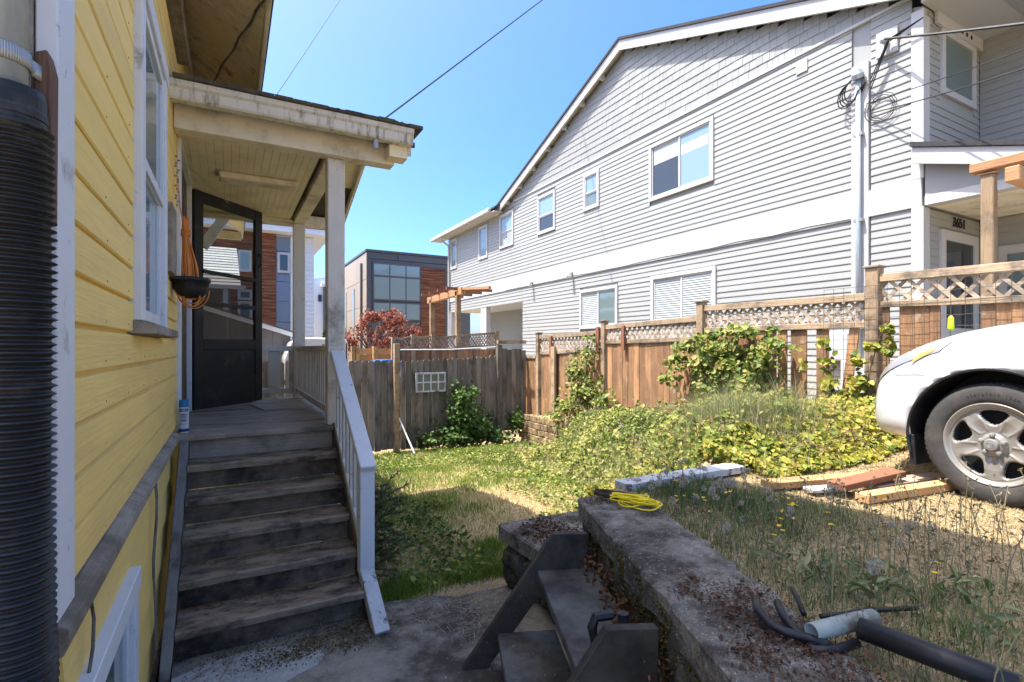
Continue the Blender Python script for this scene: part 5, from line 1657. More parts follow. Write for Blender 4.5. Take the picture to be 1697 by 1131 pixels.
# floor
for i in range(len(PS) - 1):
    a, b_ = i * nr, (i + 1) * nr
    try: bm.faces.new([hv[a], hv[b_], mv[b_], mv[a]])
    except ValueError: pass
bmesh.ops.remove_doubles(bm, verts=bm.verts, dist=.0008)
be_ = [e for e in bm.edges if e.is_boundary]
if be_: bmesh.ops.holes_fill(bm, edges=be_, sides=400)
bmesh.ops.recalc_face_normals(bm, faces=bm.faces)
for f in bm.faces: f.smooth = True
bm.to_mesh(me); bm.free()
me.materials.append(M['car_white']); me.materials.append(M['black_plastic'])
cb_ = bpy.data.objects.new('body', me)
COL.objects.link(cb_)
# wheel arches cut out of the body
cut = MB()
for (uu) in (0.0, -2.66):
    for side in (0, 1):
        vv0 = -.12 if side == 0 else 2 * CW - .30
        cut.tube([(vv0, uu, .372), (vv0 + .42, uu, .372)], .432, 48)
cm = cut.mesh('cutter'); cm.materials.append(M['car_white']); cm.materials.append(M['black_plastic'])
cm.polygons.foreach_set('material_index', [1] * len(cm.polygons))
co_ = bpy.data.objects.new('cutter', cm); COL.objects.link(co_)
md = cb_.modifiers.new('arch', 'BOOLEAN'); md.object = co_; md.operation = 'DIFFERENCE'; md.solver = 'EXACT'
bpy.context.view_layer.update()
me2 = bpy.data.meshes.new_from_object(cb_.evaluated_get(bpy.context.evaluated_depsgraph_get()))
bpy.data.objects.remove(co_, do_unlink=True); bpy.data.objects.remove(cb_, do_unlink=True)
if len(me2.polygons) < 50: me2 = me
me2.name = 'body'
cbody = link('body', me2, None, car)
# black arch lining edge and mud flap
for uu in (0.0, -2.66):
    MB().tube([(.004 + .0, uu + .437 * math.sin(a), .372 + .437 * math.cos(a)) for a in np.linspace(-1.85, 1.85, 40)], .009, 6).build('arch_trim', M['black_plastic'], cbody, local=True)
    MB().prism([(.02, uu + .395, .16), (.02, uu + .435, .16), (.02, uu + .445, .36), (.02, uu + .41, .36)], (.2, 0, 0)).build('mud_flap', M['black_plastic'], cbody, .006, local=True)
# greenhouse
gprof = [(-.50, 1.06), (-1.18, 1.60), (-1.5, 1.665), (-2.6, 1.67), (-3.2, 1.58), (-3.5, 1.05)]
def gsec(u, z, ins): return [(ins, u, z), (2 * CW - ins, u, z)]
g = MB()
L_ = [Vector((.10 + .13 * max(0, (z - 1.06)) / .6, u, z)) for u, z in gprof]
R_ = [Vector((2 * CW - v.x, v.y, v.z)) for v in L_]
g.add(L_ + R_, [(5, 4, 3, 2, 1, 0), (6, 7, 8, 9, 10, 11)] + [(i, i + 1, i + 7, i + 6) for i in range(5)])
g.build('cabin', M['car_white'], car, .02, local=True)
def quad_off(pts, n, off): return [Vector(p) + Vector(n) * off for p in pts]
M['car_glass'] = glass_mat('car_glass', (0.02, 0.025, 0.027), 0.03, 0.9)
wsn = Vector((0, .62, .78)).normalized()
MB().prism([v + wsn * .012 for v in (Vector((.2, -.56, 1.11)), Vector((1.6, -.56, 1.11)), Vector((1.5, -1.14, 1.57)), Vector((.3, -1.14, 1.57)))], wsn * .01).build('windscreen', M['car_glass'], car, local=True)
for s in (0, 1):
    fxn = lambda v: Vector((v.x if s == 0 else 2 * CW - v.x, v.y, v.z))
    for (q0, q1, q2, q3) in (((-.75, 1.10), (-1.62, 1.10), (-1.60, 1.55), (-1.22, 1.55)), ((-1.7, 1.10), (-2.6, 1.10), (-2.55, 1.56), (-1.68, 1.56)), ((-2.68, 1.12), (-3.25, 1.14), (-3.08, 1.5), (-2.63, 1.55))):
        P = [fxn(Vector((.10 + .13 * (z - 1.06) / .6 - .012, u, z))) for u, z in (q0, q1, q2, q3)]
        MB().prism(P, (.01 if s == 0 else -.01, 0, 0)).build('side_window', M['car_glass'], car, local=True)
    MB().tube([fxn(Vector((.06, -.72, 1.12))), fxn(Vector((-.06, -.74, 1.15))), fxn(Vector((-.16, -.74, 1.17)))], [.03, .05, .06], 10).build('wing_mirror', M['car_white'], car, local=True)
# headlights: clear housing with an amber corner, following the body surface
M['lens'] = mat('clear_headlight_lens', (0.24, 0.24, 0.24), 0.12, 0.1, 20, rand=0, bump=0, spec=.7, coat=.6)
M['amber'] = mat('amber_lens', (0.62, 0.30, 0.06), 0.15, 0.12, 30, rand=0, bump=0, spec=.6, coat=.5)
def patch(p_lo, p_hi, k_lo, k_hi, out, m, name, n=10, parent=None, flip=False):
    """region between two edges given as functions of t in 0..1"""
    v_, f_ = [], []
    for i in range(n + 1):
        t = i / n
        pa, pb = p_lo(t), p_hi(t); ka, kb = k_lo(t), k_hi(t)
        for j in range(7):
            s = j / 6
            w = surf(pa + (pb - pa) * s, ka + (kb - ka) * s, out)
            v_.append((2 * CW - w.x if flip else w.x, w.y, w.z))
    for i in range(n):
        for j in range(6):
            a = i * 7 + j; f_.append((a, a + 7, a + 8, a + 1))
    return MB().add(v_, f_).build(name, m, parent, smooth=True, local=True)
for fl in (False, True):
    hl = patch(lambda t: -.03 + .55 * t, lambda t: -.10 + .60 * t, lambda t: .90 - .16 * t, lambda t: .985 - .01 * t, .006, M['lens'], 'headlight', parent=car, flip=fl)
    patch(lambda t: .01 + .09 * t, lambda t: -.02 + .07 * t, lambda t: .90 - .085 * t, lambda t: .945 - .02 * t, .0085, M['amber'], 'indicator', parent=hl, flip=fl)
    patch(lambda t: .48 + .10 * t, lambda t: .48 + .1 * t, lambda t: .36, lambda t: .50, .004, M['zinc'], 'fog_lamp', parent=car, flip=fl)
    # seam between bumper and wing
    v_ = [surf(p, .70 + .05 * (p / .3), .0035) for p in np.linspace(.02, .20, 8)]
    v_ = [Vector((2 * CW - q.x if fl else q.x, q.y, q.z)) for q in v_]
    MB().tube(v_, .0014, 4).build('panel_seam', M['black_plastic'], cbody, local=True)
# grille
patch(lambda t: .72 + .28 * t, lambda t: .72 + .28 * t, lambda t: .58, lambda t: .78, .004, M['black_plastic'], 'grille', parent=car)

# wheel ----------------------------------------------------------
M['rubber'] = mat('dusty_tyre_rubber', (0.042, 0.041, 0.040), 0.85, 0.15, 12, rand=0, bump=0.2, dirt=(0.075, 0.068, 0.06), dirt_s=5, dirt_amt=0.35)
M['alloy'] = mat('dull_silver_alloy', (0.27, 0.262, 0.245), 0.36, 0.08, 10, rand=0, bump=0.03, metal=0.35, dirt=(0.25, 0.21, 0.16), dirt_s=4, dirt_amt=0.3)
WR = .362
def make_wheel(u, v, side, detail=True):
    """wheel with its outer face at v, facing -x when side = 0"""
    s = -1 if side == 0 else 1
    ax = Vector((s, 0, 0)); o = Vector((v, u, WR))
    we = link('wheel', MB().lathe([(.22, -.19), (.26, -.205), (.325, -.205), (.35, -.195), (WR - .002, -.175), (WR, -.15), (WR, -.06), (WR - .002, -.035), (.350, -.018), (.345, -.010), (.325, -.002), (.30, .002), (.275, .001), (.258, -.004), (.247, -.010), (.240, -.022), (.215, -.05), (.205, -.19)], o, ax, 72).mesh('wheel', smooth=True), M['rubber'], car)
    # tread blocks
    b = MB()
    for k in range(72):
        a = 2 * math.pi * k / 72
        for w0, w1 in ((-.032, -.062), (-.072, -.108), (-.118, -.148), (-.156, -.186)):
            pts = []
            for (aa, hh) in ((a, w0), (a + .06, w0), (a + .06, w1), (a, w1)):
                r_ = WR + .005 - (.004 if hh > -.04 or hh < -.17 else 0)
                pts.append(o + ax * hh + Vector((0, math.cos(aa) * r_, math.sin(aa) * r_)))
            cen = o
            inn = [q - (q - cen - ax * (q - cen).dot(ax)).normalized() * .012 for q in pts]
            b.add(pts + inn, [(0, 1, 2, 3), (0, 4, 5, 1), (1, 5, 6, 2), (2, 6, 7, 3), (3, 7, 4, 0)])
    tr = b.build('tread_blocks', M['rubber'], we, local=True); tag(tr, kind='stuff')
    # pressed alloy disc with five openings
    NR, NA = 46, 200
    R0, R1 = .022, .2475
    rs = np.linspace(R0, R1, NR)
    vv_, ff_ = [], []
    def hole(r_, a):
        q = (a / (2 * math.pi / 5)) % 1.0
        d = (q - .5) * 72          # degrees from the opening's centre
        rc, rw = .162, .043
        aw = 18.5 + (r_ - rc) * 150
        return (abs((r_ - rc) / rw) ** 3 + abs(d / aw) ** 3), d
    for r_ in rs:
        for k in range(NA):
            a = 2 * math.pi * k / NA
            hv_, d = hole(r_, a)
            dep = np.interp(r_, [0, .05, .065, .10, .155, .198, .220, .232, .243, .2475], [-.012, -.012, -.034, -.028, -.020, -.022, -.030, -.012, -.004, -.008])
            # rounded ridges along the spoke edges, a shallow hollow in the middle of each spoke
            if .085 < r_ < .205:
                sp_ = 36 - abs(d)
                dep -= .004 * math.exp(-(sp_ / 9.0) ** 2)
                dep += .004 * math.exp(-((sp_ - 15) / 3.5) ** 2)
            dep -= .020 * math.exp(-max(0, hv_ - 1) * 3.0) * (1 if .1 < r_ < .205 else 0)
            ang = a + math.pi / 2 + math.pi / 5
            vv_.append(o + ax * dep + Vector((0, math.cos(ang) * r_, math.sin(ang) * r_)))
    for i in range(NR - 1):
        rm = (rs[i] + rs[i + 1]) / 2
        for k in range(NA):
            if hole(rm, 2 * math.pi * (k + .5) / NA)[0] < 1: continue
            a0 = i * NA + k; a1 = i * NA + (k + 1) % NA
            ff_.append((a0, a1, a1 + NA, a0 + NA))
    rim = MB().add(vv_, ff_).build('rim', M['alloy'], we, smooth=True, local=True)
    md = rim.modifiers.new('t', 'SOLIDIFY'); md.thickness = .012; md.offset = -1 if s < 0 else 1
    MB().lathe([(.001, -.10), (.225, -.10), (.225, -.09)], o, ax, 32).build('brake_disc', M['black_plastic'], we, local=True)
    MB().lathe([(.036, -.03), (.036, .002), (.033, .008), (.028, .010), (.001, .011)], o, ax, 28).build('hub_cap', M['alloy'], we, local=True)
    for k in range(5):
        a = math.pi / 2 + 2 * math.pi * k / 5
        q = o + Vector((0, math.cos(a) * .056, math.sin(a) * .056))
        MB().lathe([(.014, -.035), (.014, -.006), (.011, .002), (.001, .005)], q, ax, 10).build('wheel_nut', M['alloy'], we, local=True)
    if detail:
        em = MB()
        def ell(cx_, cz_, rx, rz, t_=.0013):
            em.tube([o + ax * .0115 + Vector((0, s * -1 * (cx_ + rx * math.cos(q * math.pi / 12)) * -1, cz_ + rz * math.sin(q * math.pi / 12))) for q in range(25)], t_, 5, False)
        ell(0, 0, .021, .0145); ell(0, .0045, .0135, .0055); ell(0, 0, .006, .013)
        em.build('emblem', M['zinc'], we, local=True)
        txt = '225/65R17 102H'
        for i, ch in enumerate(txt):
            if ch == ' ': continue
            tm = text_mesh(ch, .020, .0006)
            lo_ = link('tyre_lettering', tm, M['rubber'], we)
            r_ = .300
            # outside is -x; seen from outside, forwards (+y) is to the left
            N_ = Vector((-1, 0, 0)); ph = math.radians(22 - i * 3.6)
            up_ = Vector((0, math.sin(ph), math.cos(ph)))
            R_ = up_.cross(N_)
            mt = Matrix((R_, up_, N_)).transposed().to_4x4()
            mt.translation = o + up_ * r_ + N_ * .0035
            lo_.matrix_local = mt
    return we


make_wheel(0.0, .022, 0)
make_wheel(-2.66, .022, 0, False)
make_wheel(0.0, 2 * CW - .022, 1, False)
make_wheel(-2.66, 2 * CW - .022, 1, False)

# ------------------------------------------------------------------ lumber, plank, rope, pipes
def plank(name, a, b, w, h, m, label, cat='plank', grp=None, lift=.0, bev=.003):
    a, b = Vector(a), Vector(b)
    return tag(beam(name, a + Vector((0, 0, lift)), b + Vector((0, 0, lift)), w, h, m, None, (0, 0, 1), bev), label, cat, grp)
GR = 'boards lying by the car wheel'
M['orange_wood'] = mat('orange_lumber', (0.46, 0.27, 0.12), 0.7, 0.2, 3, (6, 6, 20), rand=0.1, bump=0.3)
M['grey_board'] = mat('grey_pink_board', (0.34, 0.25, 0.19), 0.8, 0.2, 4, rand=0.1, bump=0.3)
plank('loose_board', on_z(1428, 826, .745), on_z(1582, 802, .745), .085, .05, M['orange_wood'], 'orange brown board nearest, running under the front car tyre', grp=GR)
plank('loose_board', on_z(1440, 806, .735), on_z(1560, 790, .735), .13, .035, M['grey_board'], 'grey board between the orange one and the red one', grp=GR)
plank('loose_board', on_z(1385, 806, .775), on_z(1486, 783, .80), .12, .04, M['red_wood'], 'short red brown board lying across the others', grp=GR)
plank('loose_board', on_z(1270, 803, .735), on_z(1440, 790, .735), .11, .045, M['new_wood'], 'pale tan board farthest left in the pile', grp=GR)
plank('loose_board', on_z(1340, 812, .73), on_z(1400, 808, .73), .10, .02, M['peeling'], 'small piece of flaking white board in the weeds', grp=GR)
plank('white_plank', on_z(1030, 806, .735), on_z(1222, 775, .735), .14, .05, M['peeling'], 'long flaking white plank at the edge of the raised drive')

M['yellow_rope'] = mat('yellow_rope', (0.78, 0.60, 0.02), 0.6, 0.15, 60, rand=0, bump=0.3, bs=200)
rp = MB()
ra, rb_ = on_z(1012, 829, .765), on_z(1092, 842, .765)
dv = (rb_ - ra); dl = dv.length; dv.normalize(); dx_ = Vector((-dv.y, dv.x, 0))
P = []
for k in range(11):
    la = rnd.uniform(-.03, .10); lb = dl - rnd.uniform(-.03, .10); ww = rnd.uniform(.04, .12); zz = .004 * k + rnd.uniform(0, .01)
    tw = rnd.uniform(-.04, .04); rot = rnd.uniform(-.2, .2)
    for q in range(18):
        a = 2 * math.pi * q / 18
        c = (la + lb) / 2 + (lb - la) / 2 * math.cos(a)
        pinch = .35 + .65 * (c / dl)
        P.append(ra + dv * c + dx_ * (ww * math.sin(a) * pinch + tw + rot * (c - dl / 2)) + Vector((0, 0, zz + .004 * math.sin(a * 2 + k))))
rp.tube(P, .0042, 6)
tag(rp.build('yellow_rope', M['yellow_rope']), 'coil of bright yellow rope on the end of the concrete wall', 'rope')
rp = MB()
ra = on_z(985, 822, .765)
P = [ra + Vector((.0, 0, 0)) + dv * (.13 + .15 * math.cos(q * .5)) + dx_ * (.05 + .05 * math.sin(q * .5)) + Vector((0, 0, .01 * (q % 7) / 3)) for q in range(60)]
rp.tube(P, .005, 5)
tag(rp.build('brown_rope', M['riser']), 'old dark brown rope coil behind the yellow rope', 'rope')

GP = 'pipes lying on the end of the wall'
def pipe(pts, r, m, label, n=14, hollow=False, name='pipe'):
    b = MB().tube(pts, r, n, not hollow)
    o = b.build(name, m, None, smooth=True)
    if hollow:
        md = o.modifiers.new('t', 'SOLIDIFY'); md.thickness = r * .12; md.offset = -1
    return tag(o, label, 'pipe', GP)
M['grey_pipe'] = mat('grey_green_pipe', (0.27, 0.31, 0.29), 0.5, 0.12, 14, rand=0, bump=0.1, dirt=(0.12, 0.11, 0.09), dirt_s=8, dirt_amt=0.3)
zp = .755
pipe([on_z(1345, 1048, zp + .03), on_z(1400, 1034, zp + .032), on_z(1448, 1024, zp + .03)], .026, M['grey_pipe'], 'short grey pipe with open end facing left', hollow=True)
pipe([on_z(1424, 1041, zp + .04), on_z(1560, 1092, zp + .035), on_z(1800, 1180, zp + .03)], .032, M['black_plastic'], 'long thick black pipe running out of the picture', hollow=True)
pipe([on_z(1253, 992, zp + .045), on_z(1256, 1012, zp + .04), on_z(1275, 1034, zp + .03), on_z(1305, 1049, zp + .02), on_z(1340, 1058, zp + .015), on_z(1372, 1070, zp + .01)], .0135, M['black_plastic'], 'bent black hose curling up at its left end')
pipe([on_z(1288, 998, zp + .04), on_z(1297, 1020, zp + .03), on_z(1312, 1040, zp + .018), on_z(1342, 1062, zp + .004)], .0125, M['black_plastic'], 'second short black hose beside the bent one')
pipe([on_z(1312, 975, zp), on_z(1322, 992, zp), on_z(1332, 1018, zp - .01)], .009, M['black_plastic'], 'thin black hose end sticking up in the weeds')
pipe([on_z(1330, 1062, zp - .01), on_z(1350, 1078, zp), on_z(1385, 1078, zp), on_z(1420, 1066, zp)], .014, M['black_plastic'], 'black hose looping below the grey pipe')
pipe([on_z(1360, 1022, zp - .015), on_z(1440, 1012, zp - .02), on_z(1520, 1008, zp - .02)], .008, M['black_plastic'], 'thin dark hose behind the grey pipe')
# ------------------------------------------------------------------ vegetation
def np_mesh(name, V, F, lv, m, parent=None, smooth=False):
    """V (n,3), F (k, 3 or 4) index array, lv per vertex"""
    me = bpy.data.meshes.new(name)
    n, k, s = len(V), len(F), F.shape[1]
    if parent is not None:
        V = V - np.array(ORG.get(parent.name, Vector()))
    me.vertices.add(n); me.vertices.foreach_set('co', np.ascontiguousarray(V, dtype=np.float32).ravel())
    me.loops.add(k * s); me.loops.foreach_set('vertex_index', np.ascontiguousarray(F, dtype=np.int32).ravel())
    me.polygons.add(k); me.polygons.foreach_set('loop_start', np.arange(0, k * s, s, dtype=np.int32))
    me.update(calc_edges=True)
    at = me.attributes.new('lv', 'FLOAT', 'POINT')
    at.data.foreach_set('value', np.ascontiguousarray(lv, dtype=np.float32))
    if smooth: me.polygons.foreach_set('use_smooth', [True] * k)
    return link(name, me, m, parent)


def unit(a): return a / np.maximum(1e-9, np.linalg.norm(a, axis=1, keepdims=True))


def leaves(name, C, N, size, m, parent=None, width=.62, lv=None, fold=.18, droop=.3):
    """pointed folded leaves: centre C, facing N"""
    n = len(C)
    N = unit(N)
    up = np.tile([0, 0, 1.0], (n, 1)) + RNG.normal(0, .5, (n, 3))
    T = unit(np.cross(N, up)); T2 = unit(np.cross(T, N))
    a = RNG.uniform(0, 2 * math.pi, n)[:, None]
    D = T * np.cos(a) + T2 * np.sin(a); D[:, 2] -= droop; D = unit(D - N * np.sum(D * N, 1, keepdims=True))
    S = np.cross(D, N)
    l = (np.asarray(size) * RNG.uniform(.6, 1.3, n))[:, None]
    w = l * width * .5
    base = C - D * l * .5
    v = np.stack([base, base + D * l * .35 - S * w + N * l * fold, base + D * l * .75 - S * w * .7 + N * l * fold * .7, base + D * l,
                  base + D * l * .75 + S * w * .7 + N * l * fold * .7, base + D * l * .35 + S * w + N * l * fold, base + D * l * .5], 1).reshape(-1, 3)
    i = np.arange(n)[:, None] * 7
    F = np.concatenate([i + np.array([[0, 6, 1]]), i + np.array([[1, 6, 2]]), i + np.array([[2, 6, 3]]), i + np.array([[3, 6, 4]]), i + np.array([[4, 6, 5]]), i + np.array([[5, 6, 0]])], 0)
    lv = RNG.uniform(0, 1, n) if lv is None else np.clip(lv, 0, 1)
    return np_mesh(name, v, F, np.repeat(lv, 7), m, parent)


def blades(name, P, h, w, m, parent=None, lean=.5, lv=None, dirs=None):
    """bent grass blades rooted at P"""
    n = len(P)
    a = RNG.uniform(0, 2 * math.pi, n)
    L = np.stack([np.cos(a), np.sin(a), np.zeros(n)], 1)
    if dirs is not None: L = unit(L + dirs); L[:, 2] = 0
    b = RNG.uniform(0, 2 * math.pi, n)
    S = np.stack([np.cos(b), np.sin(b), np.zeros(n)], 1)
    h = (np.asarray(h) * RNG.uniform(.45, 1.3, n))[:, None]
    w = (np.asarray(w) * RNG.uniform(.6, 1.3, n))[:, None]
    ln = (lean * RNG.uniform(.2, 1.3, n))[:, None]
    Z = np.array([[0, 0, 1.0]])
    m1 = P + Z * h * .55 + L * h * ln * .25
    tp = P + Z * h * (1 - .25 * ln) + L * h * ln * .9
    v = np.stack([P - S * w * .5, P + S * w * .5, m1 + S * w * .4, m1 - S * w * .4, tp], 1).reshape(-1, 3)
    i = np.arange(n)[:, None] * 5
    F = np.concatenate([i + np.array([[0, 1, 2]]), i + np.array([[0, 2, 3]]), i + np.array([[3, 2, 4]])], 0)
    lv = RNG.uniform(0, 1, n) if lv is None else np.clip(lv, 0, 1)
    return np_mesh(name, v, F, np.repeat(lv, 5), m, parent)


def vnoise(x, y, s, seed=0):
    """smooth 2d value noise 0..1"""
    x = x * s + seed * 13.7; y = y * s + seed * 7.1
    xi, yi = np.floor(x), np.floor(y); xf, yf = x - xi, y - yi
    h = lambda a, b: np.modf(np.abs(np.sin(a * 127.1 + b * 311.7 + seed) * 43758.5453))[0]
    u, v = xf * xf * (3 - 2 * xf), yf * yf * (3 - 2 * yf)
    return (h(xi, yi) * (1 - u) + h(xi + 1, yi) * u) * (1 - v) + (h(xi, yi + 1) * (1 - u) + h(xi + 1, yi + 1) * u) * v


DRY, GRN = (0.43, 0.33, 0.16), (0.085, 0.13, 0.022)
M['lawn'] = leaf_mat('lawn_grass', [(0.085, 0.155, 0.02), (0.18, 0.255, 0.035), (0.30, 0.33, 0.06), (0.47, 0.39, 0.16), (0.58, 0.47, 0.25)], .3)
M['straw'] = leaf_mat('dry_straw', [(0.20, 0.15, 0.07), (0.33, 0.26, 0.13), (0.48, 0.39, 0.22)], .25)
M['weed'] = leaf_mat('grey_green_weeds', [(0.055, 0.10, 0.028), (0.12, 0.175, 0.06), (0.22, 0.255, 0.11), (0.42, 0.36, 0.20)], .3)
M['bramble'] = leaf_mat('bramble_leaves', [(0.03, 0.06, 0.012), (0.085, 0.14, 0.022), (0.17, 0.22, 0.04), (0.30, 0.32, 0.075), (0.36, 0.29, 0.11)], .35)
M['darkvine'] = leaf_mat('dark_vine_leaves', [(0.025, 0.06, 0.014), (0.055, 0.115, 0.022), (0.11, 0.18, 0.04)], .3)
M['ivy'] = leaf_mat('yellowing_ivy_leaves', [(0.08, 0.13, 0.015), (0.20, 0.23, 0.03), (0.34, 0.32, 0.045), (0.42, 0.35, 0.09), (0.28, 0.155, 0.045)], .35)
M['maple'] = leaf_mat('red_maple_leaves', [(0.085, 0.02, 0.018), (0.17, 0.045, 0.035), (0.27, 0.085, 0.055), (0.36, 0.15, 0.085)], .35)
M['conifer'] = leaf_mat('conifer_needles', [(0.02, 0.04, 0.018), (0.05, 0.08, 0.03), (0.11, 0.09, 0.04), (0.18, 0.10, 0.05)], .15)
M['petal'] = leaf_mat('yellow_petals', [(0.75, 0.50, 0.02), (0.85, 0.62, 0.04)], .3)
M['fluff'] = leaf_mat('white_seed_heads', [(0.30, 0.29, 0.24), (0.48, 0.46, 0.40)], .4)
M['seed'] = leaf_mat('dark_seed_heads', [(0.11, 0.09, 0.05), (0.28, 0.23, 0.14)], .2)
M['stem'] = mat('vine_stem', (0.13, 0.085, 0.05), 0.8, 0.2, 20, rand=0.1, bump=0.2)


def ok_lawn(x, y):
    """on the lawn and not under the concrete or the house"""
    d = (x - WA[0]) * WP[0] + (y - WA[1]) * WP[1]
    return ((y > 3.30) & (x > .86) | (y > 7.0)) & ~((x > 1.6) & (x < 2.42) & (y < 3.25)) & (x > -.25) & (y < 10.1) & (x < 5.8)


# lawn ----------------------------------------------------------
n = 95000
X = RNG.uniform(-.2, 5.7, n); Y = 3.25 + 6.9 * RNG.random(n) ** 1.15
k = ok_lawn(X, Y); X, Y = X[k], Y[k]
dry = vnoise(X, Y, .9, 3) * .6 + vnoise(X, Y, 2.6, 5) * .4
mid = np.exp(-((X - 2.9) / .95) ** 2 - ((Y - 5.6) / 1.5) ** 2) * .35 + np.exp(-((X - 1.9) / .6) ** 2 - ((Y - 4.3) / .6) ** 2) * .18
dry = dry + mid - .10 - .22 * np.clip((Y - 7.3) / 2, 0, 1)
dry = np.clip(dry, 0, 1)
keep = RNG.random(len(X)) < np.where(dry > .55, .75, 1.0)
X, Y, dry = X[keep], Y[keep], dry[keep]
P = np.stack([X, Y, H(X, Y) - .004], 1)
hh = np.where(dry > .5, .045, .075) * (1 + .5 * (vnoise(X, Y, 4, 9) > .62))
lv = np.clip(-.08 + (dry - .20) * 1.35 + RNG.normal(0, .12, len(X)), 0, 1)
tag(blades('lawn_grass', P, hh, .0065, M['lawn'], None, .9, lv), 'patchy green and straw coloured lawn grass', 'grass', kind='stuff')

# broad leaved weeds over the lawn
n = 16000
X = RNG.uniform(.9, 5.2, n); Y = RNG.uniform(3.4, 10.0, n)
f = vnoise(X, Y, 1.6, 21) + .25 * np.clip((Y - 7.2) / 1.5, 0, 1) + .25 * np.exp(-((X - 4.0 - (Y - 6.5) * .2) / .6) ** 2) + .35 * np.exp(-((X - 1.25) / .35) ** 2) * (Y < 5.5)
k = ok_lawn(X, Y) & (f > .74); X, Y = X[k], Y[k]
P = np.stack([X, Y, H(X, Y) + RNG.uniform(.01, .08, len(X))], 1)
Nn = RNG.normal(0, .5, (len(X), 3)); Nn[:, 2] += 1.2
tag(leaves('lawn_weeds', P, Nn, .05, M['bramble'], None, .7), 'low broad leaved weeds spreading over the lawn', 'weeds', kind='stuff')

# bramble over the bank
n = 44000
X = RNG.uniform(2.6, 5.9, n); Y = RNG.uniform(2.85, 9.6, n)
x0 = np.interp(Y, [2.75, 3.5, 5.0, 8.7, 10.2], [2.85, 3.35, 3.8, 4.75, 5.5])
k = (X > x0 + .35 * (vnoise(X, Y, 2.2, 4) - .6)) & (X < 5.9) & ~((Y > 7.9) & (X > 5.3)) & (Y < 8.5)
X, Y, x0 = X[k], Y[k], x0[k]
thick = .05 + (.30 * vnoise(X, Y, 1.5, 8) ** 1.5 + .18 * vnoise(X, Y, 4.3, 18) + .10 * vnoise(X, Y, 9.0, 19)) * np.clip(1.2 - (X - 4.1) * .6, .22, 1) * np.clip((X - x0) / .5, 0.15, 1)
thick = thick * np.where((X > 5.2) & (Y < 5.2), .5, 1)
f = RNG.random(len(X)) ** .6
k = vnoise(X, Y, 6.5, 77) + .3 * RNG.random(len(X)) > .42
X, Y, x0, thick, f = X[k], Y[k], x0[k], thick[k], f[k]
P = np.stack([X, Y, H(X, Y) + f * thick], 1)
Nn = RNG.normal(0, .55, (len(X), 3)); Nn[:, 2] += .9; Nn[:, 0] -= .5
bt = thing('bramble_bank', 'thick green bramble covering the bank below the cedar fence', 'bramble', (4.5, 6, 0))
bt['kind'] = 'stuff'
lvb = np.clip(-.05 + .6 * vnoise(X, Y, 1.1, 31) + .3 * vnoise(X, Y, 5, 32) + RNG.normal(0, .2, len(X)) + .25 * f, 0, 1)
tag(leaves('foliage', P, Nn, RNG.choice([.025, .038, .05, .07], len(P)), M['bramble'], bt, .68, lvb), kind='stuff')
n = 26000
X = RNG.uniform(2.8, 5.9, n); Y = RNG.uniform(2.85, 9.0, n)
x0 = np.interp(Y, [2.75, 3.5, 5.0, 8.7, 10.2], [2.85, 3.35, 3.8, 4.75, 5.5])
k = (X > x0) & (vnoise(X, Y, 1.8, 61) + .35 * RNG.random(n) + .25 * (Y < 4.6) > .55) & ~((Y > 7.4) & (X > 4.7)) & (RNG.random(n) < np.where(X > 5.2, .35, 1)); X, Y = X[k], Y[k]
P = np.stack([X, Y, H(X, Y)], 1)
tag(blades('dry_grass', P, .16 + .28 * vnoise(X, Y, 2.5, 62), .0042, M['weed'], bt, .7, np.clip(RNG.normal(.75, .25, len(X)), 0, 1)), kind='stuff')
b = MB()
for q in range(140):
    x = rnd.uniform(3.2, 5.7); y = rnd.uniform(3.0, 9.2)
    if x < np.interp(y, [2.75, 5, 8.7], [3, 3.9, 4.9]): continue
    z = float(H(x, y)); a = rnd.uniform(0, 6.28); l = rnd.uniform(.25, .7)
    b.tube([(x + math.cos(a) * l * t, y + math.sin(a) * l * t, z + .35 * math.sin(math.pi * t * .8) * l * 1.2 + .03) for t in (0, .25, .5, .75, 1)], .004, 4)
tag(b.build('canes', M['stem'], bt), kind='stuff')


# taller shoots standing out of the bramble
SC, SL_ = [], []
b = MB()
for q in range(70):
    y = rnd.uniform(2.95, 7.6); xa_ = float(np.interp(y, [2.75, 3.5, 5, 8.7], [2.95, 3.4, 3.9, 4.9])); x = rnd.uniform(xa_, 5.75)
    z = float(H(x, y)); h = rnd.uniform(.18, .5) * (1 if x < 5.2 else .6); a = rnd.uniform(0, 6.28); l = rnd.uniform(.05, .3)
    pts = [Vector((x + math.cos(a) * l * t * t, y + math.sin(a) * l * t * t, z + h * t)) for t in (0, .35, .7, 1)]
    b.tube(pts, .003, 4)
    nn = rnd.randrange(14, 34)
    for s_ in range(nn):
        t = rnd.uniform(.15, 1.05); p = Vector((x + math.cos(a) * l * t * t, y + math.sin(a) * l * t * t, z + h * t))
        r_ = .09 * (1.1 - .6 * t)
        SC.append((p.x + rnd.gauss(0, r_), p.y + rnd.gauss(0, r_), p.z + rnd.gauss(0, .03))); SL_.append(rnd.uniform(.1, .9))
tag(b.build('shoots', M['stem'], bt), kind='stuff')
SC = np.array(SC); Nn = RNG.normal(0, .6, (len(SC), 3)) + np.array([-.3, -.2, .7])
tag(leaves('shoot_leaves', SC, Nn, RNG.choice([.035, .05, .07], len(SC)), M['bramble'], bt, .65, np.array(SL_)), kind='stuff')


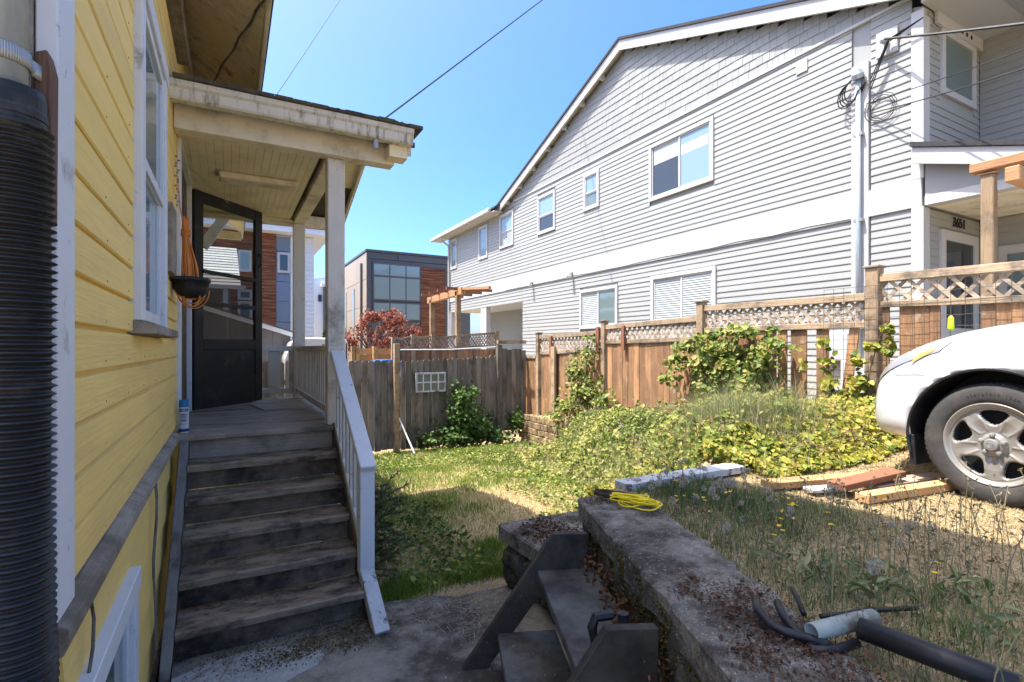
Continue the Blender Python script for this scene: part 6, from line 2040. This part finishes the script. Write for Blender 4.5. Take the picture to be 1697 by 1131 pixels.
def vine(name, label, lobes, n, size, m, X0, depth, stems, grp=None, lvoff=0.0, plane='x'):
    """lobes: (px, py, rx_px, ry_px, weight) seen on the plane x = X0 (or y)"""
    fn = on_x if plane == 'x' else on_y
    base = fn(lobes[0][0], lobes[0][1], X0)
    t = thing(name, label, 'vine', (base.x, base.y, base.z - .5), grp)
    W = np.array([l[4] for l in lobes], float); W /= W.sum()
    pick = RNG.choice(len(lobes), n, p=W)
    C = np.zeros((n, 3)); lv = np.zeros(n)
    for i, q in enumerate(pick):
        px, py, rx, ry, _ = lobes[q]
        a = RNG.uniform(0, 2 * math.pi); r_ = min(1.5, abs(RNG.normal(0, .62)))
        p = fn(px + rx * r_ * math.cos(a), py + ry * r_ * math.sin(a), X0)
        dd = depth * RNG.random() * max(.1, 1 - .5 * r_ * r_)
        C[i] = (p.x - dd if plane == 'x' else p.x, p.y if plane == 'x' else p.y - dd, p.z)
        lv[i] = RNG.uniform(0, .8) + .3 * dd / depth + lvoff
    Nn = RNG.normal(0, .55, (n, 3)); Nn[:, 0] -= .8 if plane == 'x' else 0; Nn[:, 1] -= .3 if plane == 'x' else .9; Nn[:, 2] += .6
    leaves('foliage', C, Nn, size, m, t, .78, lv)
    b = MB()
    for st_ in stems:
        pts = [fn(px, py, X0) for px, py in st_]
        pts = [Vector((p.x - (.03 + .03 * (i % 2)), p.y - (.02 if plane != 'x' else 0), p.z)) for i, p in enumerate(pts)]
        b.tube(pts, .006, 5)
    b.build('stem', M['stem'], t)
    return t


vine('climbing_vine', 'dark green vine growing up the grey gate below the small window', [(765, 690, 28, 38, 3), (748, 722, 48, 20, 3), (785, 705, 26, 24, 2), (757, 655, 12, 22, .8), (778, 645, 8, 14, .3), (815, 722, 30, 14, 1), (705, 728, 18, 12, .8), (850, 695, 10, 22, .7)], 2800, .08, M['darkvine'], FY - .05, .45, [[(760, 740), (758, 700), (757, 650), (760, 635)], [(770, 740), (775, 690), (780, 640)]], 'vines on the fences', 0, 'y')
vine('climbing_vine', 'light green vine climbing the farthest lattice panel', [(975, 648, 30, 22, 3), (965, 615, 20, 26, 2), (985, 585, 10, 16, .8), (950, 672, 26, 18, 2), (930, 690, 24, 14, 1.2), (1005, 665, 12, 14, .8), (985, 560, 5, 6, .15)], 1200, .07, M['bramble'], FX - .07, .28, [[(960, 700), (968, 650), (978, 600), (987, 560)], [(950, 700), (955, 660), (948, 640)], [(980, 700), (990, 660), (1005, 650)]], 'vines on the fences', -.05)
vine('climbing_vine', 'large light green bramble hiding the middle fence post and panel', [(1225, 610, 50, 38, 4), (1205, 580, 36, 26, 2), (1255, 640, 34, 32, 2.4), (1180, 600, 34, 24, 1.6), (1135, 600, 18, 16, .5), (1125, 628, 14, 14, .4), (1150, 575, 16, 10, .5), (1240, 550, 36, 12, 1.2), (1275, 595, 18, 34, 1), (1220, 660, 40, 16, 1.4), (1300, 575, 18, 12, .35), (1190, 640, 30, 20, 1), (1185, 560, 20, 8, .5)], 2300, .078, M['bramble'], FX - .08, .40, [[(1230, 690), (1225, 640), (1215, 590), (1190, 560)], [(1240, 690), (1255, 630), (1260, 580), (1250, 545)], [(1220, 690), (1180, 610), (1130, 590)], [(1250, 690), (1280, 600), (1310, 575), (1340, 570)]], 'vines on the fences', -.05)
vine('climbing_vine', 'thin yellowing vine on the tan post beside the car', [(1450, 575, 14, 6, .6), (1475, 545, 6, 8, .5), (1478, 565, 6, 6, .5), (1478, 582, 6, 8, .6), (1425, 600, 10, 14, .5), (1380, 640, 18, 22, .8), (1430, 640, 22, 22, 1.4), (1375, 600, 12, 14, .5), (1372, 570, 12, 8, .3), (1395, 660, 20, 14, 1), (1335, 610, 16, 10, .3)], 420, .075, M['ivy'], FX - .13, .14, [[(1440, 690), (1445, 620), (1460, 560), (1478, 535)], [(1420, 690), (1380, 620), (1370, 570)]], 'vines on the fences', -.25)

# ivy carpet beside the drive
n = 34000
X = RNG.uniform(2.9, 6.3, n); Y = RNG.uniform(1.9, 4.4, n)
t_ = (X * CA - Y * SA) / (X * SA + Y * CA); pxs_ = CXP + FPX * t_
Zc = X * SA + Y * CA
inside = (Y > 2.28 - .05 * (X - 3.5) + .15 * (vnoise(X, Y, 3, 2) - .5)) & (X > 3.25 + .25 * vnoise(X, Y, 3, 7)) & (X < 5.9)
X, Y = X[inside], Y[inside]
thick = .05 + .16 * vnoise(X, Y, 1.6, 12) + .16 * vnoise(X, Y, 5.5, 13) + .14 * np.clip((X - 4.9) / .8, 0, 1)
edge_ = np.clip((Y - 2.25) / .3, 0.25, 1)
f = RNG.random(len(X)) ** .5
P = np.stack([X, Y, H(X, Y) + f * thick * edge_], 1)
Nn = RNG.normal(0, .5, (len(X), 3)); Nn[:, 2] += .9; Nn[:, 1] -= .5; Nn[:, 0] -= .3
lvb = np.clip(RNG.normal(.42, .25, len(X)) + .25 * (vnoise(X, Y, 1.8, 44) - .5), 0, 1)
tag(leaves('ivy_carpet', P, Nn, RNG.choice([.025, .035, .045, .058], len(P)), M['ivy'], None, .85, lvb), 'carpet of yellowing ivy between the car and the fence', 'ivy', kind='stuff')

b = MB()
for q in range(60):
    x = rnd.uniform(3.5, 5.6); y = rnd.uniform(2.3, 4.0); a = rnd.uniform(0, 6.28); l = rnd.uniform(.2, .5); z = float(H(x, y))
    b.tube([(x + math.cos(a + t * .6) * l * t, y + math.sin(a + t * .6) * l * t, z + .12 + .14 * math.sin(math.pi * t)) for t in (0, .25, .5, .75, 1)], .0035, 4)
tag(b.build('ivy_runners', M['stem']), 'brown woody runners threading through the ivy', 'ivy stems', kind='stuff')

# weeds of the raised drive
def ok_up(x, y):
    d = (x - WA[0]) * WP[0] + (y - WA[1]) * WP[1]
    return (d > .40) & (y < 2.72) & (x < 5.5)


n = 70000
X = RNG.uniform(.9, 4.6, n); Y = RNG.uniform(.15, 2.72, n)
k = ok_up(X, Y); X, Y = X[k], Y[k]
g = vnoise(X, Y, 2.4, 14) * .5 + vnoise(X, Y, 6, 15) * .3 + .55 * np.exp(-((X - 2.45 - .1 * Y) / .55) ** 2 - ((Y - 2.0) / .75) ** 2) + .25 * np.exp(-((X - 2.0) / .45) ** 2 - ((Y - .9) / .35) ** 2)
# worn bare track under the car
g -= .55 * np.clip((X - 2.6 - (2.2 - Y) * .10) / .5, 0, 1) + .25 * np.clip((1.5 - Y) / .5, 0, 1)
pr = np.clip(g * 1.5 - .25, .05, 1)
k = RNG.random(len(X)) < pr; X, Y, g = X[k], Y[k], g[k]
P = np.stack([X, Y, H(X, Y) - .004], 1)
lv = np.clip(.82 - g * .8 + RNG.normal(0, .25, len(X)), 0, 1)
tag(blades('drive_weeds', P, .035 + .06 * np.clip(g, 0, 1), .0036, M['weed'], None, .8, lv), 'short grey green weeds along the raised drive', 'weeds', kind='stuff')
n = 70000
X = RNG.uniform(.9, 5.2, n); Y = RNG.uniform(.15, 2.72, n)
k = ok_up(X, Y); X, Y = X[k], Y[k]
P = np.stack([X, Y, H(X, Y) + .001], 1)
tag(blades('straw', P, .02, .003, M['straw'], None, 2.8), 'scattered dry straw on the raised drive', 'straw', kind='stuff')

n = 14000
X = RNG.uniform(.9, 5.2, n); Y = RNG.uniform(.15, 2.72, n)
k = ok_up(X, Y) & (vnoise(X, Y, 3.1, 71) + .4 * RNG.random(n) > .5); X, Y = X[k], Y[k]
P = np.stack([X, Y, H(X, Y) + .004], 1)
Nn = RNG.normal(0, .5, (len(X), 3)); Nn[:, 2] += 1
M['crumb'] = leaf_mat('soil_crumbs_and_dead_leaves', [(0.06, 0.045, 0.03), (0.17, 0.12, 0.07), (0.34, 0.26, 0.15), (0.50, 0.42, 0.28)], .1)
tag(leaves('drive_litter', P, Nn, RNG.choice([.008, .014, .024], len(P)), M['crumb'], None, .6, droop=0), 'crumbs of soil and dead leaf scattered on the raised drive', 'litter', kind='stuff')

# taller flowering stems
def stems(name, spots, label, m_stem, head, hm, cat):
    t = thing(name, label, cat, spots[0][:3] if spots else (0, 0, 0), kind='stuff')
    b = MB(); HC = []
    for (x, y, z, h) in spots:
        a = rnd.uniform(0, 6.28); l = rnd.uniform(.05, .35) * h
        pts = [(x + math.cos(a) * l * q * q, y + math.sin(a) * l * q * q, z + h * q) for q in (0, .4, .75, 1)]
        b.tube(pts, [.0022, .0018, .0014, .001], 4, False)
        HC.append(pts[-1])
        for s in range(rnd.choice((0, 1, 2, 2))):
            q0 = rnd.uniform(.35, .8); a2 = rnd.uniform(0, 6.28); l2 = h * rnd.uniform(.15, .35)
            p = Vector((x + math.cos(a) * l * q0 * q0, y + math.sin(a) * l * q0 * q0, z + h * q0))
            e = p + Vector((math.cos(a2) * l2 * .5, math.sin(a2) * l2 * .5, l2))
            b.tube([p, (p + e) / 2 + Vector((math.cos(a2), math.sin(a2), -.3)) * .01, e], .0012, 3, False)
            HC.append(tuple(e))
    o = b.build('stalks', m_stem, t); tag(o, kind='stuff')
    HC = np.array(HC)
    if head == 'seed':
        n = len(HC); rep = 3
        C = np.repeat(HC, rep, 0) + RNG.normal(0, .003, (n * rep, 3))
        o = leaves('seed_heads', C, RNG.normal(0, 1, (n * rep, 3)), .02, hm, t, .35, droop=-1)
    elif head == 'flower':
        n = len(HC); rep = 11
        a = np.tile(np.arange(rep) * 2 * math.pi / rep, n)
        C = np.repeat(HC, rep, 0); D = np.stack([np.cos(a), np.sin(a), np.full(n * rep, .15)], 1)
        tilt = np.repeat(RNG.normal(0, .25, (n, 3)), rep, 0); D = D + tilt * D[:, [1, 2, 0]]
        l = .010
        S = np.cross(D, np.array([[0, 0, 1.0]]))
        v = np.stack([C, C + D * l - S * l * .3, C + D * l * 1.15, C + D * l + S * l * .3], 1).reshape(-1, 3)
        i = np.arange(n * rep)[:, None] * 4
        o = np_mesh('petals', v, i + np.array([[0, 1, 2, 3]]), np.repeat(RNG.random(n * rep), 4), hm, t)
    else:
        n = len(HC); rep = 70
        D = unit(RNG.normal(0, 1, (n * rep, 3))); C = np.repeat(HC, rep, 0)
        l = np.repeat(RNG.uniform(.013, .021, n), rep)[:, None]
        S = unit(np.cross(D, RNG.normal(0, 1, (n * rep, 3))))
        v = np.stack([C + D * l * .25, C + D * l + S * .0022, C + D * l - S * .0022], 1).reshape(-1, 3)
        i = np.arange(n * rep)[:, None] * 3
        o = np_mesh('fluff', v, i + np.array([[0, 1, 2]]), np.repeat(RNG.random(n * rep), 3), hm, t)
    tag(o, kind='stuff')
    return t


def spots(n, cx, cy, rx, ry, h0, h1):
    out = []
    while len(out) < n:
        x = rnd.gauss(cx, rx); y = rnd.gauss(cy, ry)
        if ok_up(x, y): out.append((x, y, float(H(x, y)), rnd.uniform(h0, h1)))
    return out


stems('dandelion_flowers', spots(13, 2.3, 1.9, .32, .4, .06, .16) + spots(3, 2.7, 1.4, .4, .3, .1, .2), 'small yellow dandelion flowers among the drive weeds', M['stem'], 'flower', M['petal'], 'flowers')
stems('dandelion_clocks', spots(30, 2.45, 2.05, .3, .28, .06, .18) + spots(5, 2.6, 1.0, .3, .25, .1, .2), 'fluffy white dandelion seed heads beside the wall', M['stem'], 'fluff', M['fluff'], 'seed heads')
M['stalk_green'] = mat('green_stalk', (0.17, 0.185, 0.085), 0.7, 0.2, 9, rand=0, bump=0)
M['stalk_dry'] = mat('dry_stalk', (0.27, 0.22, 0.12), 0.8, 0.2, 9, rand=0, bump=0)
stems('plantain_stalks', spots(80, 2.5, 1.0, .5, .35, .10, .30) + spots(60, 2.4, 1.8, .4, .4, .08, .24), 'thin green weed stalks with dark seed heads on the drive', M['stalk_green'], 'seed', M['seed'], 'weeds')
stems('dry_stalks', spots(90, 2.8, 1.2, .6, .5, .10, .30), 'dry tan weed stalks near the car', M['stalk_dry'], 'seed', M['seed'], 'weeds')

# broad leaf rosettes by the pipes
n = 120
cs = [on_z(px, py, .70) for px, py in ((1400, 985), (1345, 960), (1440, 1000), (1480, 985), (1290, 940), (1580, 1000), (1420, 960), (1620, 1060))]
C = np.array([[*cs[RNG.integers(len(cs))]] for _ in range(n)]) + np.concatenate([RNG.normal(0, .055, (n, 2)), RNG.uniform(.01, .09, (n, 1))], 1)
Nn = RNG.normal(0, .6, (n, 3)); Nn[:, 2] += .9
tag(leaves('broadleaf_weeds', C, Nn, .065, M['weed'], None, .3, RNG.uniform(.2, .9, n)), 'broad leaved weeds growing behind the pipes', 'weeds', kind='stuff')

# tall dry grass clump on the bank
n = 5200
cl = on_x(1185, 730, 4.7)
cxs = RNG.choice([0, 1, 2], n)
ctr = np.array([[4.2, 3.35], [4.6, 3.25], [4.35, 3.0]])[cxs]
X = ctr[:, 0] + RNG.normal(0, .34, n); Y = ctr[:, 1] + RNG.normal(0, .24, n)
P = np.stack([X, Y, H(X, Y)], 1)
lv = np.where(cxs == 1, RNG.uniform(.7, 1, n), RNG.uniform(.4, 1, n))
o = blades('tall_grass', P, .18 + .5 * vnoise(X, Y, 4.5, 91), .004, M['weed'], None, .55, lv, np.tile([-.35, -.1, 0], (n, 1)))
tag(o, 'tall feathery half dry grass in front of the bramble', 'grass', kind='stuff')

# needle shrub and dead ferns beside the stairs
sb = thing('conifer_shrub', 'dark straggly conifer shrub growing beside the porch steps', 'shrub', (.95, 3.9, -.05))
b = MB(); NP, ND = [], []
for q in range(80):
    y = 3.45 + .9 * rnd.random(); a = rnd.uniform(-1.1, 1.1); el = rnd.uniform(-.15, .95); l = rnd.uniform(.16, .38)
    p0 = Vector((.83, y, .02 + .55 * rnd.random())); d = Vector((math.cos(a) * math.cos(el), math.sin(a) * math.cos(el), math.sin(el)))
    pts = [p0 + d * l * t - Vector((0, 0, .06 * t * t)) for t in (0, .33, .66, 1)]
    b.tube(pts, [.006, .005, .003, .0015], 4)
    for s in range(80):
        t = rnd.uniform(.1, 1); NP.append(p0 + d * l * t - Vector((0, 0, .06 * t * t))); ND.append(d + Vector((rnd.gauss(0, .7), rnd.gauss(0, .7), rnd.gauss(0, .7))))
b.build('branches', M['stem'], sb)
NP = np.array(NP); ND = unit(np.array(ND)); n = len(NP)
S = unit(np.cross(ND, RNG.normal(0, 1, (n, 3))))
l = RNG.uniform(.025, .05, n)[:, None]
v = np.stack([NP - S * .0034, NP + S * .0034, NP + ND * l], 1).reshape(-1, 3)
lvn = np.clip(RNG.uniform(0, .5, n) + .45 * (NP[:, 2] < .2), 0, 1)
np_mesh('foliage', v, np.arange(n)[:, None] * 3 + np.array([[0, 1, 2]]), np.repeat(lvn, 3), M['conifer'], sb)

# ferns and herbs at the shaded corner of the lawn
n = 420
cs = [on_z(px, py, -.08) for px, py in ((700, 850), (715, 880), (690, 870), (640, 920), (730, 900), (760, 900), (745, 930), (660, 900))]
C = np.array([[*cs[RNG.integers(len(cs))]] for _ in range(n)]) + np.concatenate([RNG.normal(0, .075, (n, 2)), RNG.uniform(0, .12, (n, 1))], 1)
Nn = RNG.normal(0, .6, (n, 3)); Nn[:, 2] += .9
tag(leaves('shade_herbs', C, Nn, .05, M['bramble'], None, .6, RNG.uniform(0, .45, n)), 'dark leafy herbs in the shade beside the steps', 'herbs', kind='stuff')
n = 5000
cs = [on_z(px, py, -.05) for px, py in ((680, 975), (670, 980), (650, 985), (790, 950), (820, 945), (770, 960), (800, 920), (815, 900))]
C = np.array([[*cs[RNG.integers(len(cs))]] for _ in range(n)]) + np.concatenate([RNG.normal(0, .09, (n, 2)), np.zeros((n, 1))], 1)
k = (C[:, 1] > 3.2); C = C[k]; C[:, 2] = H(C[:, 0], C[:, 1])
tag(blades('green_tuft', C, .085, .005, M['lawn'], None, .7, RNG.uniform(0, .3, len(C))), 'fresh green grass tufts at the edge of the concrete', 'grass', kind='stuff')

# litter: dead leaves, twigs and moss on the concrete
def flakes(name, P, size, m, label, cat):
    n = len(P)
    Nn = RNG.normal(0, .45, (n, 3)); Nn[:, 2] += 1
    return tag(leaves(name, P, Nn, size, m, None, .5, droop=0), label, cat, kind='stuff')
M['moss'] = leaf_mat('brown_moss', [(0.035, 0.018, 0.01), (0.085, 0.038, 0.016), (0.15, 0.065, 0.025)], .1)
M['moss_green'] = leaf_mat('olive_moss', [(0.045, 0.035, 0.01), (0.09, 0.075, 0.018), (0.14, 0.11, 0.02)], .1)
M['twig'] = leaf_mat('dry_twigs', [(0.12, 0.085, 0.05), (0.26, 0.20, 0.12), (0.40, 0.33, 0.22)], .1)
Pm = []
for (s0, d0, rs_, rd_, nn) in ((1.35, .19, .10, .05, 900), (1.52, .28, .14, .07, 1300), (1.6, .12, .06, .05, 600), (1.25, .3, .05, .05, 400), (.08, .13, .06, .09, 700), (1.75, .3, .16, .09, 1300), (1.2, .1, .04, .03, 200), (1.1, .17, .03, .03, 160)):
    for _ in range(nn):
        s, d = rnd.gauss(s0, rs_), rnd.gauss(d0, rd_)
        if .01 < d < .46 and s > .01: Pm.append((*wpt(s, d, 0)[:2], .752 + abs(rnd.gauss(0, .008))))
flakes('wall_moss', np.array(Pm), RNG.choice([.007, .009, .012, .022], len(Pm), p=[.4, .35, .2, .05]), M['moss'], 'clumps of rust brown moss on top of the concrete wall', 'moss')
Pm = []
for _ in range(7500):
    s = rnd.uniform(.1, 2.3); z = .70 - abs(rnd.gauss(0, .10)); d = -.004 + .03 * min(1, (.74 - z) / .1)
    if vnoise(np.array([s]), np.array([z]), 6, 3)[0] > .45: Pm.append((*wpt(s, d + rnd.uniform(-.012, .0), 0)[:2], z))
flakes('edge_moss', np.array(Pm), .014, M['moss_green'], 'olive moss hanging on the side of the concrete wall', 'moss')
Pm = []
for _ in range(900):
    x, y = rnd.gauss(1.88, .12), rnd.gauss(2.85, .18)
    if 1.68 < x < 2.2 and y < 3.18: Pm.append((x, y, .404))
flakes('landing_litter', np.array(Pm), .022, M['moss'], 'reddish dead leaves lying on the landing slab', 'leaf litter')
Pm = []
for _ in range(2600):
    if rnd.random() < .6: x, y = rnd.gauss(1.45, .16), rnd.gauss(2.85, .28)
    else: x, y = rnd.uniform(-.2, 1.6), rnd.gauss(3.05, .12)
    if -.25 < x < 1.66 and y < 3.25 and not (x < .8 and y > 3.18): Pm.append((x, y, .006 + abs(rnd.gauss(0, .006))))
Pm = np.array(Pm); n = len(Pm)
D = RNG.normal(0, 1, (n, 3)); D[:, 2] *= .12; D = unit(D); S = unit(np.cross(D, np.array([[0, 0, 1.0]])))
l = RNG.uniform(.008, .05, n)[:, None] * RNG.random((n, 1)) ** .5; w = .0012
v = np.stack([Pm - D * l - S * w, Pm - D * l + S * w, Pm + D * l + S * w, Pm + D * l - S * w], 1).reshape(-1, 3)
tag(np_mesh('twig_litter', v, np.arange(n)[:, None] * 4 + np.array([[0, 1, 2, 3]]), np.repeat(RNG.random(n), 4), M['twig']), 'dry twigs and needles scattered over the concrete path', 'litter', kind='stuff')
Pm = []
for (x, y, r_, nn) in ((.28, 2.95, .10, 420), (.5, 3.02, .2, 700), (.05, 3.13, .2, 300), (.62, 2.9, .08, 200), (.1, 2.5, .15, 150)):
    for _ in range(nn): Pm.append((rnd.gauss(x, r_), rnd.gauss(y, r_ * .4), .004 + abs(rnd.gauss(0, .005))))
Pm = np.array([p for p in Pm if p[1] < 3.18])
flakes('path_moss', Pm, .013, M['moss_green'], 'olive moss and dirt along the bottom step', 'moss')
# dead leaves and weeds in the dark gap behind the wooden steps
Pm = np.array([wpt(rnd.uniform(.1, 1.3), rnd.uniform(-.09, .04), .36 + rnd.uniform(0, .22)) for _ in range(900)])
Nn = RNG.normal(0, .8, (len(Pm), 3))
tag(leaves('gap_weeds', Pm, Nn, .03, M['moss'], None, .5), 'dead brown weeds between the steps and the wall', 'weeds', kind='stuff')

# red maple -------------------------------------------------------
mx_, my_ = xy(633, 14.5), 14.5
tr = thing('maple_tree', 'bushy dark red maple behind the fences', 'tree', (mx_, my_, -.5))
b = MB()
for q in range(9):
    a = q * .7; l = rnd.uniform(.5, 1.0)
    b.tube([(mx_, my_, -.5), (mx_ + .05 * math.cos(a), my_ + .05 * math.sin(a), .7), (mx_ + .4 * l * math.cos(a), my_ + .4 * l * math.sin(a), 1.4), (mx_ + l * math.cos(a), my_ + l * math.sin(a), 1.9 + .5 * rnd.random())], [.07, .05, .03, .01], 6)
b.build('trunk', M['stem'], tr)
lob = [(633, 545, 44, 26), (600, 560, 30, 24), (660, 555, 30, 26), (645, 528, 26, 14), (612, 530, 16, 14), (680, 560, 14, 26), (585, 570, 14, 16), (635, 575, 50, 18)]
C = []
for _ in range(7000):
    px, py, rx, ry = lob[rnd.randrange(len(lob))]
    u = RNG.normal(0, 1, 3); u /= np.linalg.norm(u); r_ = rnd.random() ** .3 * (1 + .25 * (rnd.random() < .12))
    p = on_y(px + rx * r_ * u[0], py + ry * r_ * u[2], my_)
    C.append((p.x, my_ + .75 * u[1] * r_, p.z))
C = np.array(C)
cl_ = vnoise(C[:, 0] * 1.0, C[:, 2] + C[:, 1], 3.0, 3)
C = C[(cl_ > .42) & (vnoise(C[:, 0], C[:, 2] * 1.3, 7.0, 5) > .3)]
leaves('crown', C, RNG.normal(0, .7, (len(C), 3)) + np.array([-.5, -.2, .6]), .085, M['maple'], tr, .6)

# dark hedge far behind
hd = thing('dark_hedge', 'dark green conifer far behind between the porch posts', 'hedge', (xy(549, 34), 34, -.5))
C = []
for _ in range(1500):
    px = rnd.uniform(536, 566); top = 548 + 6 * math.sin(px * .4)
    p = on_y(px, rnd.uniform(top, 610), 34); C.append((p.x, 34 + rnd.uniform(-.5, .5), p.z))
leaves('crown', np.array(C), RNG.normal(0, .7, (len(C), 3)) + np.array([0, -.6, .5]), .28, M['darkvine'], hd, .5)
MB().tube([(xy(549, 34), 34, -.5), (xy(549, 34), 34, 2.2)], .1, 6).build('trunk', M['stem'], hd)
